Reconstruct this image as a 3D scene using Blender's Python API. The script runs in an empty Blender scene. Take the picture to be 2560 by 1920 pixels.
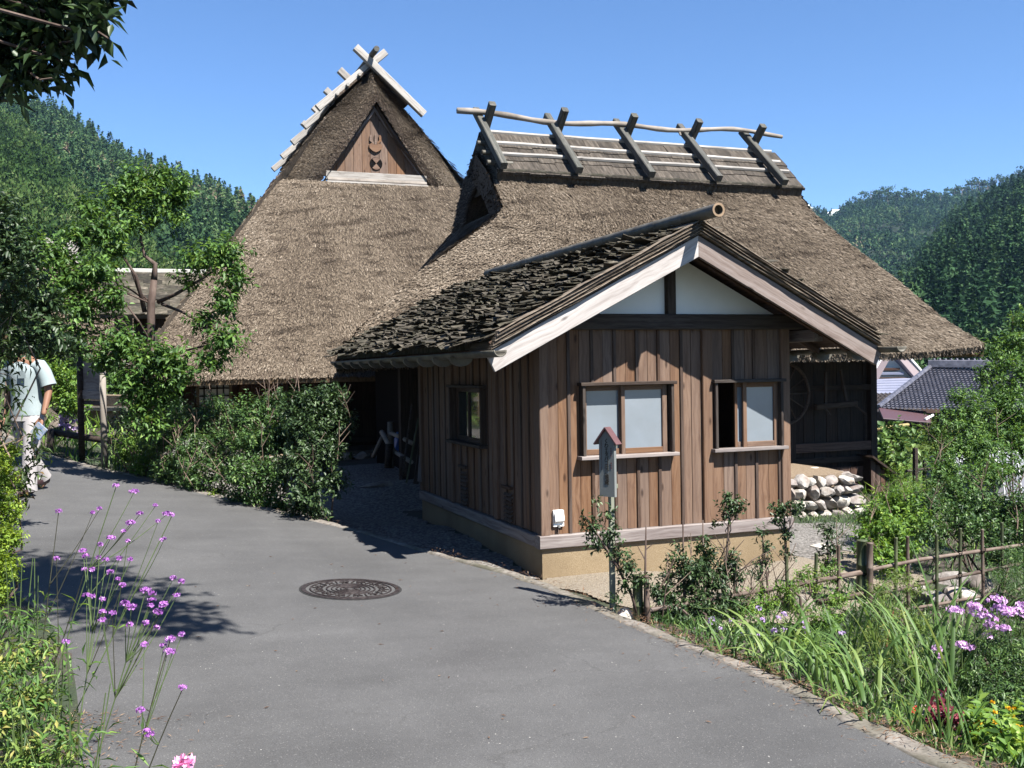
import bpy, math, random
import numpy as np
from mathutils import Vector as V, Matrix as M4

SC = bpy.context.scene
COL = SC.collection
rnd = random.Random(7)
rng = np.random.default_rng(7)

# ------------------------------------------------------------------ camera
CAMZ = 1.56
FPX = 2547.0
cam_d = bpy.data.cameras.new('camera')
cam = bpy.data.objects.new('camera', cam_d)
COL.objects.link(cam)
CAM_M = (M4.Translation((0, 0, CAMZ)) @ M4.Rotation(math.radians(-20.85), 4, 'Z')
         @ M4.Rotation(math.radians(90 - 0.9), 4, 'X') @ M4.Rotation(math.radians(-0.95), 4, 'Z'))
cam.matrix_world = CAM_M
cam_d.sensor_width = 36.0
cam_d.lens = FPX / 2560 * 36
cam_d.clip_end = 6000
cam_d.clip_start = 0.05
SC.camera = cam

# ------------------------------------------------------------------ sky and sun
SUN = V((0.231, -0.548, 0.804)).normalized()
world = bpy.data.worlds.new('World')
SC.world = world
world.use_nodes = True
wn = world.node_tree.nodes
wl = world.node_tree.links
bg = wn['Background']
sky = wn.new('ShaderNodeTexSky')
sky.sky_type = 'NISHITA'
sky.sun_disc = False
sky.sun_elevation = math.asin(SUN.z)
sky.sun_rotation = math.atan2(SUN.x, SUN.y)
sky.altitude = 300
sky.air_density = 0.95
sky.dust_density = 0.0
sky.ozone_density = 10.0
wl.new(sky.outputs[0], bg.inputs[0])
bg.inputs[1].default_value = 0.054
sun_d = bpy.data.lights.new('sun', 'SUN')
sun_d.energy = 5.0
sun_d.angle = math.radians(0.5)
sun_d.color = (1.0, 0.955, 0.89)
sun = bpy.data.objects.new('sun', sun_d)
COL.objects.link(sun)
sun.rotation_euler = (-SUN).to_track_quat('-Z', 'Y').to_euler()
sun.location = (0, 0, 40)
SC.view_settings.view_transform = 'Standard'
SC.view_settings.look = 'None'
SC.view_settings.exposure = 1.83
SC.view_settings.gamma = 1.0
SC.view_settings.use_curve_mapping = False
SC.cycles.max_bounces = 6
SC.cycles.transparent_max_bounces = 8

# ------------------------------------------------------------------ photo pixel (2560 x 1920) -> place
A0 = math.radians(20.85)
RX, RY = math.cos(A0), -math.sin(A0)      # right of the view, level
FX, FY = math.sin(A0), math.cos(A0)       # along the view, level
CM3 = CAM_M.to_3x3()

def ray(px, py):
    return CM3 @ V(((px - 1280) / FPX, -(py - 960) / FPX, -1))

DSC = 1.0
def at(px, py, d):
    d = d * DSC
    r = ray(px, py)
    k = r.x * FX + r.y * FY
    return V((0, 0, CAMZ)) + r * (d / k)

def w2(lat, d):
    return (lat * RX + d * FX, lat * RY + d * FY)

def latd(x, y):
    return (x * RX + y * RY, x * FX + y * FY)

def onz(px, py, z):
    r = ray(px, py)
    return V((0, 0, CAMZ)) + r * ((z - CAMZ) / r.z)

def onY(px, py, Y):
    r = ray(px, py)
    return V((0, 0, CAMZ)) + r * (Y / r.y)

def onX(px, py, X):
    r = ray(px, py)
    return V((0, 0, CAMZ)) + r * (X / r.x)

def zroad(lat, d):
    lat = np.asarray(lat, float); d = np.asarray(d, float)
    return -(0.045 * lat + 0.013 * d) + 0.009 * np.maximum(0, d - 6) * np.maximum(0, -lat - 1)

def onroad(px, py):
    r = ray(px, py)
    k = r.x * FX + r.y * FY
    r = r / k
    lo, hi = 1.0, 60.0
    for d in np.linspace(1.5, 60, 600):
        p = r * d
        la, dd = latd(p.x, p.y)
        if CAMZ + p.z < float(zroad(la, dd)):
            hi = d
            break
        lo = d
    for _ in range(30):
        d = (lo + hi) / 2
        p = r * d
        la, dd = latd(p.x, p.y)
        if CAMZ + p.z < float(zroad(la, dd)):
            hi = d
        else:
            lo = d
    p = r * hi
    return V((p.x, p.y, CAMZ + p.z))

# ------------------------------------------------------------------ objects, parts
WM = {}
I4 = M4.Identity(4)

def link(o, parent=None, m=I4):
    COL.objects.link(o)
    if parent is not None:
        o.parent = parent
        o.matrix_parent_inverse = WM[parent.name].inverted()
    o.matrix_basis = m
    WM[o.name] = m.copy()
    return o

def tag(o, label=None, cat=None, group=None, kind=None):
    if label: o['label'] = label
    if cat: o['category'] = cat
    if group: o['group'] = group
    if kind: o['kind'] = kind
    return o

def thing(name, label, cat, loc, group=None):
    o = bpy.data.objects.new(name, None)
    o.empty_display_size = 0.2
    link(o, None, M4.Translation(V(loc)))
    return tag(o, label, cat, group)

def mesh_np(name, verts, faces, mat=None, smooth=False, v=None):
    """verts (n,3); faces (m,k) all of one size, or a list of lists"""
    me = bpy.data.meshes.new(name)
    verts = np.asarray(verts, np.float32)
    if isinstance(faces, np.ndarray):
        m, k = faces.shape
        me.vertices.add(len(verts))
        me.vertices.foreach_set('co', verts.ravel())
        me.loops.add(m * k)
        me.loops.foreach_set('vertex_index', faces.astype(np.int32).ravel())
        me.polygons.add(m)
        me.polygons.foreach_set('loop_start', np.arange(m, dtype=np.int32) * k)
        me.polygons.foreach_set('loop_total', np.full(m, k, np.int32))
        me.update(calc_edges=True)
    else:
        me.from_pydata([tuple(map(float, p)) for p in verts], [], faces)
        me.update()
    if smooth:
        me.polygons.foreach_set('use_smooth', np.ones(len(me.polygons), bool))
    if v is not None:
        a = me.attributes.new('v', 'FLOAT', 'POINT')
        a.data.foreach_set('value', np.asarray(v, np.float32))
    if mat is not None:
        me.materials.append(mat)
    return me

def obj(name, me, parent=None, m=I4):
    return link(bpy.data.objects.new(name, me), parent, m)

class MB:
    """collects simple solids into one mesh"""
    def __init__(s):
        s.v = []; s.f = []
    def add(s, vs, fs):
        b = len(s.v)
        s.v += [tuple(p) for p in vs]
        s.f += [[i + b for i in f] for f in fs]
    def box(s, c, size, m=None):
        x, y, z = size[0] / 2, size[1] / 2, size[2] / 2
        vs = [V((a * x, b * y, e * z)) for e in (-1, 1) for a, b in ((-1, -1), (1, -1), (1, 1), (-1, 1))]
        if m is not None: vs = [m @ p for p in vs]
        vs = [p + V(c) for p in vs]
        s.add(vs, [[3, 2, 1, 0], [4, 5, 6, 7], [0, 1, 5, 4], [1, 2, 6, 5], [2, 3, 7, 6], [3, 0, 4, 7]])
    def span(s, a, b):
        a = V(a); b = V(b)
        s.box((a + b) / 2, (abs(b.x - a.x), abs(b.y - a.y), abs(b.z - a.z)))
    def tube(s, pts, r, n=8, caps=True):
        pts = [V(p) for p in pts]
        if not hasattr(r, '__len__'): r = [r] * len(pts)
        t0 = (pts[1] - pts[0]).normalized()
        up = V((0, 0, 1)) if abs(t0.z) < .9 else V((1, 0, 0))
        a = t0.cross(up).normalized()
        vs = []
        for i, p in enumerate(pts):
            t = (pts[min(i + 1, len(pts) - 1)] - pts[max(i - 1, 0)]).normalized()
            a = (a - t * a.dot(t)).normalized()
            b = t.cross(a)
            for k in range(n):
                q = 2 * math.pi * k / n
                vs.append(p + (a * math.cos(q) + b * math.sin(q)) * r[i])
        fs = []
        for i in range(len(pts) - 1):
            for k in range(n):
                k2 = (k + 1) % n
                fs.append([i * n + k, i * n + k2, (i + 1) * n + k2, (i + 1) * n + k])
        if caps:
            fs.append(list(range(n))[::-1])
            fs.append([(len(pts) - 1) * n + k for k in range(n)])
        s.add(vs, fs)
    def prism(s, poly, z0, z1, m=I4):
        n = len(poly)
        vs = [m @ V((x, y, z0)) for x, y in poly] + [m @ V((x, y, z1)) for x, y in poly]
        fs = [list(range(n))[::-1], list(range(n, 2 * n))]
        fs += [[i, (i + 1) % n, n + (i + 1) % n, n + i] for i in range(n)]
        s.add(vs, fs)
    def build(s, name, mat, parent=None, smooth=False, m=I4):
        me = mesh_np(name, s.v, s.f, mat, smooth)
        return obj(name, me, parent, m)

def frame(p0, p1, nrm):
    """matrix: local x along p0->p1, local z towards nrm, origin in the middle"""
    p0 = V(p0); p1 = V(p1)
    x = (p1 - p0).normalized()
    z = V(nrm); z = (z - x * z.dot(x)).normalized()
    y = z.cross(x)
    m = M4((x, y, z)).transposed().to_4x4()
    m.translation = (p0 + p1) / 2
    return m

_bc = {}
def board(name, p0, p1, w, t, mat, parent, nrm=(0, -1, 0), ch=.004, seg=1, warp=0.0, ends=(0, 0)):
    """a plank with eased edges; grain runs along it; ends = slant of the two ends"""
    L = (V(p1) - V(p0)).length
    key = (round(L, 3), round(w, 4), round(t, 4), mat.name, seg, ends) if warp == 0 else None
    me = _bc.get(key) if key else None
    if me is None:
        c = min(ch, w * .25, t * .25)
        prof = [(-w/2 + c, -t/2), (w/2 - c, -t/2), (w/2, -t/2 + c), (w/2, t/2 - c),
                (w/2 - c, t/2), (-w/2 + c, t/2), (-w/2, t/2 - c), (-w/2, -t/2 + c)]
        vs = []; fs = []
        for i in range(seg + 1):
            u = i / seg
            sl = ends[0] * (1 - u) + ends[1] * u if i in (0, seg) else 0
            dy = rnd.uniform(-warp, warp); dz = rnd.uniform(-warp, warp) * .6
            for y, z in prof:
                vs.append((-L/2 + L * u + sl * y, y + dy, z + dz))
        for i in range(seg):
            for k in range(8):
                fs.append([i*8 + k, i*8 + (k+1) % 8, (i+1)*8 + (k+1) % 8, (i+1)*8 + k])
        fs.append(list(range(8))[::-1])
        fs.append([seg*8 + k for k in range(8)])
        me = mesh_np(name, vs, fs, mat)
        if key: _bc[key] = me
    return obj(name, me, parent, frame(p0, p1, nrm))

# ------------------------------------------------------------------ materials
def nodes(name):
    m = bpy.data.materials.new(name)
    m.use_nodes = True
    nt = m.node_tree
    b = nt.nodes['Principled BSDF']
    return m, nt, b

def N(nt, typ, ins=None, **kw):
    n = nt.nodes.new(typ)
    for k, val in kw.items(): setattr(n, k, val)
    for k, val in (ins or {}).items():
        if hasattr(val, 'bl_idname') or isinstance(val, bpy.types.NodeSocket):
            nt.links.new(val, n.inputs[k])
        else:
            n.inputs[k].default_value = val
    return n

ALB = .37
def ramp(nt, fac, stops, k=None):
    k = ALB if k is None else k
    r = N(nt, 'ShaderNodeValToRGB', {0: fac})
    e = r.color_ramp.elements
    while len(e) < len(stops): e.new(.5)
    for el, (p, c) in zip(e, stops):
        el.position = p
        el.color = (c[0] * k, c[1] * k, c[2] * k, 1)
    return r.outputs[0]

def mixc(nt, f, a, b, mode='MIX'):
    n = N(nt, 'ShaderNodeMix', data_type='RGBA', blend_type=mode)
    for i, val in ((0, f), (6, a), (7, b)):
        if isinstance(val, bpy.types.NodeSocket): nt.links.new(val, n.inputs[i])
        else: n.inputs[i].default_value = (*val, 1) if i and len(val) == 3 else val
    return n.outputs[2]

def surf(name, stops, scale=(8, 8, 8), detail=6, rough=.85, bump=.3, bdist=.01, var=.15, hvar=0.0,
         patch=None, pscale=.6, spec=.25, seed=0.0, space='Object', metal=0.0, coat=0.0, nrough=.6):
    """general procedural surface: stretched noise through a colour ramp, large patches, relief,
    one tone per object"""
    m, nt, b = nodes(name)
    tc = N(nt, 'ShaderNodeTexCoord')
    oi = N(nt, 'ShaderNodeObjectInfo')
    ofs = N(nt, 'ShaderNodeVectorMath', {0: oi.outputs['Random'], 1: (37.1, 17.3, 53.7)}, operation='MULTIPLY')
    add = N(nt, 'ShaderNodeVectorMath', {0: tc.outputs[space], 1: ofs.outputs[0]}, operation='ADD')
    mp = N(nt, 'ShaderNodeMapping', {0: add.outputs[0], 3: scale, 1: (seed, seed * 2, seed * 3)})
    nz = N(nt, 'ShaderNodeTexNoise', {'Vector': mp.outputs[0], 'Scale': 1.0, 'Detail': detail, 'Roughness': nrough})
    col = ramp(nt, nz.outputs['Fac'], stops)
    if patch:
        n2 = N(nt, 'ShaderNodeTexNoise', {'Vector': add.outputs[0], 'Scale': pscale, 'Detail': 4.0, 'Roughness': .6})
        f = N(nt, 'ShaderNodeMapRange', {0: n2.outputs['Fac'], 1: .42, 2: .66, 3: 0.0, 4: patch[1]})
        col = mixc(nt, f.outputs[0], col, tuple(c * ALB for c in patch[0]))
    vv = N(nt, 'ShaderNodeMapRange', {0: oi.outputs['Random'], 3: 1 - var, 4: 1 + var})
    hv = N(nt, 'ShaderNodeMapRange', {0: oi.outputs['Random'], 3: .5 - hvar, 4: .5 + hvar})
    hs = N(nt, 'ShaderNodeHueSaturation', {'Hue': hv.outputs[0], 'Value': vv.outputs[0], 'Color': col})
    nt.links.new(hs.outputs[0], b.inputs['Base Color'])
    b.inputs['Roughness'].default_value = rough
    b.inputs['Specular IOR Level'].default_value = spec
    b.inputs['Metallic'].default_value = metal
    b.inputs['Coat Weight'].default_value = coat
    if bump:
        bp = N(nt, 'ShaderNodeBump', {'Strength': bump, 'Distance': bdist, 'Height': nz.outputs['Fac']})
        nt.links.new(bp.outputs[0], b.inputs['Normal'])
    return m

def leafmat(name, stops, transl=.3, rough=.45, spec=.4, lk=None):
    m, nt, b = nodes(name)
    at_ = N(nt, 'ShaderNodeAttribute', attribute_name='v')
    col = ramp(nt, at_.outputs['Fac'], stops, lk)
    nt.links.new(col, b.inputs['Base Color'])
    b.inputs['Roughness'].default_value = rough
    b.inputs['Specular IOR Level'].default_value = spec
    if transl:
        bright = N(nt, 'ShaderNodeHueSaturation', {'Hue': .48, 'Saturation': 1.1, 'Value': 1.5, 'Color': col})
        tr = N(nt, 'ShaderNodeBsdfTranslucent', {'Color': bright.outputs[0]})
        mx = N(nt, 'ShaderNodeMixShader', {0: transl, 1: b.outputs[0], 2: tr.outputs[0]})
        nt.links.new(mx.outputs[0], nt.nodes['Material Output'].inputs[0])
    return m

def plain(name, c, rough=.5, spec=.3, metal=0.0):
    m, nt, b = nodes(name)
    c = tuple(x * (.5 if max(c) < .85 else 1) for x in c)
    b.inputs['Base Color'].default_value = (*c, 1)
    b.inputs['Roughness'].default_value = rough
    b.inputs['Specular IOR Level'].default_value = spec
    b.inputs['Metallic'].default_value = metal
    return m

def wood(name, dark, mid, light, var=.22, knots=True, weather=None, wamt=.5):
    """plank material, grain along local x"""
    m, nt, b = nodes(name)
    tc = N(nt, 'ShaderNodeTexCoord')
    oi = N(nt, 'ShaderNodeObjectInfo')
    ofs = N(nt, 'ShaderNodeVectorMath', {0: oi.outputs['Random'], 1: (37.1, 17.3, 53.7)}, operation='MULTIPLY')
    add = N(nt, 'ShaderNodeVectorMath', {0: tc.outputs['Object'], 1: ofs.outputs[0]}, operation='ADD')
    mp = N(nt, 'ShaderNodeMapping', {0: add.outputs[0], 3: (1.3, 38, 38)})
    warp = N(nt, 'ShaderNodeTexNoise', {'Vector': add.outputs[0], 'Scale': 2.2, 'Detail': 2.0})
    wv = N(nt, 'ShaderNodeVectorMath', {0: warp.outputs['Color'], 1: (0, 3.2, 3.2)}, operation='MULTIPLY')
    av = N(nt, 'ShaderNodeVectorMath', {0: mp.outputs[0], 1: wv.outputs[0]}, operation='ADD')
    nz = N(nt, 'ShaderNodeTexNoise', {'Vector': av.outputs[0], 'Scale': 1.0, 'Detail': 5.0, 'Roughness': .65})
    col = ramp(nt, nz.outputs['Fac'], [(.28, dark), (.46, mid), (.6, light), (.72, mid)])
    mp2 = N(nt, 'ShaderNodeMapping', {0: add.outputs[0], 3: (.8, 9, 9)})
    n2 = N(nt, 'ShaderNodeTexNoise', {'Vector': mp2.outputs[0], 'Scale': 1.0, 'Detail': 4.0})
    if weather:
        f = N(nt, 'ShaderNodeMapRange', {0: n2.outputs['Fac'], 1: .4, 2: .68, 3: 0.0, 4: wamt})
        col = mixc(nt, f.outputs[0], col, tuple(c * ALB for c in weather))
    if knots:
        mp3 = N(nt, 'ShaderNodeMapping', {0: add.outputs[0], 3: (2.6, 7, 7)})
        vo = N(nt, 'ShaderNodeTexVoronoi', {'Vector': mp3.outputs[0], 'Scale': 1.0})
        kf = N(nt, 'ShaderNodeMapRange', {0: vo.outputs['Distance'], 1: .055, 2: .13, 3: .85, 4: 0.0})
        col = mixc(nt, kf.outputs[0], col, tuple(c * .45 * ALB for c in dark))
    vv = N(nt, 'ShaderNodeMapRange', {0: oi.outputs['Random'], 3: 1 - var, 4: 1 + var})
    r2 = N(nt, 'ShaderNodeMath', {0: oi.outputs['Random'], 1: 7.77}, operation='MULTIPLY')
    r3 = N(nt, 'ShaderNodeMath', {0: r2.outputs[0]}, operation='FRACT')
    sv = N(nt, 'ShaderNodeMapRange', {0: r3.outputs[0], 3: .7, 4: 1.15})
    hs = N(nt, 'ShaderNodeHueSaturation', {'Value': vv.outputs[0], 'Saturation': sv.outputs[0], 'Color': col})
    nt.links.new(hs.outputs[0], b.inputs['Base Color'])
    b.inputs['Roughness'].default_value = .8
    b.inputs['Specular IOR Level'].default_value = .2
    bp = N(nt, 'ShaderNodeBump', {'Strength': .35, 'Distance': .004, 'Height': nz.outputs['Fac']})
    nt.links.new(bp.outputs[0], b.inputs['Normal'])
    return m

MT = {}
MT['cedar'] = wood('cedar_board', (.16, .08, .047), (.285, .162, .098), (.37, .225, .142), var=.08, weather=(.24, .155, .112), wamt=.5)
MT['batten'] = wood('dark_batten', (.06, .034, .024), (.125, .077, .055), (.18, .12, .088), var=.12)
MT['beam'] = wood('old_beam', (.035, .024, .018), (.085, .06, .048), (.13, .10, .08), var=.1)
MT['grey'] = wood('weathered_timber', (.22, .175, .16), (.42, .36, .34), (.58, .52, .49), var=.12, weather=(.30, .24, .23), wamt=.5)
MT['barge'] = wood('bleached_barge_board', (.50, .44, .41), (.80, .745, .71), (1.0, .95, .92), var=.05, weather=(.56, .50, .47), wamt=.4)
MT['barge_brown'] = wood('weathered_dim_barge', (.20, .15, .13), (.38, .31, .28), (.52, .45, .42), var=.05, weather=(.26, .21, .19), wamt=.5)  # weathered; weaker light on that half is also put into the colour
MT['uma'] = wood('grey_ridge_timber', (.06, .06, .055), (.15, .145, .13), (.25, .24, .215), var=.15, weather=(.08, .10, .08), wamt=.4)
MT['umal'] = wood('bleached_ridge_timber', (.30, .27, .24), (.56, .52, .47), (.75, .71, .66), var=.15)
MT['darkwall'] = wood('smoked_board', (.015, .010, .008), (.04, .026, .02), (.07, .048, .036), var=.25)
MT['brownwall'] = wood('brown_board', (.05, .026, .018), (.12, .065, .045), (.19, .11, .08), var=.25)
MT['pole'] = surf('bare_pole', [(.3, (.22, .19, .16)), (.5, (.42, .37, .32)), (.7, (.58, .53, .47))], (2, 2, 2), bump=.5, var=.1)
MT['bamboo'] = surf('old_bamboo', [(.3, (.10, .09, .07)), (.5, (.19, .175, .14)), (.7, (.28, .26, .21))], (6, 6, 6), rough=.55, var=.1, bump=.1)
MT['bambooc'] = surf('cut_bamboo', [(.3, (.30, .20, .12)), (.6, (.48, .34, .22))], (20, 20, 20), rough=.7)
MT['bamboog'] = surf('green_bamboo', [(.3, (.07, .09, .045)), (.5, (.14, .165, .08)), (.7, (.21, .22, .12))], (6, 6, 3), rough=.5, var=.2, bump=.1)
MT['bamboob'] = surf('brown_bamboo', [(.3, (.13, .085, .065)), (.5, (.23, .17, .135)), (.7, (.33, .26, .215))], (6, 6, 6), rough=.55, var=.25, bump=.1)
MT['bark'] = surf('mossy_bark', [(.3, (.03, .026, .02)), (.5, (.11, .095, .072)), (.68, (.27, .235, .185))], (9, 30, 14), rough=.9, bump=.8, bdist=.02, var=.6, patch=((.055, .062, .030), .5), pscale=3)
MT['barkr'] = surf('ridge_bark', [(.3, (.045, .038, .03)), (.5, (.11, .092, .074)), (.7, (.20, .17, .14))], (4, 22, 22), rough=.9, bump=.8, bdist=.02, var=.3)
MT['barkedge'] = surf('bark_layer', [(.3, (.14, .105, .075)), (.5, (.30, .24, .185)), (.7, (.44, .37, .29))], (2, 2, 60), rough=.9, var=.3, bump=.3)
MT['thatchcore'] = surf('thatch_core', [(.25, (.045, .034, .026)), (.5, (.12, .094, .072)), (.75, (.22, .18, .14))], (16, 16, 7), rough=.95, bump=.8, bdist=.03, var=0, patch=((.10, .095, .07), .6), pscale=.5)
MT['thatchcut'] = surf('thatch_cut_edge', [(.3, (.085, .062, .046)), (.5, (.18, .135, .10)), (.75, (.27, .205, .16))], (26, 26, 26), rough=.95, bump=1.0, bdist=.03, var=0, patch=((.075, .06, .05), .6), pscale=1.0)
MT['thatchlight'] = surf('thatch_underside', [(.3, (.15, .10, .06)), (.5, (.30, .21, .125)), (.75, (.42, .31, .20))], (30, 30, 12), rough=.95, bump=1.0, bdist=.02, var=0)
MT['plaster'] = surf('white_plaster', [(.3, (1.75, 1.74, 1.66)), (.5, (1.9, 1.89, 1.8)), (.7, (2.0, 1.98, 1.9))], (1.5, 1.5, 1.5), rough=.9, bump=.1, var=.02)
MT['concrete'] = surf('tan_aggregate', [(.3, (.30, .215, .115)), (.5, (.50, .375, .225)), (.7, (.66, .53, .35))], (140, 140, 140), detail=3, rough=.9, bump=.5, bdist=.006, var=.02, patch=((.33, .24, .14), .7), pscale=1.6)
MT['greycon'] = surf('grey_concrete', [(.3, (.24, .21, .18)), (.5, (.36, .32, .28)), (.7, (.48, .44, .39))], (22, 22, 22), rough=.9, bump=.5, bdist=.01, var=.05, patch=((.13, .13, .08), .8), pscale=2.2)
MT['stone'] = surf('field_stone', [(.3, (.22, .185, .155)), (.5, (.42, .37, .325)), (.7, (.60, .55, .50))], (7, 7, 7), rough=.85, bump=.6, bdist=.03, var=.3, hvar=.02, patch=((.36, .29, .22), .6), pscale=3)
MT['iron'] = surf('cast_iron', [(.3, (.035, .026, .026)), (.5, (.085, .068, .066)), (.7, (.15, .125, .12))], (30, 30, 30), rough=.55, bump=.3, var=0, metal=.35)
MT['white'] = surf('white_plastic', [(.3, (1.5, 1.5, 1.45)), (.7, (1.8, 1.8, 1.75))], (10, 10, 10), rough=.4, bump=0, var=0)
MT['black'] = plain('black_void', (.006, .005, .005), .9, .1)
MT['earth'] = surf('packed_earth', [(.3, (.24, .17, .11)), (.5, (.40, .30, .20)), (.7, (.55, .43, .31))], (30, 30, 30), rough=.95, bump=.5, var=.05)

MT['pale_stone'] = surf('pale_rubble', [(.3, (.40, .36, .32)), (.5, (.75, .70, .65)), (.7, (1.0, .95, .90))], (9, 9, 9), rough=.85, bump=.8, bdist=.03, var=.42, hvar=.03, patch=((.42, .32, .25), .75), pscale=5)
# ------------------------------------------------------------------ ground
EDGE_PX = [(112, 1140), (180, 1157), (270, 1178), (400, 1203), (532, 1240), (694, 1281), (880, 1324), (1042, 1375),
           (1200, 1421), (1346, 1457), (1504, 1528), (1640, 1588), (1794, 1650), (1950, 1715), (2083, 1783), (2250, 1862), (2405, 1925)]
EDGE = [onroad(*p) for p in EDGE_PX]
e_ld = [latd(p.x, p.y) for p in EDGE]
# on to the far left and to behind the viewer
e_ld = [(-16, 24.5), (-12.5, 20.5), (-9.4, 17.2)] + e_ld + [(2.05, 3.6), (2.25, 2.6), (2.4, 0), (2.4, -4), (2.2, -12)]
l_ld = [(-22, 21), (-15, 16.2), (-10.5, 13), (-7.2, 10.6), (-5.4, 9.0), (-4.1, 7.6), (-3.1, 6.5), (-2.45, 5.5), (-2.05, 4.6),
        (-1.62, 3.7), (-1.5, 2.6), (-1.6, 0), (-1.8, -4), (-2, -12)]

def resample(pts, n):
    pts = np.array(pts, float)
    s = np.r_[0, np.cumsum(np.linalg.norm(np.diff(pts, axis=0), axis=1))]
    u = np.linspace(0, s[-1], n)
    return np.stack([np.interp(u, s, pts[:, i]) for i in range(pts.shape[1])], 1)

def smooth1(a, k=2):
    for _ in range(k):
        b = a.copy()
        b[1:-1] = (a[:-2] + 2 * a[1:-1] + a[2:]) / 4
        a = b
    return a

NR = 160
# match both sides by d so that the cross lines stay short
er = smooth1(resample(e_ld, NR), 2)
lr = smooth1(resample(l_ld, NR), 6)
EDR = er

def grid_faces(nu, nv):
    i = np.arange(nu - 1)[:, None] * nv + np.arange(nv - 1)[None, :]
    i = i.ravel()
    return np.stack([i, i + 1, i + nv + 1, i + nv], 1)

def road_mesh():
    nv = 24
    vs = []
    for a, b in zip(lr, er):
        for k in range(nv):
            t = k / (nv - 1)
            la, d = a * (1 - t) + b * t
            x, y = w2(la, d)
            dip = -.03 * max(0, (t - .93) / .07)
            vs.append((x, y, float(zroad(la, d)) + dip * 0))
    return mesh_np('road', vs, grid_faces(NR, nv)[:, ::-1], None, True)

def asphalt():
    m, nt, b = nodes('asphalt')
    tc = N(nt, 'ShaderNodeTexCoord')
    p = tc.outputs['Object']
    n1 = N(nt, 'ShaderNodeTexNoise', {'Vector': p, 'Scale': 170.0, 'Detail': 4.0, 'Roughness': .7})
    col = ramp(nt, n1.outputs['Fac'], [(.3, (.098, .097, .097)), (.5, (.158, .157, .157)), (.68, (.235, .234, .235))])
    n2 = N(nt, 'ShaderNodeTexNoise', {'Vector': p, 'Scale': .9, 'Detail': 6.0, 'Roughness': .65})
    f2 = N(nt, 'ShaderNodeMapRange', {0: n2.outputs['Fac'], 1: .35, 2: .68, 3: .78, 4: 1.14})
    mp = N(nt, 'ShaderNodeMapping', {0: p, 3: (.55, 5, 1), 2: (0, 0, .5)})
    n3 = N(nt, 'ShaderNodeTexNoise', {'Vector': mp.outputs[0], 'Scale': 1.0, 'Detail': 5.0})
    f3 = N(nt, 'ShaderNodeMapRange', {0: n3.outputs['Fac'], 1: .35, 2: .7, 3: .95, 4: 1.05})
    mm = N(nt, 'ShaderNodeMath', {0: f2.outputs[0], 1: f3.outputs[0]}, operation='MULTIPLY')
    col = mixc(nt, 1.0, col, mm.outputs[0], 'MULTIPLY')
    vo = N(nt, 'ShaderNodeTexVoronoi', {'Vector': p, 'Scale': 46.0, 'Randomness': 1.0})
    rr = N(nt, 'ShaderNodeSeparateColor', {0: vo.outputs['Color']})
    big = N(nt, 'ShaderNodeMath', {0: rr.outputs[0], 1: .982}, operation='GREATER_THAN')
    near = N(nt, 'ShaderNodeMath', {0: vo.outputs['Distance'], 1: .17}, operation='LESS_THAN')
    ff = N(nt, 'ShaderNodeMath', {0: big.outputs[0], 1: near.outputs[0]}, operation='MULTIPLY')
    col = mixc(nt, ff.outputs[0], col, (.30, .29, .27))
    vo2 = N(nt, 'ShaderNodeTexVoronoi', {'Vector': p, 'Scale': 120.0})
    r2 = N(nt, 'ShaderNodeSeparateColor', {0: vo2.outputs['Color']})
    b2 = N(nt, 'ShaderNodeMath', {0: r2.outputs[1], 1: .9}, operation='GREATER_THAN')
    n22 = N(nt, 'ShaderNodeMath', {0: vo2.outputs['Distance'], 1: .35}, operation='LESS_THAN')
    f22 = N(nt, 'ShaderNodeMath', {0: b2.outputs[0], 1: n22.outputs[0]}, operation='MULTIPLY')
    f23 = N(nt, 'ShaderNodeMath', {0: f22.outputs[0], 1: .55}, operation='MULTIPLY')
    col = mixc(nt, f23.outputs[0], col, (.16, .155, .15))
    # hairline cracks, only in places
    wp = N(nt, 'ShaderNodeTexNoise', {'Vector': p, 'Scale': 3.0, 'Detail': 4.0})
    wa = N(nt, 'ShaderNodeVectorMath', {0: wp.outputs['Color'], 1: (.5, .5, 0)}, operation='MULTIPLY')
    wb = N(nt, 'ShaderNodeVectorMath', {0: p, 1: wa.outputs[0]}, operation='ADD')
    ve = N(nt, 'ShaderNodeTexVoronoi', {'Vector': wb.outputs[0], 'Scale': .55}, feature='DISTANCE_TO_EDGE')
    ce = N(nt, 'ShaderNodeMapRange', {0: ve.outputs['Distance'], 1: .0, 2: .005, 3: .32, 4: 0.0})
    cm = N(nt, 'ShaderNodeMapRange', {0: n2.outputs['Fac'], 1: .5, 2: .58, 3: 0.0, 4: 1.0})
    cc_ = N(nt, 'ShaderNodeMath', {0: ce.outputs[0], 1: cm.outputs[0]}, operation='MULTIPLY')
    col = mixc(nt, cc_.outputs[0], col, (.015, .014, .012))
    nt.links.new(col, b.inputs['Base Color'])
    b.inputs['Roughness'].default_value = .82
    b.inputs['Specular IOR Level'].default_value = .35
    bp = N(nt, 'ShaderNodeBump', {'Strength': .55, 'Distance': .004, 'Height': n1.outputs['Fac']})
    nt.links.new(bp.outputs[0], b.inputs['Normal'])
    return m

rm = road_mesh()
rm.materials.append(asphalt())
tag(obj('road', rm), kind='structure')

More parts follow.
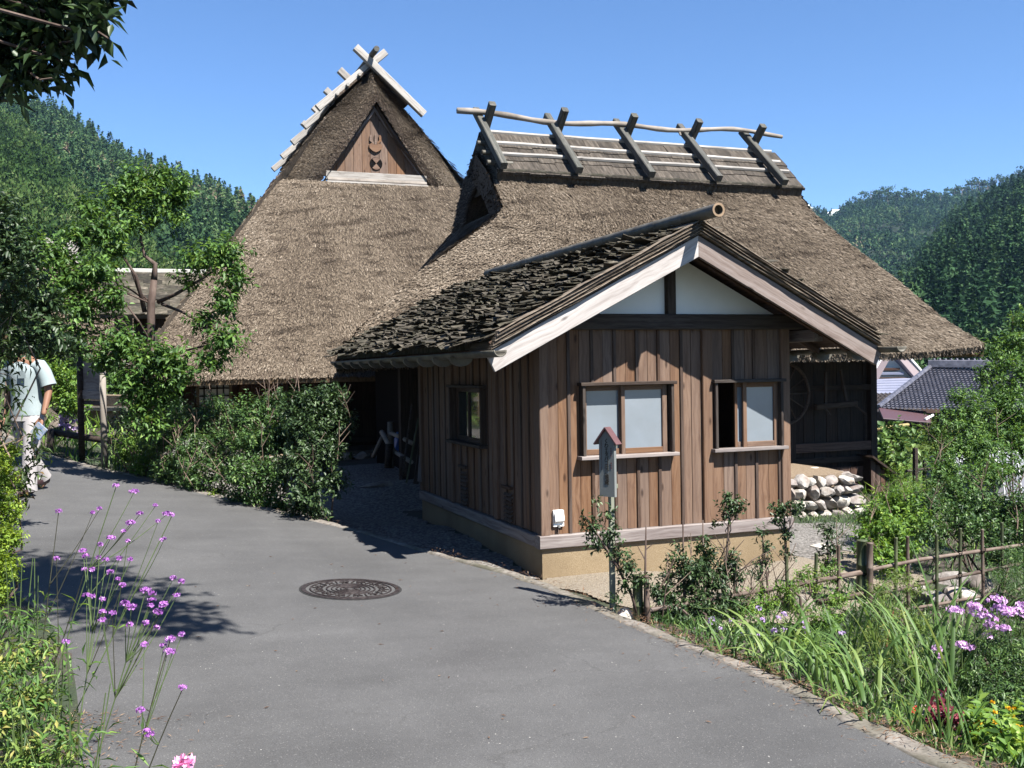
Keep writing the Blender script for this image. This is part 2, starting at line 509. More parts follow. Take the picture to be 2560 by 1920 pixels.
CTRL = []
for a, b in list(zip(lr, er))[::5]:
    for t in (0, .25, .5, .75, 1.0):
        q = a * (1 - t) + b * t
        CTRL.append((q[0], q[1], float(zroad(*q)) - .07, .8))
for la, d, z in [(.25, 8.85, -.29), (2.6, 9.7, -.33), (-.1, 8.4, -.28), (-1.2, 12.4, -.27), (-2.2, 11, -.2), (-3, 13, -.22),
                 (-.9, 9.6, -.28), (-1.6, 10.6, -.25), (-4, 20, -.3), (0, 21, -.3), (-3, 17, -.3), (4.6, 15.6, -.82), (5.4, 17.5, -.86), (2.2, 8.9, -.36), (3.2, 11, -.55),
                 (3.5, 9.5, -.62), (1.5, 7.9, -.34), (2.4, 7.2, -.46), (2.6, 5.4, -.42), (3.3, 6.4, -.6), (4.3, 8.2, -.8), (3.4, 4.4, -.55),
                 (3.0, 3.0, -.45), (5.0, 12, -.95), (6, 10, -1.2), (8, 15, -1.6), (9, 9, -1.8), (12, 20, -2.6), (8, 4, -1.2), (20, 40, -5.2), (12, 35, -4.6),
                 (30, 70, -6), (40, 120, -6), (5, 60, -4), (-5, 30, 0.0), (-6, 16.5, .45), (-8, 18, .6), (-12, 25, 1.3), (-5.6, 14.6, .36), (-20, 40, 3), (-30, 70, 6), (0, 100, -3),
                 (0, 200, -4), (-60, 120, 14), (60, 200, -4), (-8, 8, .5), (-6, 5, .4), (-4, 3, .3), (-15, 10, 1), (-10, -5, .5), (15, -5, -1), (30, 15, -4)]:
    CTRL.append((la, d, z, 1.0))
CTRL = np.array(CTRL)

def gz(lat, d):
    lat = np.atleast_1d(np.asarray(lat, float)); d = np.atleast_1d(np.asarray(d, float))
    dx = lat[:, None] - CTRL[None, :, 0]; dy = d[:, None] - CTRL[None, :, 1]
    q = dx * dx + dy * dy
    w = CTRL[None, :, 3] / (q + .12) ** 2
    return (w * CTRL[None, :, 2]).sum(1) / w.sum(1)

def gw(x, y):
    la, d = latd(x, y)
    return float(gz(la, d)[0])

def ground():
    # polar-like sheet, fine near the viewer
    ds = np.r_[np.linspace(-14, 1, 10), np.linspace(1.5, 26, 130), np.geomspace(27, 1600, 44)]
    us = np.linspace(-1, 1, 150)
    vs = []
    for d in ds:
        half = max(14, abs(d) * 1.15)
        la = np.sign(us) * np.abs(us) ** 1.25 * half
        z = gz(la, np.full_like(la, d))
        for l, zz in zip(la, z):
            x, y = w2(l, d)
            vs.append((x, y, zz))
    return mesh_np('ground', vs, grid_faces(len(ds), len(us))[:, ::-1], None, True)

def groundmat():
    m, nt, b = nodes('soil_and_gravel')
    tc = N(nt, 'ShaderNodeTexCoord')
    p = tc.outputs['Object']
    n1 = N(nt, 'ShaderNodeTexNoise', {'Vector': p, 'Scale': 60.0, 'Detail': 5.0})
    soil = ramp(nt, n1.outputs['Fac'], [(.3, (.05, .038, .026)), (.6, (.13, .10, .072)), (.75, (.2, .16, .12))])
    n2 = N(nt, 'ShaderNodeTexNoise', {'Vector': p, 'Scale': .7, 'Detail': 5.0})
    green = ramp(nt, n1.outputs['Fac'], [(.3, (.018, .035, .01)), (.7, (.06, .10, .03))])
    f = N(nt, 'ShaderNodeMapRange', {0: n2.outputs['Fac'], 1: .42, 2: .58})
    col = mixc(nt, f.outputs[0], soil, green)
    nt.links.new(col, b.inputs['Base Color'])
    b.inputs['Roughness'].default_value = .95
    bp = N(nt, 'ShaderNodeBump', {'Strength': .8, 'Distance': .02, 'Height': n1.outputs['Fac']})
    nt.links.new(bp.outputs[0], b.inputs['Normal'])
    return m

gm = ground()
gm.materials.append(groundmat())
tag(obj('ground', gm), kind='structure')

def pebbly(name, a, b_, c, sc, sc2=None):
    m, nt, b = nodes(name)
    tc = N(nt, 'ShaderNodeTexCoord')
    p = tc.outputs['Object']
    vo = N(nt, 'ShaderNodeTexVoronoi', {'Vector': p, 'Scale': sc})
    se = N(nt, 'ShaderNodeSeparateColor', {0: vo.outputs['Color']})
    col = ramp(nt, se.outputs[0], [(.1, a), (.5, b_), (.9, c)])
    ed = N(nt, 'ShaderNodeMapRange', {0: vo.outputs['Distance'], 1: .3, 2: .75, 3: 1.0, 4: .5})
    col = mixc(nt, 1.0, col, ed.outputs[0], 'MULTIPLY')
    nt.links.new(col, b.inputs['Base Color'])
    b.inputs['Roughness'].default_value = .9
    bp = N(nt, 'ShaderNodeBump', {'Strength': .9, 'Distance': .015, 'Height': vo.outputs['Distance']})
    bp.invert = True
    nt.links.new(bp.outputs[0], b.inputs['Normal'])
    return m

MT['gravel'] = pebbly('grey_gravel', (.20, .18, .16), (.36, .33, .30), (.52, .49, .45), 34.0)
MT['sand'] = pebbly('pale_washed_gravel', (.50, .40, .28), (.60, .50, .37), (.70, .61, .48), 90.0)

def sheet(name, poly_ld, mat, lift=.012, n=150, kind='structure'):
    """a sheet lying on the ground inside a lat/d polygon"""
    P = np.array(poly_ld, float)
    lo, hi = P.min(0), P.max(0)
    step = max(hi - lo) / n
    xs = np.arange(lo[0], hi[0] + step, step); ys = np.arange(lo[1], hi[1] + step, step)
    def inside(x, y):
        x += .05 * math.sin(y * 9 + x * 5) + .03 * math.sin(x * 23 + y * 17); y += .05 * math.sin(x * 8 - y * 3)
        c = False
        j = len(P) - 1
        for i in range(len(P)):
            if (P[i][1] > y) != (P[j][1] > y) and x < (P[j][0] - P[i][0]) * (y - P[i][1]) / (P[j][1] - P[i][1]) + P[i][0]:
                c = not c
            j = i
        return c
    gx, gy = np.meshgrid(xs, ys, indexing='ij')
    z = gz(gx.ravel(), gy.ravel()) + lift
    vs = [(*w2(a, b), c) for a, b, c in zip(gx.ravel(), gy.ravel(), z)]
    fc = [f for f in grid_faces(len(xs), len(ys))[:, ::-1]
          if inside(sum(gx.ravel()[i] for i in f) / 4, sum(gy.ravel()[i] for i in f) / 4)]
    me = mesh_np(name, vs, np.array(fc), mat, True)
    # drop loose points
    used = np.unique(np.array(fc))
    mp = -np.ones(len(vs), int); mp[used] = np.arange(len(used))
    bpy.data.meshes.remove(me)
    me = mesh_np(name, np.array(vs)[used], mp[np.array(fc)], mat, True)
    return tag(obj(name, me), kind=kind)

sheet('gravel_yard', [(-.9, 9.0), (-.1, 8.35), (.2, 8.9), (-1.4, 13), (.4, 14), (-.6, 20), (-6, 19.5), (-5.2, 15), (-3.6, 12.2), (-2.2, 10.4)], MT['gravel'], n=150)
sheet('gravel_path', [(.05, 8.15), (.7, 7.7), (1.35, 7.25), (1.9, 7.5), (3.1, 8.4), (4.0, 10), (4.4, 12.0), (3.2, 11.5), (2.55, 9.7), (.2, 8.85)], MT['sand'], lift=.016, n=150)
sheet('gravel_terrace', [(2.62, 9.8), (3.3, 11.0), (4.6, 12.3), (5.0, 15.0), (2.5, 15), (1.5, 13), (2.2, 10.5)], MT['gravel'], lift=.022, n=120)

# kerb: a low worn concrete lip along the outer edge of the road
def kerb():
    vs = []; n = len(er)
    pts = resample(er[10:], 420)
    tan = np.gradient(pts, axis=0); tan /= np.linalg.norm(tan, axis=1)[:, None]
    nrm = np.stack([-tan[:, 1], tan[:, 0]], 1)   # away from the road
    prof = [(-.02, -.05), (-.01, .004), (.015, .010), (.065, .011), (.085, -.004), (.10, -.35)]
    wob = np.convolve(rng.normal(0, 1, len(pts) + 20), np.ones(9) / 9, 'same')[:len(pts)] * .06
    for i, (p, q) in enumerate(zip(pts, nrm)):
        zb = float(zroad(*p))
        for k, (o, h) in enumerate(prof):
            o2 = o + (wob[i] if k < 3 else wob[(i * 3) % len(wob)] * .6)
            la, d = p + q * o2
            x, y = w2(la, d)
            vs.append((x, y, zb + h + (rnd.uniform(-.006, .006) if 0 < k < 5 else 0)))
    return mesh_np('kerb', vs, grid_faces(len(pts), len(prof))[:, ::-1], MT['greycon'], False), pts, nrm
km, KP, KN = kerb()
# make sure the normal side is away from the road
tag(obj('kerb', km), kind='structure')

# soil verge along the near side of the road
def verge():
    pts = resample(lr, 260)
    tan = np.gradient(pts, axis=0); tan /= np.linalg.norm(tan, axis=1)[:, None]
    nrm = np.stack([tan[:, 1], -tan[:, 0]], 1)
    nrm = np.where((nrm[:, :1] > 0), -nrm, nrm)
    vs = []
    for i, (p, q) in enumerate(zip(pts, nrm)):
        for k, o in enumerate((-.05, .0, .06, .16, .32, .55)):
            w_ = .04 * math.sin(i * .9) + .03 * math.sin(i * 2.3 + k)
            la, d = p + q * (o + (w_ if k > 0 else 0))
            zr = float(zroad(*p)); zg = float(gz(la, d)[0])
            f = (0, 0, .12, .4, .75, 1.0)[k]
            z = (zr + (.004, .008, .012, .01, 0, 0)[k]) * (1 - f) + (zg - .02) * f + (rnd.uniform(-.006, .006) if 0 < k < 5 else 0)
            x, y = w2(la, d); vs.append((x, y, z))
    return mesh_np('verge', vs, grid_faces(len(pts), 6), gm.materials[0], True)
tag(obj('verge', verge()), kind='structure')
# ------------------------------------------------------------------ scattered leaf-like faces
def leaves(name, P, D, Nn, L, W, mat, parent=None, v=None, curl=.25, kind=None, fold=.25):
    """P base points (n,3), D directions along the leaf, Nn rough normals, L, W sizes (n,)"""
    n = len(P)
    D = D / np.linalg.norm(D, axis=1)[:, None]
    S = np.cross(D, Nn); S /= np.linalg.norm(S, axis=1)[:, None] + 1e-9
    U = np.cross(S, D)
    L = np.broadcast_to(L, n)[:, None]; W = np.broadcast_to(W, n)[:, None]
    base = P
    midc = P + D * L * .45 - U * W * fold
    ml = midc + S * W * .5 + U * W * fold * 1.6
    mr = midc - S * W * .5 + U * W * fold * 1.6
    tip = P + D * L - U * L * curl
    vs = np.stack([base, ml, midc, mr, tip], 1).reshape(-1, 3)
    i = np.arange(n)[:, None] * 5
    f = np.concatenate([i + [0, 2, 1], i + [0, 3, 2], i + [1, 2, 4], i + [2, 3, 4]], 0)
    if v is None: v = rng.random(n)
    me = mesh_np(name, vs, f, mat, False, np.repeat(v, 5))
    o = obj(name, me, parent)
    if kind: o['kind'] = kind
    return o

def randdir(n):
    a = rng.normal(size=(n, 3))
    return a / np.linalg.norm(a, axis=1)[:, None]

# ------------------------------------------------------------------ hills
def ridge_hill(name, ridge, foot_d, foot_z, n, kinds, sizes, leafn, mats, slope_noise=.06, nv=26, seed=1, prof=1.0, drop=0, px=(-400, 2960)):
    """ridge: (px, py, d) silhouettes; the slope falls from there towards the viewer"""
    r = np.random.default_rng(seed)
    R = np.array([tuple(at(px, py + drop, d)) for px, py, d in ridge])
    dd = np.array([x[2] for x in ridge], float)
    nu = 90
    R = resample(R, nu)
    rows = []
    for k in range(nv + 1):
        t = k / nv
        ld = np.stack(latd(R[:, 0], R[:, 1]), 1)
        scale = (1 - t) + t * (foot_d / ld[:, 1])
        q = ld * scale[:, None]
        zz = foot_z + (R[:, 2] - foot_z) * (1 - t) ** prof
        wv = np.sin(q[:, 0] * .045 + q[:, 1] * .02) * .5 + np.sin(q[:, 0] * .11 + 2 + q[:, 1] * .05) * .3
        zz = zz + wv * slope_noise * (R[:, 2] - foot_z) * math.sin(math.pi * t)
        x, y = w2(q[:, 0], q[:, 1])
        rows.append(np.stack([x, y, zz], 1))
    # and down behind the ridge
    ld = np.stack(latd(R[:, 0], R[:, 1]), 1) * 1.3
    x, y = w2(ld[:, 0], ld[:, 1])
    rows.insert(0, np.stack([x, y, np.full(nu, foot_z)], 1))
    G = np.stack(rows, 0)
    me = mesh_np(name, G.reshape(-1, 3), grid_faces(len(rows), nu), MT['hillsoil'], True)
    tag(obj(name, me), kind='structure')
    G = G[1:]
    # trees: denser rows near the ridge line for a ragged outline
    u = r.random(n) * (nu - 1.001); t = (r.random(n) ** 1.15) * (nv - .001)
    m = n // 12
    t[:m] = 0
    i = u.astype(int); j = t.astype(int); fu = (u - i)[:, None]; ft = (t - j)[:, None]
    P = (G[j, i] * (1 - fu) + G[j, i + 1] * fu) * (1 - ft) + (G[j + 1, i] * (1 - fu) + G[j + 1, i + 1] * fu) * ft
    la_, d_ = latd(P[:, 0], P[:, 1]); q = 1280 + FPX * la_ / d_
    P = P[(q > px[0]) & (q < px[1])]
    return P, r

def wood_mass(name, P, r, kind, H, Wd, nl, leaf, mat, up=.0):
    """many crowns made of leaf clumps as one mass; kind 0 cone, 1 dome"""
    n = len(P)
    h = H * r.uniform(.6, 1.45, n); w = Wd * r.uniform(.7, 1.35, n)
    big = np.sin(P[:, 0] * .031) + np.sin(P[:, 1] * .043 + 1) + np.sin((P[:, 0] + P[:, 1]) * .017 + 2)
    tone = np.clip(r.normal(.40, .22, n) + big * .10, 0, 1)
    if kind == 0:
        t = r.random((n, nl)) ** .8
        rad = (1 - t) ** .85 * (1 - .25 * ((t * 7) % 1))
        z = t
        ang = r.random((n, nl)) * 2 * np.pi
        x = np.cos(ang) * rad; y = np.sin(ang) * rad
        out = np.stack([np.cos(ang), np.sin(ang), np.full_like(ang, -.15)], 2)
    else:
        # lobes on a dome
        k = 7
        lob = r.normal(size=(n, k, 3)); lob /= np.linalg.norm(lob, axis=2)[..., None]
        lob[..., 2] = np.abs(lob[..., 2]) * .8
        sel = r.integers(0, k, (n, nl))
        c = np.take_along_axis(lob, sel[..., None].repeat(3, 2), 1) * .55
        q = r.normal(size=(n, nl, 3)); q /= np.linalg.norm(q, axis=2)[..., None]
        q[..., 2] = np.abs(q[..., 2] + .3)
        pt = c + q * .5
        x, y, z = pt[..., 0], pt[..., 1], pt[..., 2] * .8 + .2
        out = q
    pos = P[:, None, :] + np.stack([x * w[:, None], y * w[:, None], z * h[:, None] + up], 2)
    pos = pos.reshape(-1, 3); out = out.reshape(-1, 3)
    tn = np.repeat(tone, nl)
    D = out + r.normal(0, .5, out.shape); D /= np.linalg.norm(D, axis=1)[:, None]
    a = r.normal(size=D.shape); S = np.cross(D, out * .6 + a * .5); S /= np.linalg.norm(S, axis=1)[:, None] + 1e-9
    s = (leaf * r.uniform(.6, 1.4, len(pos)))[:, None]
    vs = np.stack([pos - D * s * .5 - S * s * .25, pos - D * s * .3 + S * s * .45, pos + D * s * .7], 1).reshape(-1, 3)
    f = np.arange(len(pos) * 3).reshape(-1, 3)
    vv = np.clip(tn + r.normal(0, .12, len(pos)), 0, 1)
    me = mesh_np(name, vs, f, mat, False, np.repeat(vv, 3))
    return tag(obj(name, me), kind='stuff')

MT['hillsoil'] = surf('hill_undergrowth', [(.3, (.008, .018, .006)), (.6, (.02, .04, .014))], (.2, .2, .2), rough=.95, bump=0, var=0)
MT['broad'] = leafmat('broadleaf_wood', [(0, (.022, .05, .016)), (.35, (.05, .105, .028)), (.7, (.105, .165, .05)), (1, (.19, .22, .10))], .15, .8, .05, .58)
MT['cedarwood'] = leafmat('cedar_wood', [(0, (.012, .032, .015)), (.5, (.032, .074, .03)), (1, (.075, .13, .05))], .1, .8, .05, .85)
MT['mixwood'] = leafmat('mixed_wood', [(0, (.016, .038, .018)), (.45, (.04, .085, .034)), (.85, (.09, .14, .055)), (.97, (.12, .15, .07)), (1, (.22, .17, .12))], .12, .8, .05, .85)

P, r = ridge_hill('wooded_hill', [(-900, -200, 430), (-400, 30, 430), (0, 222, 430), (90, 258, 430), (170, 290, 428), (250, 350, 425), (330, 398, 420), (420, 430, 415), (500, 462, 410), (580, 500, 405), (640, 525, 400), (900, 640, 400), (1400, 800, 390)],
                  130, 2, 5200, 0, 0, 0, 0, seed=3, prof=.9, drop=34, px=(-250, 1000))
s = r.random(len(P)) < .45
wood_mass('hill_forest', P[s], r, 0, 8.5, 2.5, 120, .8, MT['mixwood'])
wood_mass('hill_forest', P[~s], r, 1, 5.5, 3.4, 140, .85, MT['mixwood'])
P, r = ridge_hill('wooded_spur', [(-900, 120, 270), (-300, 200, 265), (0, 290, 260), (60, 325, 258), (130, 395, 255), (200, 455, 250), (290, 505, 245), (370, 585, 240), (450, 660, 235), (560, 760, 230), (900, 880, 220)],
                  95, 3, 2300, 1, 0, 0, 0, seed=4, prof=.85, drop=26, px=(-250, 800))
wood_mass('spur_forest', P, r, 1, 3.9, 2.6, 190, .5, MT['broad'])
P, r = ridge_hill('far_hill', [(1300, 640, 900), (1700, 560, 900), (1960, 535, 900), (2010, 520, 900), (2060, 536, 900), (2085, 542, 900), (2120, 515, 900), (2170, 497, 900), (2230, 492, 900), (2300, 497, 900), (2370, 490, 900), (2430, 478, 900), (2500, 462, 890), (2560, 445, 880), (2900, 350, 850)],
                  300, -6, 7000, 0, 0, 0, 0, seed=5, prof=1.0, drop=16, px=(1700, 2800))
s = r.random(len(P)) < .6
wood_mass('far_forest', P[s], r, 0, 9, 2.8, 52, 1.3, MT['cedarwood'])
wood_mass('far_forest', P[~s], r, 1, 7, 4.6, 72, 1.35, MT['mixwood'])
P, r = ridge_hill('cedar_spur', [(1900, 900, 430), (2100, 830, 430), (2220, 760, 430), (2290, 690, 430), (2330, 640, 430), (2370, 590, 430), (2400, 560, 430), (2440, 540, 430), (2500, 510, 430), (2560, 470, 430), (2700, 380, 430), (3000, 200, 430)],
                  120, -6, 2600, 0, 0, 0, 0, seed=6, prof=.9, drop=34, px=(2000, 2800))
wood_mass('cedar_forest', P, r, 0, 11, 2.9, 210, .75, MT['cedarwood'])
# thin pines standing along the far ridge
def ridge_pines():
    r = np.random.default_rng(9)
    for k, (px, py) in enumerate([(2178, 497), (2198, 495), (2220, 492), (2243, 493), (2262, 490), (2285, 490), (2305, 492), (2330, 492), (2352, 496), (2385, 485), (2405, 480), (2432, 472), (2450, 470), (2468, 467), (2488, 462), (2508, 458), (2530, 452), (2548, 448)]):
        b = at(px, py + 22, 880)
        hh = r.uniform(11, 17)
        o = thing('pine_tree', 'slender bare-stemmed pine standing on the skyline of the far wooded ridge', 'tree', b, 'pines along the far ridge')
        mb = MB()
        ln = V((r.uniform(-1.5, 1.5), 0, 0))
        mb.tube([b, b + ln * .5 + V((0, 0, hh * .5)), b + ln + V((0, 0, hh * .9))], [.45, .35, .15], 5)
        for q in range(4):
            a = r.uniform(0, 6.28); z = hh * r.uniform(.45, .85)
            mb.tube([b + V((0, 0, z)), b + V((math.cos(a) * 4, math.sin(a) * 4, z + 2))], [.2, .08], 4)
        mb.build('trunk', MT['pole'], o)
        n = 130
        cl = r.normal(0, 1, (6, 3)) * (2.6, 2.6, 1.6) + (0, 0, hh * .82)
        q = cl[r.integers(0, 6, n)] + r.normal(0, 1, (n, 3)) * (1.4, 1.4, .6)
        leaves('crown', q + np.array(b), randdir(n), randdir(n), 1.7, 1.2, MT['mixwood'], o, r.random(n) * .7)
ridge_pines()
# a small bright cloud bank low over the far ridge
cl = MB()
import bmesh
def cloud():
    bm = bmesh.new()
    c0 = at(2035, 520, 3000)
    rr = random.Random(5)
    for k in range(16):
        f = k / 15
        m = M4.Translation(c0 + V((RX, RY, 0)) * (-70 + 165 * f) + V((0, 0, 14 * math.sin(f * 9) - 24 * f - 10)))
        bmesh.ops.create_icosphere(bm, subdivisions=2, radius=rr.uniform(14, 24), matrix=m @ M4.Diagonal((1.3, 1, .7, 1)))
    me = bpy.data.meshes.new('cloud')
    bm.to_mesh(me); bm.free()
    me.materials.append(plain('cloud_white', (.95, .95, .95), 1, 0))
    tag(obj('cloud', me), kind='stuff')
cloud()
# ------------------------------------------------------------------ bark-roofed hut
HX, HY = 3.348, 8.142            # its near corner
HW, HD = 2.587, 3.83             # front width, depth
ZT0, ZT1 = -.015, .10            # ground timber
ZW = 1.885                       # underside of the tie beam
def hp(s, t, z): return V((HX + s, HY + t, z))

def frosted():
    m, nt, b = nodes('frosted_glass')
    b.inputs['Base Color'].default_value = (.125, .15, .18, 1)
    b.inputs['Roughness'].default_value = .22
    b.inputs['Specular IOR Level'].default_value = .5
    b.inputs['Transmission Weight'].default_value = .0
    return m
MT['frost'] = surf('frosted_glass', [(.3, (.36, .42, .48)), (.7, (.44, .50, .57))], (1.2, 1.2, 2.5), detail=3, rough=.16, bump=0, var=.05, spec=.55, patch=((.33, .37, .40), .5), pscale=2.5)
def clearglass():
    m, nt, b = nodes('window_glass')
    b.inputs['Base Color'].default_value = (.02, .025, .025, 1)
    b.inputs['Roughness'].default_value = .04
    b.inputs['Specular IOR Level'].default_value = 1.0
    return m
MT['glass'] = clearglass()

hut = thing('timber_hut', 'small board-and-batten timber hut with bark roof and white gable beside the road', 'hut', hp(HW / 2, HD / 2, -.33))
# foundation
mb = MB(); mb.span(hp(.012, .012, -.75), hp(HW - .012, HD - .012, ZT0)); mb.build('foundation', MT['concrete'], hut)
# inside is dark and hollow
mb = MB()
mb.span(hp(.12, .12, ZT0), hp(HW - .12, HD - .12, .02)); mb.build('floor', MT['brownwall'], hut)
mb = MB(); mb.span(hp(.1, HD - .06, .02), hp(HW - .1, HD - .03, ZW)); mb.build('back_wall', MT['darkwall'], hut)
# ground timbers
board('ground_timber', hp(-.02, -.025 + .06, (ZT0 + ZT1) / 2), hp(HW + .01, -.025 + .06, (ZT0 + ZT1) / 2), ZT1 - ZT0, .12, MT['grey'], hut, (0, -1, 0), .008)
board('ground_timber', hp(.04, .1, (ZT0 + ZT1) / 2 - .003), hp(.04, HD, (ZT0 + ZT1) / 2 - .003), ZT1 - ZT0 - .01, .12, MT['grey'], hut, (-1, 0, 0), .008)
# posts
for s0, s1, z1 in ((0, .085, ZW), (1.63, 1.735, ZW), (2.49, HW, ZW)):
    board('post', hp((s0 + s1) / 2, .04, ZT1 + .002), hp((s0 + s1) / 2, .04, z1), s1 - s0, .10, MT['cedar'], hut, (0, -1, 0), .006)
for t in (1.13, 2.56, 3.78):
    board('post', hp(.05, t, ZT1 + .002), hp(.05, t, 1.80), .10, .12, MT['cedar'], hut, (-1, 0, 0), .006)

def bay(s0, s1, z0, z1, side=0):
    """two boards with a hairline between; side 0 front, 1 the left wall"""
    k = 2 if s1 - s0 > .15 else 1
    for i in range(k):
        a = s0 + (s1 - s0) * i / k + .0012; b = s0 + (s1 - s0) * (i + 1) / k - .0012
        off = rnd.uniform(-.002, .002)
        if side == 0:
            board('board', hp((a + b) / 2, .035 + off, z0), hp((a + b) / 2, .035 + off, z1), b - a, .02, MT['cedar'], hut, (0, -1, 0), .003)
        else:
            board('board', hp(.035 + off, (a + b) / 2, z0), hp(.035 + off, (a + b) / 2, z1), b - a, .02, MT['cedar'], hut, (-1, 0, 0), .003)

def battenv(s, z0, z1, side=0):
    if side == 0:
        board('batten', hp(s, .018, z0), hp(s, .018, z1), .030, .018, MT['batten'], hut, (0, -1, 0), .003)
    else:
        board('batten', hp(.020, s, z0), hp(.020, s, z1), .026, .014, MT['batten'], hut, (-1, 0, 0), .003)

J = [.085, .288, .515, .739, .963, 1.183, 1.418, 1.63]
WL = (.395, 1.306, .765, 1.40)
WR = (1.739, 2.484, .772, 1.398)
zb = ZT1 + .002
for a, b in zip(J[:-1], J[1:]):
    # the windows cut the boards
    if b <= WL[0] or a >= WL[1]:
        bay(a, b, zb, ZW)
    else:
        lo, hi = max(a, WL[0]), min(b, WL[1])
        if lo - a > .02: bay(a, lo, zb, ZW)
        if b - hi > .02: bay(hi, b, zb, ZW)
        bay(lo, hi, zb, WL[2] + .01); bay(lo, hi, WL[3] - .01, ZW)
for s in J[1:-1]:
    if s < WL[0] or s > WL[1]: battenv(s, zb, ZW)
    else:
        battenv(s, zb, WL[2] - .03); battenv(s, WL[3] + .02, ZW)
for a, b in ((1.735, 1.99), (1.99, 2.219), (2.219, 2.49)):
    bay(a, b, zb, WR[2] + .01); bay(a, b, WR[3] - .01, ZW)
for s in (1.99, 2.219):
    battenv(s, zb, WR[2] - .03); battenv(s - .02, WR[3] + .02, ZW)
battenv(2.475, zb, WR[2] - .03)
# left wall boards
JL = list(np.linspace(.10, 1.08, 6)) + list(np.linspace(1.18, 2.51, 7)) + list(np.linspace(2.61, 3.73, 6))
WS = (1.42, 2.475, .785, 1.37)
for a, b in zip(JL[:-1], JL[1:]):
    if b - a < .15: continue
    if b <= WS[0] or a >= WS[1]:
        bay(a, b, zb, 1.76, 1)
    else:
        lo, hi = max(a, WS[0]), min(b, WS[1])
        if lo - a > .02: bay(a, lo, zb, 1.76, 1)
        if b - hi > .02: bay(hi, b, zb, 1.76, 1)
        bay(lo, hi, zb, WS[2] + .01, 1); bay(lo, hi, WS[3] - .01, 1.76, 1)
for s in JL[1:-1]:
    if s in (1.08, 1.18, 2.51, 2.61): continue
    if s < WS[0] or s > WS[1]: battenv(s, zb, 1.76, 1)
    else:
        battenv(s, zb, WS[2] - .03, 1); battenv(s, WS[3] + .02, 1.76, 1)
# the wall on the far side
mb = MB(); mb.span(hp(HW - .04, .1, ZT0), hp(HW - .02, HD, 1.78)); mb.build('side_wall', MT['cedar'], hut)

def win_frame(w, side=0):
    s0, s1, z0, z1 = w
    root = None
    def B(n, a, b, wd, th, d, par):
        if side == 0: return board(n, hp(a[0], d, a[1]), hp(b[0], d, b[1]), wd, th, MT['beam'] if n != 'sill' else MT['grey'], par, (0, -1, 0), .004)
        return board(n, hp(d, a[0], a[1]), hp(d, b[0], b[1]), wd, th, MT['beam'], par, (-1, 0, 0), .004)
    root = B('window', (s0 - .02, z1 + .006), (s1 + .02, z1 + .006), .03, .11, -.012, hut)
    B('frame', (s0 + .014, z0 + .012), (s0 + .014, z1 - .01), .028, .09, -.004, root)
    B('frame', (s1 - .014, z0 + .012), (s1 - .014, z1 - .01), .028, .09, -.004, root)
    B('sill', (s0 - .03, z0 - .006), (s1 + .03, z0 - .006), .032, .12, -.018, root)
    return root

def sash(root, s0, s1, z0, z1, d, sl=.032, sr=.032, top=.045, bot=.05, glass='frost', side=0, wd='cedar'):
    def B(a, b, w_):
        if side == 0: board('sash', hp(a[0], d, a[1]), hp(b[0], d, b[1]), w_, .026, MT[wd], root, (0, -1, 0), .003)
        else: board('sash', hp(d, a[0], a[1]), hp(d, b[0], b[1]), w_, .026, MT[wd], root, (-1, 0, 0), .003)
    B((s0 + sl / 2, z0), (s0 + sl / 2, z1), sl)
    B((s1 - sr / 2, z0), (s1 - sr / 2, z1), sr)
    B((s0 + sl, z0 + bot / 2), (s1 - sr, z0 + bot / 2), bot)
    B((s0 + sl, z1 - top / 2), (s1 - sr, z1 - top / 2), top)
    mb = MB()
    if side == 0: mb.span(hp(s0 + sl - .004, d + .004, z0 + bot - .004), hp(s1 - sr + .004, d + .010, z1 - top + .004))
    else: mb.span(hp(d + .004, s0 + sl - .004, z0 + bot - .004), hp(d + .010, s1 - sr + .004, z1 - top + .004))
    mb.build('pane', MT[glass], root)

w = win_frame(WL)
sash(w, .425, .83, WL[2] + .01, WL[3] - .01, .052, sl=.045, sr=.04)
sash(w, .795, 1.258, WL[2] + .01, WL[3] - .01, .018, sl=.038, sr=.048)
w = win_frame(WR)
sash(w, 2.07, 2.456, WR[2] + .01, WR[3] - .01, .018, sl=.04, sr=.045)
sash(w, 2.00, 2.44, WR[2] + .01, WR[3] - .01, .052, sl=.03)
mb = MB(); mb.span(hp(1.80, .8, .1), hp(1.84, 1.6, 1.8)); mb.build('inner_partition', MT['brownwall'], hut)
w = win_frame(WS, 1)
sash(w, 1.45, 1.98, WS[2] + .01, WS[3] - .01, .018, side=1, glass='glass', wd='batten')
sash(w, 1.93, 2.45, WS[2] + .01, WS[3] - .01, .048, side=1, glass='glass', wd='batten')
# louvred floor vents on the shaded wall
for t0, z0, z1 in ((.82, .13, .42), (2.15, .13, .50)):
    o = board('vent', hp(-.006, t0 - .12, z1 + .02), hp(-.006, t0 + .12, z1 + .02), .03, .03, MT['batten'], hut, (-1, 0, 0))
    k = int((z1 - z0) / .04)
    for i in range(k):
        mb = MB(); z = z0 + i * .04
        mb.box(hp(.006, t0, z), (.012, .2, .03), M4.Rotation(.6, 3, 'Y'))
        mb.build('louver', MT['batten'], o)
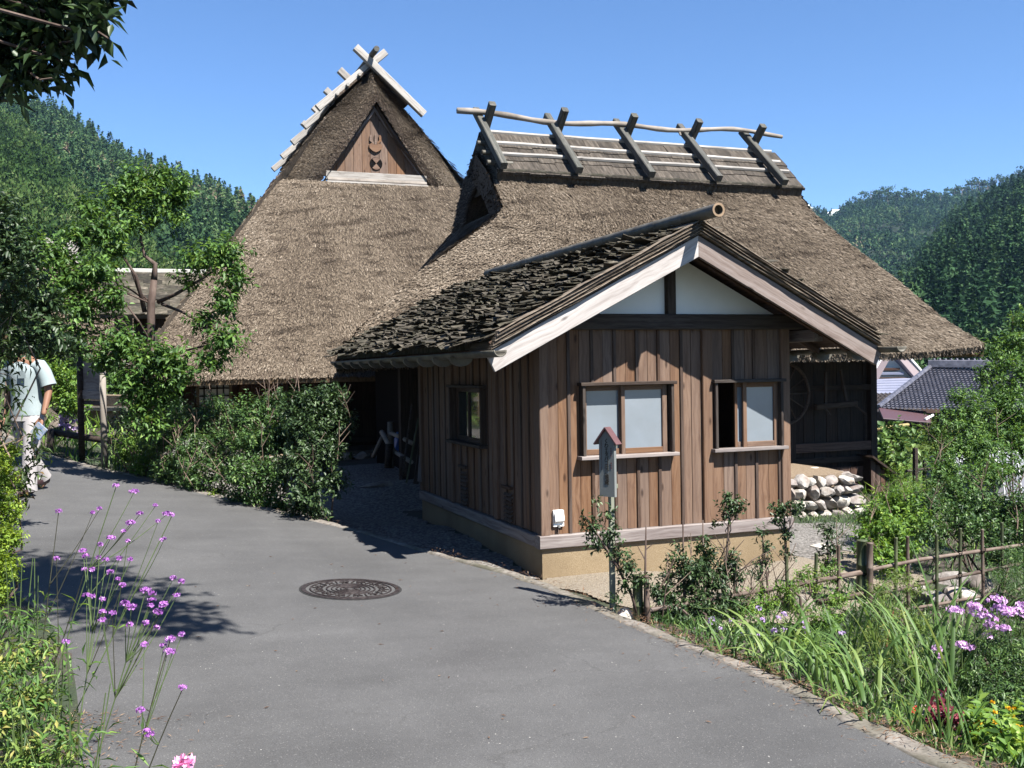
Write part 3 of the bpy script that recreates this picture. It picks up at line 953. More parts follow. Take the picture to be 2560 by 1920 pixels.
# gable end: tie beam, king post, plaster, purlins
board('tie_beam', hp(-.30, .02, 1.955), hp(HW + .28, .02, 1.955), .14, .12, MT['beam'], hut, (0, -1, 0), .008)
board('purlin_end', hp(-.20, -.18, 1.82), hp(-.20, HD, 1.82), .11, .10, MT['grey'], hut, (1, 0, 0), .006)
board('purlin_end', hp(HW + .20, -.18, 1.82), hp(HW + .20, HD, 1.82), .11, .10, MT['grey'], hut, (1, 0, 0), .006)
XM = HW / 2
board('king_post', hp(XM + .02, .03, 2.026), hp(XM + .02, .03, 2.62), .085, .10, MT['beam'], hut, (0, -1, 0), .006)
for sg in (-1, 1):
    x0 = XM + .02 + sg * .044
    xe = XM + sg * 1.16
    me = MB()
    pl = [(x0 - XM, 2.027), (xe - XM, 2.027), (x0 - XM, 2.027 + .51 * abs(xe - x0))]
    if sg > 0: pl = pl
    else: pl = [pl[1], pl[0], pl[2]]
    me.prism([(p[0], p[1]) for p in pl], 0, .04, M4.Translation(hp(XM, .085, 0)) @ M4.Rotation(math.pi / 2, 4, 'X'))
    me.build('plaster_panel', MT['plaster'], hut)

# ---- roof
RT0, RT1 = -.5, 5.75              # along t
EO = .60                          # eaves overhang
PI_ = .51                         # pitch
SL = math.atan(PI_)
def rz(s, off=0): return 2.655 - PI_ * abs(s - XM) + off
for sg in (-1, 1):
    s_e = XM + sg * (XM + EO)
    # barge boards: the bleached face; above, a recessed fascia coloured dark for overhang shade
    a = hp(XM + sg * .002, RT0 - .002, rz(XM) - .075); b = hp(s_e + sg * .02, RT0 - .002, rz(s_e + sg * .02) - .075)
    o = board('barge_board', a, b, .165, .035, MT['barge'] if sg < 0 else MT['barge_brown'], hut, (0, -1, 0), .004, 1, 0, (-sg * PI_, 0))
    a = hp(XM + sg * .002, RT0 + .03, rz(XM) + .035); b = hp(s_e, RT0 + .03, rz(s_e) + .035)
    board('fascia', a, b, .10, .04, MT['batten'], hut, (0, -1, 0), .004, 1, 0, (-sg * PI_, 0))
    # sheathing: planks running with the eaves
    nrm = V((sg * PI_, 0, 1)).normalized()
    for k in range(9):
        f0 = .01 + k / 9 * .985; f1 = f0 + .106
        sa = XM + sg * (XM + EO) * f0; sb = XM + sg * (XM + EO) * f1
        sm = (sa + sb) / 2
        c = hp(sm, 0, rz(sm) + .02)
        board('roof_plank', c + V((0, RT0 + .02, 0)), c + V((0, RT1, 0)), abs(sb - sa) / math.cos(SL) - .004, .018, MT['brownwall'], hut, nrm, .002)
    # rafters
    for k in range(13):
        t = RT0 + .31 + k * .48
        a = hp(XM + sg * .05, t, rz(XM + sg * .05) - .03); b = hp(s_e - sg * .04, t, rz(s_e - sg * .04) - .03)
        if .0 < t < HD and False: continue
        board('rafter', a, b, .045, .065, MT['brownwall'], hut, nrm, .003)
    # layered bark edge showing on the gable
    for k in range(12):
        lay = MB()
        zt = .034 + k * .0098
        out = RT0 - .055 + .016 * math.sin(k * 2.1)
        n = 10
        pts = []
        for i in range(n + 1):
            s = XM + sg * (XM + EO + .03 - .006 * k) * i / n
            pts.append((s, rz(s) + zt + (.004 * math.sin(i * 1.7 + k) if 0 < i < n else 0)))
        vs = []; fs = []
        for s, z in pts:
            for t, dz in ((out, 0), (RT0 + .5, 0), (RT0 + .5, .007), (out, .007)):
                vs.append(hp(s, t + rnd.uniform(-.006, .006), z + dz))
        for i in range(n):
            for q in range(4):
                fs.append([i*4 + q, i*4 + (q+1) % 4, (i+1)*4 + (q+1) % 4, (i+1)*4 + q])
        fs += [[0, 1, 2, 3], [n*4 + 3, n*4 + 2, n*4 + 1, n*4]]
        lay.add(vs, fs)
        lay.build('bark_layer', MT['barkedge'], hut)
    # board under the bark
    mb = MB()
    a = hp(XM, RT0 + .05, rz(XM) + .03); e = hp(s_e, RT0 + .05, rz(s_e) + .03)
    mb.add([a, a + V((0, RT1 - RT0, 0)), e + V((0, RT1 - RT0, 0)), e, a + V((0, 0, .07)), a + V((0, RT1 - RT0, .07)), e + V((0, RT1 - RT0, .07)), e + V((0, 0, .07))],
           [[0, 1, 2, 3], [7, 6, 5, 4], [0, 4, 5, 1], [1, 5, 6, 2], [2, 6, 7, 3], [3, 7, 4, 0]])
    mb.build('bark_bed', MT['bark'], hut)

# bark shingles: curled strips, lapped in courses
def bark_variants():
    out = []
    for k in range(14):
        L = rnd.uniform(.26, .40); w = rnd.uniform(.08, .22)
        lift = rnd.uniform(.004, .05); cup = rnd.uniform(-.04, .055); tw = rnd.uniform(-.02, .02)
        if rnd.random() < .25: lift += rnd.uniform(.02, .05)
        vs = []
        for i, x in enumerate((0, .4, .75, 1)):
            for y in (-.5, 0, .5):
                z = lift * x ** 2.2 + cup * (1 - 4 * y * y) * -1 * (x * .8 + .2) + tw * y * x + rnd.uniform(-.003, .003)
                vs.append((x * L + rnd.uniform(-.012, .012) * (x > .9), y * w * (1 + rnd.uniform(-.05, .05)), z))
        m = len(vs)
        vs += [(a, b, c - .008) for a, b, c in vs]
        fs = []
        for i in range(3):
            for j in range(2):
                q = i * 3 + j
                fs.append([q, q + 3, q + 4, q + 1]); fs.append([q + m, q + 1 + m, q + 4 + m, q + 3 + m])
        for i in range(3):
            fs.append([i*3, i*3 + m, i*3 + 3 + m, i*3 + 3]); fs.append([i*3 + 2, i*3 + 5, i*3 + 5 + m, i*3 + 2 + m])
        for j in range(2):
            fs.append([9 + j, 9 + j + m, 10 + j + m, 10 + j]); fs.append([j, j + 1, j + 1 + m, j + m])
        out.append(mesh_np('bark_shingle', vs, fs, MT['bark']))
    return out
BV = bark_variants()

def shingle_roof(parent, P, Dn, Al, Nn, length, width, nper, exposure, near, limit=300, sc=1.0):
    """P ridge start, Dn down-slope, Al along, Nn normal"""
    rows = int(length / exposure)
    items = []
    for i in range(rows):
        y = rnd.uniform(0, .1)
        while y < width - .03:
            m = rnd.choice(BV)
            wv = .19 * sc
            base = P + Dn * (i * exposure - .04 + rnd.uniform(-.012, .012)) + Al * (y + wv / 2) + Nn * (.018 + rnd.uniform(0, .016))
            a = rnd.gauss(0, .2)
            x = (Dn * math.cos(a) + Al * math.sin(a))
            tilt = rnd.gauss(.06, .04) + (.13 if rnd.random() < .12 else 0)
            x = (x + Nn * tilt).normalized()
            z = (Nn - x * x.dot(Nn)).normalized(); yv = z.cross(x)
            mt = M4((x * sc, yv * sc, z * sc)).transposed().to_4x4(); mt.translation = base
            items.append(((base - near).length, m, mt))
            y += wv * rnd.uniform(.7, 1.15)
    items.sort(key=lambda q: q[0])
    for d, m, mt in items[:limit]:
        obj('bark_shingle', m, parent, mt)
    rest = items[limit:]
    if rest:
        vs = []; fs = []
        for d, m, mt in rest:
            b = len(vs)
            vs += [mt @ q.co for q in m.vertices]
            fs += [[i + b for i in p.vertices] for p in m.polygons]
        o = obj('bark_shingles_far', mesh_np('bark_shingles_far', [tuple(q) for q in vs], fs, MT['bark']), parent)
        o['kind'] = 'stuff'

LSL = (XM + EO) / math.cos(SL) + .03
dn = V((-math.cos(SL), 0, -math.sin(SL))); nn = V((-math.sin(SL), 0, math.cos(SL)))
shingle_roof(hut, hp(XM, RT0 - .02, rz(XM) + .105), dn, V((0, 1, 0)), nn, LSL, RT1 - RT0, 30, .052, hp(-.3, 0, 2), 290, .8)
dn = V((math.cos(SL), 0, -math.sin(SL))); nn = V((math.sin(SL), 0, math.cos(SL)))
shingle_roof(hut, hp(XM, RT0 - .02, rz(XM) + .105), dn, V((0, 1, 0)), nn, LSL, RT1 - RT0, 30, .11, hp(2, 0, 2), 0)

# ridge: thick bamboo, hollow at the cut end
def hollow_bamboo(name, a, b, r, parent, mat, nodes_=.5):
    a = V(a); b = V(b); d = (b - a); L = d.length; d.normalize()
    pts = []; rr = []
    k = max(2, int(L / nodes_))
    for i in range(k):
        x0 = L * i / k
        for x, q in ((x0, r * 1.05), (x0 + .012, r), (x0 + L / k - .012, r)):
            pts.append(a + d * x); rr.append(q)
    pts.append(b); rr.append(r * 1.04)
    mb = MB(); mb.tube(pts, rr, 16, caps=False)
    # inner wall of the open end
    mb.tube([a, a + d * .12], [r * .72, r * .72], 16, caps=False)
    o = mb.build(name, mat, parent, True)
    ring = MB()
    up = V((0, 0, 1)); s = d.cross(up).normalized(); u = s.cross(d)
    n = 20
    vs = [a + (s * math.cos(6.2832 * i / n) + u * math.sin(6.2832 * i / n)) * r * q for q in (1.05, .72) for i in range(n)]
    ring.add([v - d * .001 for v in vs], [[i, (i + 1) % n, n + (i + 1) % n, n + i] for i in range(n)])
    ring.build('cut_end', MT['bambooc'], o)
    pl = MB(); pl.tube([a + d * .07, a + d * .075], r * .72, 16); pl.build('node_wall', MT['bambooc'], o)
    return o
hollow_bamboo('ridge_bamboo', hp(XM, -.84, 2.845), hp(XM, 4.9, 2.845), .056, hut, MT['bamboo'])

# split-bamboo gutters on half-round brackets
for sg, s_g in ((-1, -EO - .035), (1, HW + EO + .05)):
    zg = 1.70
    n = 9; vs = []; fs = []
    T0, T1 = -.78, 5.85
    for i in range(24):
        t = T0 + (T1 - T0) * i / 23
        zz = zg - .012 * (t - T0) / 6
        for q, rr_ in ((0, .055), (1, .046)):
            for k in range(n):
                a_ = math.pi + math.pi * k / (n - 1)
                vs.append(hp(s_g + math.cos(a_) * rr_, t, zz + math.sin(a_) * rr_))
    for i in range(23):
        b = i * 2 * n
        for k in range(n - 1):
            fs.append([b + k, b + k + 1, b + 2*n + k + 1, b + 2*n + k])
            fs.append([b + n + k, b + 3*n + k, b + 3*n + k + 1, b + n + k + 1])
        fs.append([b, b + 2*n, b + 3*n, b + n]); fs.append([b + n - 1, b + 2*n - 1, b + 4*n - 1, b + 3*n - 1])
    b = 0
    for k in range(n - 1): fs.append([k, n + k, n + k + 1, k + 1])
    o = obj('gutter', mesh_np('gutter', [tuple(v) for v in vs], fs, MT['bamboo'], True), hut)
    for k in range(12):
        t = .307 - .52 + k * .524 if sg > 0 else .307 + k * .522
        if t > 5.8: continue
        mb = MB()
        pr = [(math.cos(math.pi + math.pi * i / 10) * .105, math.sin(math.pi + math.pi * i / 10) * .085) for i in range(11)]
        mb.prism(pr, -.03, .03, M4.Translation(hp(s_g + .03 * -sg, t, zg - .035)) @ M4.Rotation(math.pi / 2, 4, 'X'))
        mb.build('gutter_bracket', MT['bamboo'], o)
# outside socket cover low on the front wall
so = thing('socket_cover', 'white hooded outdoor socket cover low on the sunlit board wall', 'socket', hp(.16, 0, .19))
mb = MB()
prof = [(0, 0), (.012, -.0), (.05, .035), (.052, .05), (.045, .085), (.028, .118), (0, .128)]
for a_, b_ in ((0, .085),):
    mt = M4.Translation(hp(.125, .022, .175)) @ M4.Rotation(math.pi / 2, 4, 'Z') @ M4.Rotation(math.pi / 2, 4, 'X')
    mb.prism([(-x, y + .012) for x, y in prof], 0, .085, mt)
mb.build('hood', MT['white'], so)
mb = MB(); mb.span(hp(.118, .0, .172), hp(.218, .024, .312)); mb.build('back_plate', MT['white'], so)
mb = MB(); mb.tube([hp(.165, -.012, .186), hp(.165, -.012, .165)], .013, 8); mb.build('outlet', plain('grey_plastic', (.3, .3, .29)), so)
mb = MB(); mb.tube([hp(.165, .02, .17), hp(.168, .02, ZT1)], .006, 6); mb.build('cable', MT['batten'], so)
# ------------------------------------------------------------------ thatch
MT['straw'] = leafmat('straw', [(0, (.062, .047, .034)), (.3, (.155, .12, .087)), (.6, (.275, .22, .164)), (.88, (.40, .33, .255)), (1, (.55, .465, .37))], 0, .8, .12, .395)
MT['strawdark'] = leafmat('dark_straw', [(0, (.05, .038, .028)), (.4, (.125, .094, .072)), (.8, (.22, .172, .135)), (1, (.33, .27, .215))], 0, .85, .1)

def patch_mesh(name, F, nu, nv, mat, parent, amp=.03, seed=0, flip=False, thick=None):
    """F(u,v)->xyz arrays; v runs from eave to ridge"""
    u, v = np.meshgrid(np.linspace(0, 1, nu), np.linspace(0, 1, nv), indexing='ij')
    P = F(u.ravel(), v.ravel())
    e = 1e-3
    Nn = np.cross(F(u.ravel() + e, v.ravel()) - P, F(u.ravel(), v.ravel() + e) - P)
    Nn /= np.linalg.norm(Nn, axis=1)[:, None] + 1e-12
    if flip: Nn = -Nn
    r = np.random.default_rng(seed)
    h = np.zeros(len(P))
    for k in range(7):
        w = r.normal(0, 1, 3) * (1.2 + k * .8)
        h += np.sin(P @ w + r.uniform(0, 6)) / (1 + k)
    P = P + Nn * (h * amp - amp * 1.9 - .012)[:, None]
    f = grid_faces(nu, nv)
    if flip: f = f[:, ::-1]
    return obj(name, mesh_np(name, P, f, mat, True), parent)

def straws(name, F, n, L, W, tilt, mat, parent, seed=0, flip=False, mask=None, patchy=.25, lift=0.0):
    r = np.random.default_rng(seed)
    u = r.random(n); v = r.random(n)
    e = 2e-3
    P = F(u, v)
    du = F(u + e, v) - P; dv = F(u, v + e) - P
    area = np.linalg.norm(np.cross(du, dv), axis=1)
    keep = r.random(n) < area / area.max()
    if mask is not None: keep &= mask(P)
    u, v, P, du, dv = u[keep], v[keep], P[keep], du[keep], dv[keep]
    n = len(P)
    Nn = np.cross(du, dv); Nn /= np.linalg.norm(Nn, axis=1)[:, None] + 1e-12
    if flip: Nn = -Nn
    dn = -dv / (np.linalg.norm(dv, axis=1)[:, None] + 1e-12)
    S = np.cross(dn, Nn)
    a = r.normal(0, .22, n)[:, None]
    # rows: thatch courses make slightly raised bands
    t = (tilt + np.abs(r.normal(0, tilt * .7, n)))[:, None]
    D = dn * np.cos(a) + S * np.sin(a)
    D = D + Nn * t
    D /= np.linalg.norm(D, axis=1)[:, None]
    l = (L * r.uniform(.6, 1.3, n))[:, None]; w = (W * r.uniform(.5, 1.4, n))[:, None]
    Sn = np.cross(D, Nn); Sn /= np.linalg.norm(Sn, axis=1)[:, None] + 1e-9
    b = P - D * l * .55 + Nn * (lift + l * t * .25) - Nn * .012
    q = b + D * l
    vs = np.stack([b - Sn * w * .5, b + Sn * w * .5, q + Sn * w * .4, q - Sn * w * .4], 1).reshape(-1, 3)
    f = np.arange(n * 4).reshape(-1, 4)
    tone = np.zeros(n)
    for k in range(6):
        wv = r.normal(0, 1, 3) * (.5 + k * .7) * (1, 1, 1.6)
        tone += np.sin(P @ wv + r.uniform(0, 6)) / (1.5 + k)
    w1 = np.array((2.3, 2.9, 8.0)); w2_ = np.array((-3.1, 1.7, 11.0)); w3 = np.array((1.1, -.9, 5.0))
    c_ = np.sin(P @ w1 + 2 * np.sin(P @ w3)) * np.sin(P @ w2_ + 1.5 * np.sin(P @ w3 * .7 + 1))
    st = np.sin(P[:, 0] * 5.1 + np.sin(P[:, 2] * 1.3) * 1.5) * np.sin(P[:, 0] * 2.3 + 1)
    val = np.clip(r.normal(.47, .21, n) + tone * patchy * .35 - np.clip(c_ - .45, 0, 1) * .55 + st * .05, 0, 1)
    o = obj(name, mesh_np(name, vs, f, mat, False, np.repeat(val, 4)), parent)
    o['kind'] = 'stuff'
    return o

def quadF(bl, br, tr, tl, bow=0.0, sag=None):
    """bilinear sheet; bow bends the left and right borders inwards half way, sag lowers it"""
    bl, br, tr, tl = [np.array(x, float) for x in (bl, br, tr, tl)]
    def F(u, v):
        u = np.asarray(u)[:, None]; v = np.asarray(v)[:, None]
        P = (bl * (1 - u) + br * u) * (1 - v) + (tl * (1 - u) + tr * u) * v
        if sag is not None:
            P = P + np.array(sag) * (np.sin(np.pi * np.clip(v, 0, 1)))
        return P
    return F

def eave_under(name, pts_out, pts_in, parent):
    n = len(pts_out)
    mb = MB()
    mb.add(list(pts_out) + list(pts_in), [[i, i + 1, n + i + 1, n + i] for i in range(n - 1)])
    return mb.build(name, MT['thatchlight'], parent)

def uma(parent, c, ax, L, w, t, ang, mat, tag_=None, stub=.42):
    """a crossed pair of ridge timbers; c crossing point, ax ridge direction"""
    ax = V(ax); side = V((0, 0, 1)).cross(ax)
    for sg in (-1, 1):
        d = side * sg * math.cos(ang) + V((0, 0, -math.sin(ang)))
        off = ax * (t * .52 * sg)
        nr = V((side.x * sg * math.sin(ang), side.y * sg * math.sin(ang), math.cos(ang)))
        board('ridge_timber', c - d * stub + off, c + d * (L - stub) + off, t, w, mat, parent, nr, .012, 1)

# ================================================================== middle house, ridge along x
HB = thing('thatched_house', 'low thatched farmhouse with five crossed timbers and a bare pole along its ridge', 'house', (8.5, 15.4, -.8))
YE, YB, YR = 13.9, 20.6, 17.5
ZEb = 1.72
def b_left(v):      # hip line, front (eave tip -> gable foot -> ridge)
    return np.interp(v, [0, .12, .30, .55, .62, 1.0], [2.73, 3.12, 4.20, 5.80, 6.05, 6.05])
def b_y(v): return np.interp(v, [0, .12, .30, .55, .62, .8, 1.0], [13.9, 14.30, 15.05, 15.95, 16.15, 16.75, 17.5])
def b_z(v): return np.interp(v, [0, .12, .30, .55, .62, .8, 1.0], [ZEb, 2.15, 3.02, 4.02, 4.28, 4.98, 5.5])
def b_right(v): return np.interp(v, [0, .12, .30, .55, .7, 1.0], [14.28, 13.98, 13.45, 12.75, 12.42, 12.42])
def FBf(u, v):
    vc = np.clip(v, 0, 1.01)
    x = b_left(vc) * (1 - u) + b_right(vc) * u
    y = b_y(vc) + .10 * (np.abs(u - .5) * 2) ** 6 * (1 - vc) * 0
    z = b_z(vc) + .13 * (np.clip(u - .8, 0, 1) / .2) ** 2 * np.clip(1 - vc * 6, 0, 1) - .07 * (np.clip(.12 - u, 0, 1) / .12) ** 2 * np.clip(1 - vc * 5, 0, 1)
    return np.stack([x, y, z], -1)
patch_mesh('thatch', FBf, 120, 60, MT['thatchcore'], HB, .03, 1)
straws('thatch_straw', FBf, 230000, .13, .016, .16, MT['straw'], HB, 1)
# left hip (drawn in towards the neighbouring roof), right hip, back
def FBl(u, v):      # u from back to front
    v = np.clip(v, 0, 1.0); vv = v * .62
    fr = np.stack([b_left(vv), b_y(vv), b_z(vv)], -1)
    bk = np.stack([4.1 + (6.05 - 4.1) * v, 20.6 + (19.05 - 20.6) * v, 1.72 + (4.25 - 1.72) * v], -1)
    uu = np.asarray(u)[:, None]
    return bk * (1 - uu) + fr * uu
patch_mesh('thatch', FBl, 40, 30, MT['thatchcore'], HB, .02, 2)
straws('thatch_straw', FBl, 24000, .13, .018, .12, MT['straw'], HB, 2)
def FBr(u, v):
    v = np.clip(v, 0, 1.0); vv = v * .70
    fr = np.stack([b_right(vv), b_y(vv), b_z(vv)], -1)
    bk = fr.copy(); bk[:, 1] = 35.0 - fr[:, 1]
    uu = np.asarray(u)[:, None]
    return fr * (1 - uu) + bk * uu
patch_mesh('thatch', FBr, 30, 24, MT['thatchcore'], HB, .02, 3)
straws('thatch_straw', FBr, 7000, .14, .026, .15, MT['straw'], HB, 3)
def FBb(u, v):
    P = FBf(1 - u, v); P[:, 1] = 35.0 - P[:, 1]
    vc = np.clip(v, 0, 1)
    lx = np.interp(vc, [0, .62, 1], [4.1, 6.05, 6.05]); uu = np.asarray(u)
    P[:, 0] = b_right(vc) * (1 - uu) + lx * uu
    P[:, 1] = np.minimum(P[:, 1], 20.6)
    return P
patch_mesh('thatch', FBb, 30, 24, MT['thatchcore'], HB, .02, 4)
# gable walls: left and right
def tri_board_gable(X, y0, y1, z0, apex, n, mat, parent, nx):
    yc = (y0 + y1) / 2
    for i in range(n):
        a = y0 + (y1 - y0) * i / n; b = y0 + (y1 - y0) * (i + 1) / n
        m = (a + b) / 2
        h = (apex - z0) * (1 - abs(m - yc) / ((y1 - y0) / 2))
        board('gable_board', (X, m, z0), (X, m, z0 + h), b - a - .006, .03, mat, parent, (nx, 0, 0))
tri_board_gable(6.55, 16.2, 18.8, 4.2, 5.35, 9, MT['darkwall'], HB, -1)
tri_board_gable(12.0, 16.2, 18.8, 4.2, 5.35, 9, MT['brownwall'], HB, 1)
# thick thatch verges, their cut faces and undersides
for X, sx in ((6.05, 1), (12.42, -1)):
    for sg in (-1, 1):
        def FV(u, v, X=X, sx=sx, sg=sg):
            u = np.asarray(u); v = np.asarray(v)
            vv = .60 + .40 * np.clip(v, 0, 1)
            y = b_y(vv); z = b_z(vv)
            if sg > 0: y = 35.0 - y
            return np.stack([X - sx * .02 + sx * .5 * u * 0 + 0 * v, y + (17.5 - y) * .0 + (.26 * u) * (1 if sg < 0 else -1), z - .42 * u], -1)
        patch_mesh('thatch_verge', FV, 6, 12, MT['thatchcut'], HB, .01, 5)
        straws('verge_straw', FV, 2600, .09, .03, .5, MT['strawdark'], HB, 6, flip=(sx * sg > 0) ^ True)
        def FU(u, v, X=X, sx=sx, sg=sg):
            vv = .60 + .40 * np.clip(v, 0, 1)
            y = b_y(vv); z = b_z(vv)
            y = y + .26
            if sg > 0: y = 35.0 - y
            return np.stack([X + sx * .5 * u, y, z - .42], -1)
        patch_mesh('thatch_verge', FU, 4, 12, MT['thatchcut'], HB, .01, 5)
# eaves: front cut face and underside
n = 60
uo = np.linspace(0, 1, n)
top = FBf(uo, np.zeros(n))
lowp = top + (0, .05, -.105)
lowp[:, 2] = np.minimum(lowp[:, 2], top[:, 2] - .09)
inn = np.stack([np.interp(uo, [0, 1], [4.2, 12.95]), np.full(n, 15.35), np.full(n, 2.05)], -1)
mb = MB()
mb.add([tuple(p) for p in top] + [tuple(p) for p in lowp], [[i, n + i, n + i + 1, i + 1] for i in range(n - 1)])
mb.add([tuple(p) for p in lowp] + [tuple(p) for p in inn], [[i, n + i, n + i + 1, i + 1] for i in range(n - 1)])
mb.build('eave', MT['thatchlight'], HB)
def FBe(u, v):
    P = FBf(u, np.zeros_like(u))
    return P + np.stack([0 * v, .05 * (1 - v), -.105 * (1 - v)], -1)
straws('eave_straw', FBe, 9000, .09, .02, .35, MT['straw'], HB, 8)
# left side eave underside
mb = MB()
L0 = FBl(np.linspace(0, 1, 12), np.zeros(12))
mb.add([tuple(p + (0, 0, -.10)) for p in L0] + [(5.0, 15.4 + 4 * (1 - i / 11), 2.05) for i in range(12)], [[i, i + 1, 13 + i, 12 + i] for i in range(11)])
mb.add([tuple(p) for p in L0] + [tuple(p + (0, 0, -.10)) for p in L0], [[i, i + 1, 13 + i, 12 + i] for i in range(11)])
R0 = FBr(np.linspace(0, 1, 12), np.zeros(12))
mb.add([tuple(p + (-.05, 0, -.10)) for p in R0] + [(12.95, 15.4 + 4.6 * i / 11, 2.05) for i in range(12)], [[i, i + 1, 13 + i, 12 + i] for i in range(11)])
mb.add([tuple(p) for p in R0] + [tuple(p + (-.05, 0, -.10)) for p in R0], [[i, i + 1, 13 + i, 12 + i] for i in range(11)])
mb.build('eave', MT['thatchlight'], HB)
# bark saddle over the ridge
for sg in (-1, 1):
    ang = math.radians(41)
    for k in range(22):
        x0 = 6.12 + k * .288
        for j, (f0, f1) in enumerate(((.0, .50), (.44, .94), (.88, 1.32))):
            if sg > 0 and j > 0: continue
            dx = rnd.uniform(-.01, .01)
            d = V((0, sg * math.cos(ang), -math.sin(ang)))
            a = V((x0 + .144 + dx, YR, 5.83 - j * .02)) + d * f0; b = V((x0 + .144 + dx, YR, 5.83 - j * .02)) + d * (f1 + rnd.uniform(-.03, .03))
            board('ridge_bark', a, b, .295, .05, MT['barkr'] if 'barkr' in MT else MT['thatchcut'], HB, (0, sg * math.sin(ang), math.cos(ang)), .008, 2, .006)
mb = MB()
mb.add([(6.1, 16.55, 4.93), (12.42, 16.55, 4.93), (12.42, 17.5, 5.75), (6.1, 17.5, 5.75), (6.1, 18.45, 4.93), (12.42, 18.45, 4.93),
        (6.1, 16.65, 4.7), (12.42, 16.65, 4.7), (6.1, 18.35, 4.7), (12.42, 18.35, 4.7)],
       [[0, 1, 2, 3], [3, 2, 5, 4], [0, 6, 7, 1], [4, 5, 9, 8], [0, 3, 4, 8, 6], [1, 7, 9, 5, 2]])
mb.build('ridge_saddle', MT['thatchcore'], HB)
# long light battens on the saddle
for sg in (-1, 1):
    for f in (.03, .42, .80):
        d = V((0, sg * math.cos(math.radians(41)), -math.sin(math.radians(41))))
        c = V((0, YR, 5.87)) + d * f
        pts = [V((6.25 + 6.1 * i / 12, c.y, c.z + rnd.uniform(-.006, .006))) for i in range(13)]
        mb = MB(); mb.tube(pts, .042, 7); mb.build('ridge_batten', MT['umal'], HB)
# rolled bark and short bamboo at the gable end of the ridge
for f in (.32, .66, 1.0):
    d = V((0, -math.cos(math.radians(41)), -math.sin(math.radians(41))))
    c = V((0, YR, 5.80)) + d * f
    hollow_bamboo('ridge_bamboo', (5.98, c.y, c.z), (6.45, c.y, c.z), .045, HB, MT['bamboo'])
d = V((0, -math.cos(math.radians(41)), -math.sin(math.radians(41))))
hollow_bamboo('bark_roll', V((6.1, YR, 5.8)) + d * 1.26, V((12.4, YR, 5.8)) + d * 1.26, .045, HB, MT['bark'])
for x in (6.21, 7.63, 9.07, 10.48, 11.94):
    uma(HB, V((x, YR, 6.05)), (1, 0, 0), 1.93, .13, .125, math.radians(42), MT['uma'], stub=.38)
pts = []
for i in range(30):
    f = i / 29
    pts.append(V((5.70 + 6.95 * f, YR + .02 * math.sin(f * 13), 6.17 + .035 * math.sin(f * 17) - .05 * math.sin(f * 5) + .03 * (1 - f))))
mb = MB(); mb.tube(pts, [.055 + .006 * math.sin(i * 1.9) - .012 * i / 29 for i in range(30)], 9)
mb.build('ridge_pole', MT['pole'], HB, True)
mb = MB(); q = pts[19]; mb.tube([q, q + V((.02, -.03, -.10))], [.03, .018], 6); mb.build('pole_stub', MT['pole'], HB)
mb = MB(); mb.span((4.6, 15.5, -1.1), (13.0, 19.6, 2.1)); mb.build('dark_backing', MT['black'], HB)  # black box added behind the boards, stands for the dark inside
# walls: dark boards on posts with rails
ZG = -1.0
for a, b in ((4.0, 13.0),):
    x = a
    while x < b - .02:
        wv = min(rnd.uniform(.2, .3), b - x)
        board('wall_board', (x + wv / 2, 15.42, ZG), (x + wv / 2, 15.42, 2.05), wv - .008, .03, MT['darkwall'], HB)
        x += wv
for x in (4.05, 5.6, 7.3, 9.3, 11.2, 13.02):
    board('wall_post', (x, 15.36, ZG), (x, 15.36, 2.05), .14, .14, MT['darkwall'], HB)
for z, wv, mt_ in ((.02, .16, 'brownwall'), (-.22, .10, 'darkwall'), (1.1, .10, 'darkwall')):
    board('wall_rail', (9.3, 15.33, z), (12.95, 15.33, z), wv, .06, MT[mt_], HB)
y = 15.45
while y < 19.5:
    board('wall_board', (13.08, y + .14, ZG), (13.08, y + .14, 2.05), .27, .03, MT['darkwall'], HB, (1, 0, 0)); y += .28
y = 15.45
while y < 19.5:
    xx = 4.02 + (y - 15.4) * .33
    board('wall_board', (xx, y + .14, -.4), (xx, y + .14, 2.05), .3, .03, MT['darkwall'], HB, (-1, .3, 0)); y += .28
for k in range(5):
    board('lower_panel', (11.35 + k * .32, 15.31, -.95), (11.35 + k * .32, 15.31, -.36), .31, .02, MT['brownwall'], HB)
board('wall_rail', (11.2, 15.28, -.74), (12.95, 15.28, -.74), .05, .04, MT['brownwall'], HB)

# ================================================================== large house, gable to the road
HA = thing('thatched_house', 'tall thatched farmhouse whose steep gable holds a boarded triangle with a carved crest', 'house', (5.75, 23, -.4))
AX = 5.75; AE = 20.7; AZ = 1.46
GY = 24.0; GZ = 6.02               # foot of the gable
HWA = 5.9
def a_front(u, v):
    u = np.asarray(u); v = np.asarray(v)
    vc = np.clip(v, 0, 1)
    hw = np.interp(vc, [0, .5, 1], [HWA, 4.12, 2.42])
    x = AX + (u * 2 - 1) * hw
    y = np.interp(vc, [0, .5, 1], [AE, 22.25, 23.75])
    z = np.interp(vc, [0, .5, 1], [AZ, 3.66, GZ - .06]) + .12 * np.sin(np.pi * vc) * 0
    edge = np.abs(u * 2 - 1) ** 6
    z = z - edge * .10 * (1 - vc) + 0 * v
    y = y + edge * .10
    return np.stack([x, y, z], -1)
patch_mesh('thatch', a_front, 110, 60, MT['thatchcore'], HA, .035, 11)
straws('thatch_straw', a_front, 215000, .15, .018, .15, MT['straw'], HA, 11)
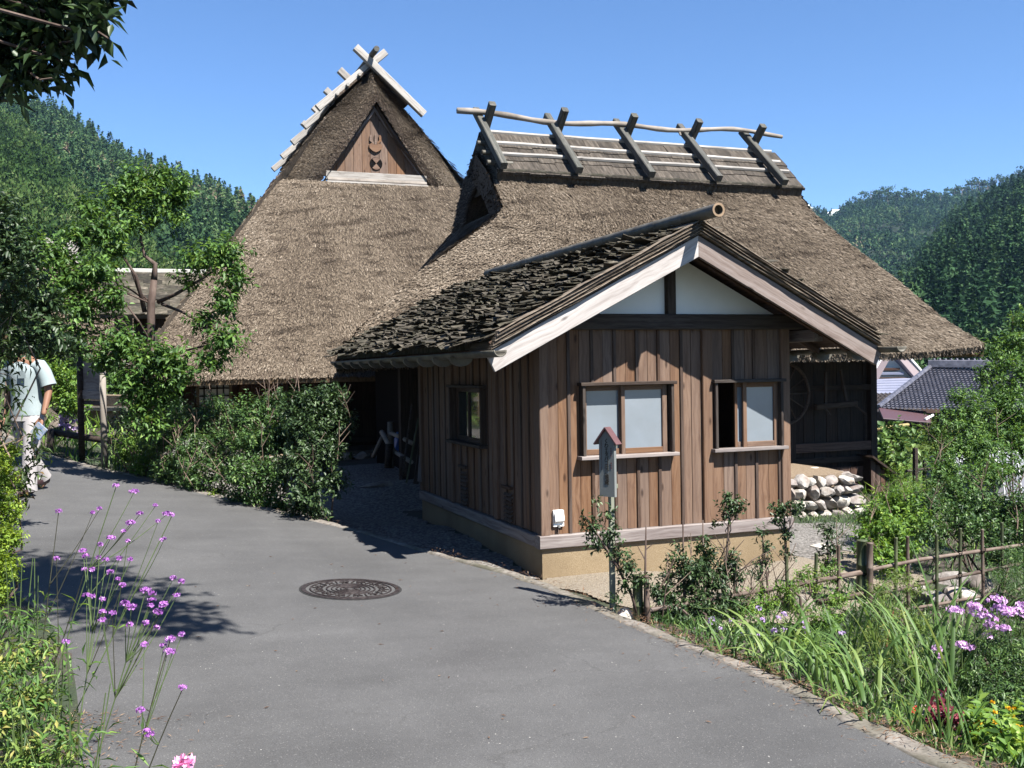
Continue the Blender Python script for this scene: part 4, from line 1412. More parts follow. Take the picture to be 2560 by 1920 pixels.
def a_side(sg):
    def F(u, v):
        # u along y (front -> back), v eave -> ridge
        u = np.asarray(u); vc = np.clip(np.asarray(v), 0, 1)
        z = AZ - .05 + (8.80 - AZ) * vc
        yf = np.interp(z, [AZ, 3.66, GZ, 7.6, 8.8], [AE + .10, 22.33, 23.80, 24.28, 24.36])
        x = AX + sg * np.interp(z, [AZ, 3.66, GZ, 7.6, 8.8], [HWA, 4.12, 2.42, 1.13, .02]) * (1 - (.36 if sg < 0 else 0) * u)
        y = yf + (33.5 - yf) * u
        if sg < 0: x = x + np.minimum(u * 40, 1) * .32 * (1 - vc)
        if sg < 0: z = z - np.minimum(u * 40, 1) * .22
        return np.stack([x, y, z], -1)
    return F
for sg in (-1, 1):
    patch_mesh('thatch', a_side(sg), 60, 50, MT['thatchcore'], HA, .02, 12, flip=sg < 0)
    straws('thatch_straw', a_side(sg), 60000 if sg < 0 else 14000, .17, .03, .13, MT['straw'], HA, 12, flip=sg < 0,
           mask=lambda P: P[:, 1] < 29)
# ring of cut thatch round the gable opening: outer edge -> inner edge
OUT = [(-2.50, GZ - .2), (-1.13, 7.6), (0, 8.82), (1.13, 7.6), (2.50, GZ - .2)]
INN = [(-1.38, GZ - .04), (-.69, 6.98), (0, 8.0), (.69, 6.98), (1.38, GZ - .04)]
def ring(u, v):
    u = np.asarray(u); v = np.clip(np.asarray(v), 0, 1)
    k = np.linspace(0, 1, 5)
    ox = np.interp(u, k, [p[0] for p in OUT]); oz = np.interp(u, k, [p[1] for p in OUT])
    ix = np.interp(u, k, [p[0] for p in INN]); iz = np.interp(u, k, [p[1] for p in INN])
    bulge = np.sin(np.pi * v) * .12
    e_ = np.sin(np.pi * np.clip(u, 0, 1)) ** .7
    yo = 23.98 + .40 * e_
    yi = 23.98 - .14 * e_
    return np.stack([AX + ix * (1 - v) + ox * v, yi * (1 - v ** 1.6) + yo * v ** 1.6 - bulge * .6 * e_, iz * (1 - v) + oz * v], -1)
patch_mesh('cut_thatch', ring, 80, 16, MT['thatchcut'], HA, .03, 13)
def ring_out(u, v): return ring(u, .24 + .78 * np.asarray(v))
def ring_in(u, v): return ring(u, .40 * np.asarray(v))
straws('cut_thatch_straw', ring_in, 17000, .09, .024, .35, MT['strawdark'], HA, 14, patchy=.5)
straws('thatch_straw', ring_out, 46000, .13, .018, .25, MT['straw'], HA, 15, patchy=.4)
def reveal(u, v):
    u = np.asarray(u); v = np.asarray(v)
    k = np.linspace(0, 1, 5)
    ix = np.interp(u, k, [p[0] for p in INN]); iz = np.interp(u, k, [p[1] for p in INN])
    return np.stack([AX + ix * (1 - .04 * v), 23.86 + .62 * v, iz - .05 * v], -1)
patch_mesh('cut_thatch', reveal, 40, 8, MT['thatchcut'], HA, .03, 15)
# gable boards, rakes, crest
GB = 24.10
nb = 11
for i in range(nb):
    a = -1.15 + 2.3 * i / nb; b = a + 2.3 / nb
    m = (a + b) / 2
    h = 1.62 * (1 - abs(m) / 1.22)
    board('gable_board', (AX + m, GB, GZ + .2), (AX + m, GB, GZ + .2 + max(h, .08)), b - a - .006, .03, MT['cedar'], HA)
for sg in (-1, 1):
    board('rake_board', (AX + sg * 1.2, GB - .06, GZ + .18), (AX, GB - .06, GZ + 1.83), .11, .05, MT['grey'], HA)
board('gable_sill', (AX - 1.22, GB - .14, GZ + .14), (AX + 1.22, GB - .14, GZ + .14), .20, .12, MT['umal'], HA)
mb = MB(); mb.tube([(AX - 1.2, 23.86, GZ + .02), (AX + 1.2, 23.86, GZ + .02)], .06, 8); mb.build('gable_log', MT['pole'], HA)
board('gable_shelf', (AX - 1.22, 23.93, GZ - .03), (AX + 1.22, 23.93, GZ - .03), .3, .04, MT['umal'], HA, (0, 0, 1))
for k in range(14):
    x = AX - 1.25 + k * .19
    mb = MB(); mb.tube([(x, 23.80, GZ - .12 + rnd.uniform(-.02, .02)), (x + .17, 23.79, GZ - .13 + rnd.uniform(-.02, .02))], .06, 6)
    mb.build('sill_bundle', MT['umal'], HA)
# round vent: a disc cut so that two wedges are dark
cx, cz = AX + .02, GZ + .50
R_ = .155
mb = MB(); mb.tube([(cx, GB - .018, cz), (cx, GB - .024, cz)], R_, 28); o = mb.build('round_vent', MT['black'], HA)
for sgn in (0, math.pi):
    pr = [(0, 0)] + [(math.cos(math.pi / 2 + sgn + q) * R_ * .93, math.sin(math.pi / 2 + sgn + q) * R_ * .93) for q in np.linspace(-.72, .72, 9)]
    mb = MB(); mb.prism(pr, 0, .02, M4.Translation((cx, GB - .026, cz)) @ M4.Rotation(math.pi / 2, 4, 'X')); mb.build('vent_wedge', MT['cedar'], o)
# hanging crest above it: shield foot, fork of three prongs
mb = MB()
shield = [(-.16, .02), (-.15, -.06), (-.08, -.12), (0, -.155), (.08, -.12), (.15, -.06), (.16, .02), (.10, .06), (.03, .03), (-.03, .03), (-.10, .06)]
tm = M4.Translation((cx - .01, GB - .02, cz + .42)) @ M4.Rotation(math.pi / 2, 4, 'X')
mb.prism(shield, 0, .05, tm); o = mb.build('crest', MT['cedar'], HA)
for nm, pr in (('prong', [(-.026, .0), (.026, .0), (.02, .27), (.0, .30), (-.02, .27)]), ('prong', [(-.145, .12), (-.04, .03), (-.04, .09), (-.09, .14), (-.085, .25), (-.11, .27), (-.14, .24)]),
               ('prong', [(.145, .12), (.14, .24), (.11, .27), (.085, .25), (.09, .14), (.04, .09), (.04, .03)])):
    mb = MB(); mb.prism(pr, .01, .04, tm); mb.build(nm, MT['cedar'], o)
# ridge bark and crossed timbers
for k in range(5):
    y = 24.35 + k * 1.95
    uma(HA, V((AX, y, 8.98)), (0, 1, 0), 2.25, .17, .15, math.radians(41.5), MT['umal'], stub=.52)
for sg in (-1, 1):
    d = V((sg * math.cos(math.radians(43)), 0, -math.sin(math.radians(43))))
    nr = (sg * math.sin(math.radians(43)), 0, math.cos(math.radians(43)))
    for k in range(26):
        y = 24.5 + k * .36
        board('ridge_bark', V((AX, y, 8.90)), V((AX, y, 8.90)) + d * rnd.uniform(1.15, 1.25), .36, .06, MT['thatchcut'], HA, nr, .01, 2, .01)
    for f in (.4, .8, 1.15):
        mb = MB(); c = V((AX, 0, 8.96)) + d * f
        mb.tube([(c.x, 24.25, c.z), (c.x, 33.3, c.z)], .04, 7); mb.build('ridge_batten', MT['umal'], HA)
mb = MB(); mb.tube([V((AX, 23.7, 9.16)), V((AX, 33.6, 9.16))], .07, 8); mb.build('ridge_pole', MT['uma'], HA)
# eave face and underside
uo = np.linspace(0, 1, n)
top = a_front(uo, np.zeros(n)); lowp = top + (0, .04, -.13)
inn = np.stack([np.interp(uo, [0, 1], [AX - 4.6, AX + 4.6]), np.full(n, 22.2), np.full(n, 1.75)], -1)
mb = MB()
mb.add([tuple(p) for p in top] + [tuple(p) for p in lowp], [[i, n + i, n + i + 1, i + 1] for i in range(n - 1)])
mb.add([tuple(p) for p in lowp] + [tuple(p) for p in inn], [[i, n + i, n + i + 1, i + 1] for i in range(n - 1)])
for sg in (-1, 1):
    S0 = a_side(sg)(np.linspace(0, 1, 12), np.zeros(12))
    mb.add([tuple(p + (0, 0, -.12)) for p in S0] + [(AX + sg * 4.6, 22.2 + 10 * i / 11, 1.75) for i in range(12)], [[i, i + 1, 13 + i, 12 + i] for i in range(11)])
    mb.add([tuple(p) for p in S0] + [tuple(p + (0, 0, -.12)) for p in S0], [[i, i + 1, 13 + i, 12 + i] for i in range(11)])
mb.build('eave', MT['thatchlight'], HA)
mb = MB(); mb.span((AX - 4.45, 22.32, -.6), (AX + 4.4, 31, 2.2)); mb.build('dark_backing', MT['black'], HA)  # added black box, keeps daylight from showing between the boards
# walls under the deep eave
x = AX - 4.5
while x < AX + 4.4:
    wv = rnd.uniform(.28, .4)
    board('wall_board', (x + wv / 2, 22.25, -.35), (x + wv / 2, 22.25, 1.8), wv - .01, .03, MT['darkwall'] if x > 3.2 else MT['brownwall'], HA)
    x += wv
for x in (AX - 4.5, AX - 3.4, AX - 1.9, AX, AX + 1.9, AX + 3.2, AX + 4.5):
    board('wall_post', (x, 22.17, -.35), (x, 22.17, 1.8), .16, .14, MT['brownwall'], HA)
for z in (.05, .65):
    board('wall_rail', (AX - 4.5, 22.13, z), (AX + 4.5, 22.13, z), .12, .05, MT['darkwall'], HA)
y = 22.3
while y < 30:
    board('wall_board', (AX - 4.55, y + .18, -.3), (AX - 4.55, y + .18, 1.8), .35, .03, MT['brownwall'], HA, (-1, 0, 0)); y += .36
# small lattice window by the shrubs
p = onY(535, 978, 22.1)
wo = board('window', (p.x - .33, 22.05, p.z + .22), (p.x + .33, 22.05, p.z + .22), .07, .06, MT['earth'], HA)
for dx in (-.33, .33): board('frame', (p.x + dx, 22.05, p.z - .3), (p.x + dx, 22.05, p.z + .2), .06, .06, MT['earth'], wo)
board('frame', (p.x - .33, 22.05, p.z - .3), (p.x + .33, 22.05, p.z - .3), .06, .06, MT['earth'], wo)
mb = MB(); mb.span((p.x - .3, 22.1, p.z - .27), (p.x + .3, 22.12, p.z + .2)); mb.build('pane', MT['plaster'], wo)
for k in range(4): board('slat', (p.x - .2 + k * .13, 22.07, p.z - .27), (p.x - .2 + k * .13, 22.07, p.z + .2), .03, .03, MT['darkwall'], wo)
for z in (-.1, .06): board('slat', (p.x - .3, 22.065, p.z + z), (p.x + .3, 22.065, p.z + z), .03, .03, MT['darkwall'], wo)
# low earthen platform edged with stones in front of its wall
pf = thing('earth_platform', 'low tan earthen platform edged with pale stones at the foot of the tall house', 'platform', (5, 21.7, -.35))
mb = MB(); mb.span((1.0, 20.9, -.6), (9.5, 22.1, -.17)); mb.build('fill', MT['earth'], pf)

def rock(name, c, sx, sy, sz, mat, parent=None, seed=0, sub=2, rough=.22):
    bm = bmesh.new()
    bmesh.ops.create_icosphere(bm, subdivisions=sub, radius=1)
    r = random.Random(seed)
    w = [V((r.gauss(0, 1), r.gauss(0, 1), r.gauss(0, 1))) * 1.7 for _ in range(5)]
    pl = [(V((r.gauss(0, 1), r.gauss(0, 1), r.gauss(0, 1))).normalized(), r.uniform(.52, .8)) for _ in range(12)]
    for v in bm.verts:
        p = v.co.copy()
        for nn_, dd_ in pl:
            e = p.dot(nn_)
            if e > dd_: p -= nn_ * (e - dd_)
        p *= 1 + rough * .5 * sum(math.sin(p.dot(q) + i) for i, q in enumerate(w)) / 5
        v.co = V((p.x * sx, p.y * sy, p.z * sz))
    me = bpy.data.meshes.new(name); bm.to_mesh(me); bm.free()
    me.materials.append(mat)
    me.polygons.foreach_set('use_smooth', np.ones(len(me.polygons), bool))
    me.set_sharp_from_angle(angle=math.radians(32))
    return obj(name, me, parent, M4.Translation(V(c)))
x = 1.0; k = 0
while x < 8.5:
    w_ = rnd.uniform(.22, .5)
    rock('stone', (x + w_ / 2, 20.84, -.25 + rnd.uniform(-.03, .02)), w_ * .54, .2, rnd.uniform(.14, .18), MT['stone'], pf, 300 + k); x += w_; k += 1
# ------------------------------------------------------------------ manhole cover
mc = onroad(877, 1473)
mh = thing('manhole_cover', 'round cast-iron manhole cover with concentric ornament set in the grey asphalt', 'manhole', mc)
gx = (float(zroad(*latd(mc.x + .1, mc.y))) - float(zroad(*latd(mc.x - .1, mc.y)))) / .2
gy = (float(zroad(*latd(mc.x, mc.y + .1))) - float(zroad(*latd(mc.x, mc.y - .1)))) / .2
mz = V((-gx, -gy, 1)).normalized(); mx = (V((1, 0, 0)) - mz * mz.x).normalized()
MM = M4((mx, mz.cross(mx), mz)).transposed().to_4x4(); MM.translation = mc + mz * .003
def lathe(prof, n=72, mb=None):
    mb = mb or MB()
    vs = [(r * math.cos(6.28318 * k / n), r * math.sin(6.28318 * k / n), z) for r, z in prof for k in range(n)]
    fs = [[i * n + k, i * n + (k + 1) % n, (i + 1) * n + (k + 1) % n, (i + 1) * n + k] for i in range(len(prof) - 1) for k in range(n)]
    mb.add(vs, fs); return mb
lathe([(.358, -.03), (.358, .004), (.325, .004), (.325, -.012)][::-1]).build('rim', MT['iron'], mh, m=MM)
jo = lathe([(.372, .0), (.358, .0005)][::-1]).build('tar_joint', plain('tar', (.03, .03, .03), .9), mh, m=MM)
prof = [(.0001, -.004)]
for r0, r1 in ((.03, .045), (.07, .08), (.10, .112), (.135, .145), (.168, .182), (.285, .30)):
    prof += [(r0, -.004), (r0 + .002, .004), (r1 - .002, .004), (r1, -.004)]
prof += [(.318, -.004), (.318, -.03)]
lid = lathe(prof[::-1]).build('lid', MT['iron'], mh, m=MM)
mb = MB()
for k in range(12):
    a = k * math.pi / 6
    c = V((math.cos(a) * .234, math.sin(a) * .234, 0))
    R = M4.Rotation(a, 3, 'Z')
    for q in range(5):
        b = q * 1.2566
        mb.box(c + R @ V((math.cos(b) * .022, math.sin(b) * .022, .001)), (.030, .008, .008), M4.Rotation(a + b, 3, 'Z'))
    mb.box(c + R @ V((.0, .060, .001)), (.075, .007, .008), R)
for k in range(6):
    a = k * math.pi / 3 + .3
    mb.box((math.cos(a) * .055, math.sin(a) * .055, .0), (.02, .006, .008), M4.Rotation(a, 3, 'Z'))
o = mb.build('relief', MT['iron'], mh, m=MM); o['kind'] = 'stuff'

# ------------------------------------------------------------------ no-smoking notice: small roofed board on a pale post
sd = 7.05
sb = at(1532, 1530, sd); sb.z = float(zroad(*latd(sb.x, sb.y))) - .1
sg_ = thing('notice_post', 'narrow roofed notice board lettered in a column on a pale green post before the hut', 'sign', sb)
MT['palegreen'] = wood('pale_green_wood', (.22, .23, .17), (.36, .38, .28), (.46, .47, .36), knots=False)
MT['signface'] = surf('notice_face', [(.3, (.30, .32, .31)), (.7, (.40, .42, .40))], (4, 4, 4), rough=.8, bump=0, var=0)
MT['signroof'] = surf('dull_red_wood', [(.3, (.16, .075, .08)), (.7, (.26, .13, .135))], (12, 12, 12), rough=.7, bump=.2, var=0)
p_top = at(1535, 1100, sd)
board('post', sb, (sb.x, sb.y, p_top.z), .034, .034, MT['palegreen'], sg_, (0, -1, 0), .003)
# the board faces to the left of the viewer; its edge catches the sun
fn = V((-.86, -.51, 0)).normalized()
u = V((0, 0, 1)).cross(fn).normalized() * -1          # to the reader's right -> check sign below
if u.dot(V((RX, RY, 0))) < 0: u = -u
u = V((0, 0, 1)).cross(fn) * 1.0
u = -u if u.dot(V((RX, RY, 0))) < 0 else u
bc = at(1520, 1100, sd) - V((0, 0, 0))
zt = at(1520, 1098, sd).z; zbm = at(1520, 1240, sd).z
cc = V((sb.x, sb.y, 0)) + fn * .036
cc.z = 0
mt_ = M4((u, V((0, 0, 1)), -fn)).transposed().to_4x4()
if mt_.to_3x3().determinant() < 0: mt_ = M4((u, V((0, 0, 1)), fn)).transposed().to_4x4()
mt_.translation = V((cc.x, cc.y, 0))
HWb = .062
sgn = 1 if (mt_.to_3x3() @ V((0, 0, 1))).dot(fn) > 0 else -1
zpk = at(1520, 1068, sd).z
mb = MB(); mb.prism([(-HWb, zbm), (HWb, zbm), (HWb, zt - .0), (0, zpk - .012), (-HWb, zt - .0)], -.013, .013, mt_)
bd = mb.build('notice_board', MT['signface'], sg_)
for s_ in (-1, 1):
    a = V((cc.x, cc.y, zpk)); b = a + u * s_ * (HWb + .03) - V((0, 0, (zpk - zt) + .033))
    board('roof_slat', a, b, .07, .012, MT['signroof'], sg_, V((u.x * s_ * .7, u.y * s_ * .7, .6)), .002)
for zz in (zt - .045, zbm + .07):
    board('bracket', V((sb.x, sb.y, zz)) - u * .0 - fn * .01, V((sb.x, sb.y, zz)) + u * .045 - fn * .01, .03, .02, MT['palegreen'], sg_, (0, -1, 0), .002)
MT['ink'] = plain('brown_ink', (.045, .035, .025), .8)
MT['redink'] = plain('red_ink', (.17, .03, .035), .8)
def text(body, x, ztop, size, mat, step):
    for i, chx in enumerate(body):
        cu = bpy.data.curves.new('letter', 'FONT'); cu.body = chx; cu.size = size; cu.align_x = 'CENTER'; cu.extrude = .0006; cu.offset = .0006 if size > .02 else .0002
        cu.materials.append(mat)
        o0 = bpy.data.objects.new('letter', cu); COL.objects.link(o0); bpy.context.view_layer.update()
        me_ = bpy.data.meshes.new_from_object(o0.evaluated_get(bpy.context.evaluated_depsgraph_get())); bpy.data.objects.remove(o0)
        if not me_.materials: me_.materials.append(mat)
        o = bpy.data.objects.new('letter', me_)
        m = mt_.copy()
        if sgn < 0: m = mt_ @ M4.Rotation(math.pi, 4, 'Y')
        loc = V((cc.x, cc.y, 0)) + (m.to_3x3() @ V((x, 0, .0145))) + V((0, 0, ztop - step * (i + 1)))
        m.translation = loc
        link(o, bd, m)
text('くわえタバコは', 0, zt + .008, .036, MT['ink'], .0305)
text('ご遠慮', 0, zt + .008 - .0305 * 7, .038, MT['ink'], .034)
# the small red columns are too fine to read in the photograph: short strokes of print
for x_, z0_, k_, w_ in ((.037, zt - .045, 4, .012), (.037, zt - .145, 3, .012), (-.042, zt + .0, 19, .008)):
    for i in range(k_):
        mb = MB()
        for q in range(3):
            mb.box((rnd.uniform(-.2, .2) * w_, (-.3 + .3 * q) * w_, 0), (w_ * rnd.uniform(.6, 1), w_ * .14, .001))
        mb.box((rnd.uniform(-.2, .2) * w_, 0, .0003), (w_ * .14, w_ * .8, .001))
        m = mt_.copy()
        if sgn < 0: m = mt_ @ M4.Rotation(math.pi, 4, 'Y')
        m.translation = V((cc.x, cc.y, 0)) + (m.to_3x3() @ V((x_, 0, .0145))) + V((0, 0, z0_ - (w_ * 1.35) * (i + 1)))
        mb.build('print_mark', MT['redink'], bd, m=m)

# ------------------------------------------------------------------ bamboo fence
fence_px = [(1594, 1440, 7.02), (1766, 1418, 7.45), (1838, 1403, 7.62), (1904, 1400, 7.78), (1968, 1388, 7.94), (2036, 1384, 8.11), (2095, 1363, 8.26), (2163, 1350, 8.43),
            (2237, 1345, 8.62), (2270, 1343, 8.7), (2340, 1338, 8.88), (2398, 1322, 9.03), (2457, 1325, 9.18), (2505, 1308, 9.3), (2560, 1300, 9.45), (2640, 1290, 9.65), (2730, 1275, 9.9)]
fc = thing('bamboo_fence', 'open bamboo fence with two lashed rails crossing the flower bed', 'fence', at(1900, 1620, 7.8))
fa, fb = at(1600, 1535, 7.0), at(2730, 1460, 9.9)
def fenceline(d):    # point on the fence line at lat-ratio
    return d
def up(px, py, d, r, mat, name='upright', g=None):
    t = at(px, py, d); g_ = gw(t.x, t.y) - .1
    mb = MB()
    L = t.z - g_; k = max(2, int(L / .17)); pts = []; rr = []
    lean = V((rnd.uniform(-.012, .012), rnd.uniform(-.012, .012), 0))
    for i in range(k + 1):
        f = i / k
        p = V((t.x, t.y, g_)) + V((0, 0, L * f)) + lean * f
        pts += [p - V((0, 0, .006)), p, p + V((0, 0, .006))]; rr += [r, r * 1.12, r]
    mb.tube(pts, rr, 8)
    return mb.build(name, mat, fc, True)
for i, (px, py, d) in enumerate(fence_px):
    if i == 0: up(px, py, d, .037, MT['bamboog'], 'post')
    elif px == 2163:
        up(2152, 1352, d, .042, MT['bamboog'], 'post'); up(2173, 1358, d - .06, .026, MT['bamboob'], 'post')
    else: up(px, py, d + (.03 if i % 2 else -.03), .014, MT['bamboog'] if i % 3 else MT['bamboob'])
up(1620, 1441, 6.96, .02, MT['bamboob'], 'post')
def rail(pl, name='rail', r=.0165):
    pts = [at(*q) for q in pl]
    P = []
    for a, b in zip(pts[:-1], pts[1:]):
        for i in range(8): P.append(a.lerp(b, i / 8))
    P.append(pts[-1])
    R = [r * (1.13 if i % 4 == 0 else 1) for i in range(len(P))]
    mb = MB(); mb.tube(P, R, 8); mb.build(name, MT['bamboob'], fc, True)
rail([(1622, 1526, 6.96), (1906, 1476, 7.78), (2160, 1432, 8.42)])
rail([(1905, 1478, 7.82), (2175, 1425, 8.47), (2300, 1399, 8.8), (2560, 1362, 9.47), (2720, 1340, 9.9)])
rail([(1640, 1607, 7.0), (1900, 1536, 7.78), (2165, 1482, 8.42)])
rail([(2165, 1493, 8.44), (2320, 1456, 8.85), (2560, 1408, 9.47), (2720, 1380, 9.9)])
rail([(2050, 1560, 8.15), (2165, 1537, 8.42), (2340, 1512, 8.88), (2560, 1470, 9.47)], r=.014)
for px, py, d in ((1766, 1502, 7.45), (1838, 1488, 7.62), (1904, 1478, 7.78), (1968, 1466, 7.94), (2036, 1455, 8.11), (2095, 1444, 8.26), (2163, 1432, 8.43), (2398, 1386, 9.03), (2340, 1396, 8.9), (2457, 1376, 9.18), (2036, 1510, 8.11), (2340, 1452, 8.9), (2398, 1440, 9.03)):
    c = at(px, py, d - .03); mb = MB()
    for q in range(3):
        a_ = .6 * (q - 1)
        pts = [c + V((math.cos(t) * .026 * math.cos(a_), math.sin(t) * .026, math.cos(t) * .03 * math.sin(a_ + .8))) for t in np.linspace(0, 6.28, 9)]
        mb.tube(pts, .003, 4, False)
    mb.build('lashing', MT['black'], fc)

# ------------------------------------------------------------------ stone plinth and yard stones
pl = thing('stone_plinth', 'dry-stone plinth with a packed earth top beside the dark farmhouse wall', 'wall', (10, 13.6, -.9))
mb = MB()
mb.prism([(8.2, 13.35), (10.55, 13.35), (10.95, 13.6), (11.1, 14.2), (11.1, 15.3), (8.2, 15.3)], -1.1, -.22)
mb.build('earth_fill', MT['earth'], pl)
k = 0
for z, h in ((-.31, .19), (-.48, .2), (-.66, .2), (-.84, .2)):
    x = 8.3 + rnd.uniform(0, .15)
    while x < 10.75:
        w_ = rnd.uniform(.15, .32)
        hh = h * rnd.uniform(.8, 1.35)
        rock('stone', (x + w_ / 2, 13.30 - (-.36 - z) * .25 + rnd.uniform(-.03, .03), z + rnd.uniform(-.02, .02)), w_ * .56, .2, hh * .56, MT['pale_stone'], pl, 400 + k); k += 1
        x += w_
    for q in range(4):
        a = -1.1 + q * .55
        rock('stone', (10.8 + .25 * math.cos(a) + (-.36 - z) * .25, 13.75 + .42 * math.sin(a) + q * .12, z + rnd.uniform(-.02, .02)),   .2, .2, h * .56, MT['pale_stone'], pl, 460 + k); k += 1
def gstone(px, py, d, s, lab, seed, flat=.6, g=None):
    p = at(px, py, d); p.z = gw(p.x, p.y) + s * flat * .35
    o = rock('garden_stone', p, s, s * .75, s * flat, MT['stone'] if any(w in lab for w in ('brown', 'dull', 'tan', 'dark', 'grey')) else MT['pale_stone'], None, seed)
    return tag(o, lab, 'stone', g)
gstone(2250, 1345, 10.4, .15, 'small pale stone beside the end of the dry-stone plinth', 501)
gstone(2385, 1375, 10.0, .26, 'broad white-topped rock behind the bamboo fence', 502, .5)
gstone(2450, 1380, 9.9, .18, 'brownish rounded rock leaning on the broad white-topped rock', 503, .8)
gstone(2290, 1420, 9.5, .16, 'flat whitish stone half hidden behind the fence rails', 504, .5)
gstone(2380, 1430, 9.4, .13, 'grey-blue angular stone lying under the broad rock', 505, .6)
gstone(2200, 1465, 9.2, .13, 'dull flat stone beside the thick fence post', 506, .4)
gstone(2400, 1500, 9.2, .2, 'pale stone low behind the lower fence rail', 507, .6)
gstone(2330, 1500, 9.15, .17, 'squat pale stone behind the tall iris blades', 508, .6)
gstone(2010, 1545, 8.0, .13, 'tan angular stone at the foot of the fence', 509, .8)
gstone(1562, 1530, 7.05, .075, 'small cream stone beside the pale notice post', 510, .9)
gstone(2120, 1298, 12.2, .3, 'long flat white stone at the foot of the stone plinth', 511, .35)
gstone(2060, 1312, 11.6, .2, 'thin white slab lying on the gravel before the plinth', 512, .25)
gstone(2330, 1760, 5.6, .16, 'flat dark stone among the strap leaves near the road', 513, .3)

# small lean-to box against the end of the house
lb = thing('lean_to_box', 'low brown board box with a sloping dark lid against the farmhouse corner', 'box', (13.6, 15.2, -1.2))
p0 = onY(2176, 1140, 15.1); p1 = onY(2242, 1195, 15.1)
zb_ = -1.15
mb = MB(); mb.prism([(p0.x, zb_), (p1.x - .05, zb_), (p1.x - .05, p1.z - .05), (p0.x, p0.z - .04)], -15.9, -15.12, M4.Rotation(math.pi / 2, 4, 'X'))
mb.build('side', MT['darkwall'], lb)
n_ = 5
for i in range(n_):
    x = p0.x + (p1.x - p0.x - .05) * (i + .5) / n_; w_ = (p1.x - p0.x - .05) / n_
    zt_ = p0.z - .05 + (p1.z - p0.z) * (i + .5) / n_
    board('plank', (x, 15.10, zb_), (x, 15.10, zt_), w_ - .01, .025, MT['brownwall'] if i < 3 else MT['darkwall'], lb)
board('lid', (p0.x - .05, 15.45, p0.z), (p1.x + .02, 15.45, p1.z), .95, .04, MT['darkwall'], lb, (.5, 0, 1))

# ------------------------------------------------------------------ old tools on the dark wall of the middle house
wh = thing('cart_wheel', 'old spoked wooden wheel hanging on the dark board wall under the thatch', 'wheel', onY(1962, 985, 15.2))
wc = onY(1958, 985, 15.22)
mb = MB(); mb.tube([(wc.x + math.cos(a) * .55, wc.y, wc.z + math.sin(a) * .55) for a in np.linspace(0, 6.2832, 41)], .028, 6, False); mb.build('rim', MT['beam'], wh)
for k in range(12):
    a = k * math.pi / 6
    mb = MB(); mb.tube([wc, (wc.x + math.cos(a) * .54, wc.y, wc.z + math.sin(a) * .54)], .012, 5); mb.build('spoke', MT['beam'], wh)
mb = MB(); mb.tube([wc + V((0, -.06, 0)), wc + V((0, .06, 0))], .07, 12); mb.build('hub', MT['beam'], wh)
yk = thing('wooden_harrow', 'grey wooden harrow beam hung by two straps on the dark board wall', 'tool', onY(2090, 1010, 15.2))
a = onY(2040, 1018, 15.22); b = onY(2142, 1008, 15.22)
board('beam', a, b, .10, .07, MT['beam'], yk, (0, -1, 0), .012)
for q, r_ in (((2064, 930), (2064, 1012)), ((2102, 925), (2117, 1010))):
    board('strut', onY(*q, 15.26), onY(*r_, 15.26), .05, .04, MT['beam'], yk)
for q, r_ in (((2062, 1020), (2076, 1038)), ((2140, 1015), (2165, 1036))):
    mb = MB(); mb.tube([onY(*q, 15.2), onY(*r_, 15.18)], .02, 5); mb.build('hook', MT['beam'], yk)
for q in (2076, 2165):
    mb = MB(); mb.tube([onY(q, 1038, 15.18), onY(q + 1, 1070, 15.18), onY(q, 1100, 15.18)], .009, 5); mb.build('rope', MT['beam'], yk)
# poles and planks leaning at the back of the hut
def lean(nm, lab, cat, q, r_, d1, d2, rad, mat, flat=0):
    a = at(*q, d1); b = at(*r_, d2)
    mb = MB(); mb.tube([a, b], rad, 7)
    if flat: return tag(board(nm, a, b, flat, .02, mat, None), lab, cat)
    return tag(mb.build(nm, mat), lab, cat)
lean('garden_pole', 'thin greenish pole leaning steeply against the back of the timber hut', 'pole', (1016, 1207), (1046, 1045), 12.4, 12.6, .012, MT['bamboog'])
lean('garden_pole', 'long dark stick leaning from the ground to the hut eaves', 'pole', (1005, 1195), (1030, 1010), 12.7, 12.9, .014, MT['beam'])
lean('plank', 'narrow grey plank propped upright against the hut end wall', 'plank', (1040, 1210), (1053, 1110), 12.45, 12.6, .02, MT['beam'], .07)
lean('plank', 'short pale-ended plank leaning beside the narrow grey plank', 'plank', (1052, 1204), (1057, 1130), 12.3, 12.4, .02, MT['grey'], .08)
# rail of logs with a thick sunlit post before the tall house
lr_ = thing('log_rail', 'rough log rail with a thick upright post standing in the shaded yard', 'rail', at(995, 1170, 16.5))
mb = MB(); mb.tube([at(977, 1170, 16.6), at(977, 1055, 16.6)], .055, 12); mb.build('post', MT['pole'], lr_, True)
for pts, r_ in (([(955, 1080, 16.6), (968, 1103, 16.3), (985, 1130, 16.0)], .045), ([(976, 1083, 16.5), (1000, 1092, 16.0), (1030, 1108, 15.3)], .035), ([(980, 1125, 16.3), (1005, 1140, 15.6), (1028, 1155, 15.0)], .035),
                ([(955, 1092, 16.7), (932, 1142, 16.9)], .03), ([(974, 1110, 16.0), (970, 1170, 16.0)], .06), ([(1010, 1140, 15.4), (1006, 1190, 15.4)], .06)):
    mb = MB(); mb.tube([at(*q) for q in pts], r_, 8); mb.build('log', MT['pole'] if r_ != .06 else MT['beam'], lr_, True)
MT['blue'] = plain('blue_tarpaulin', (.03, .14, .50), .35, .5)
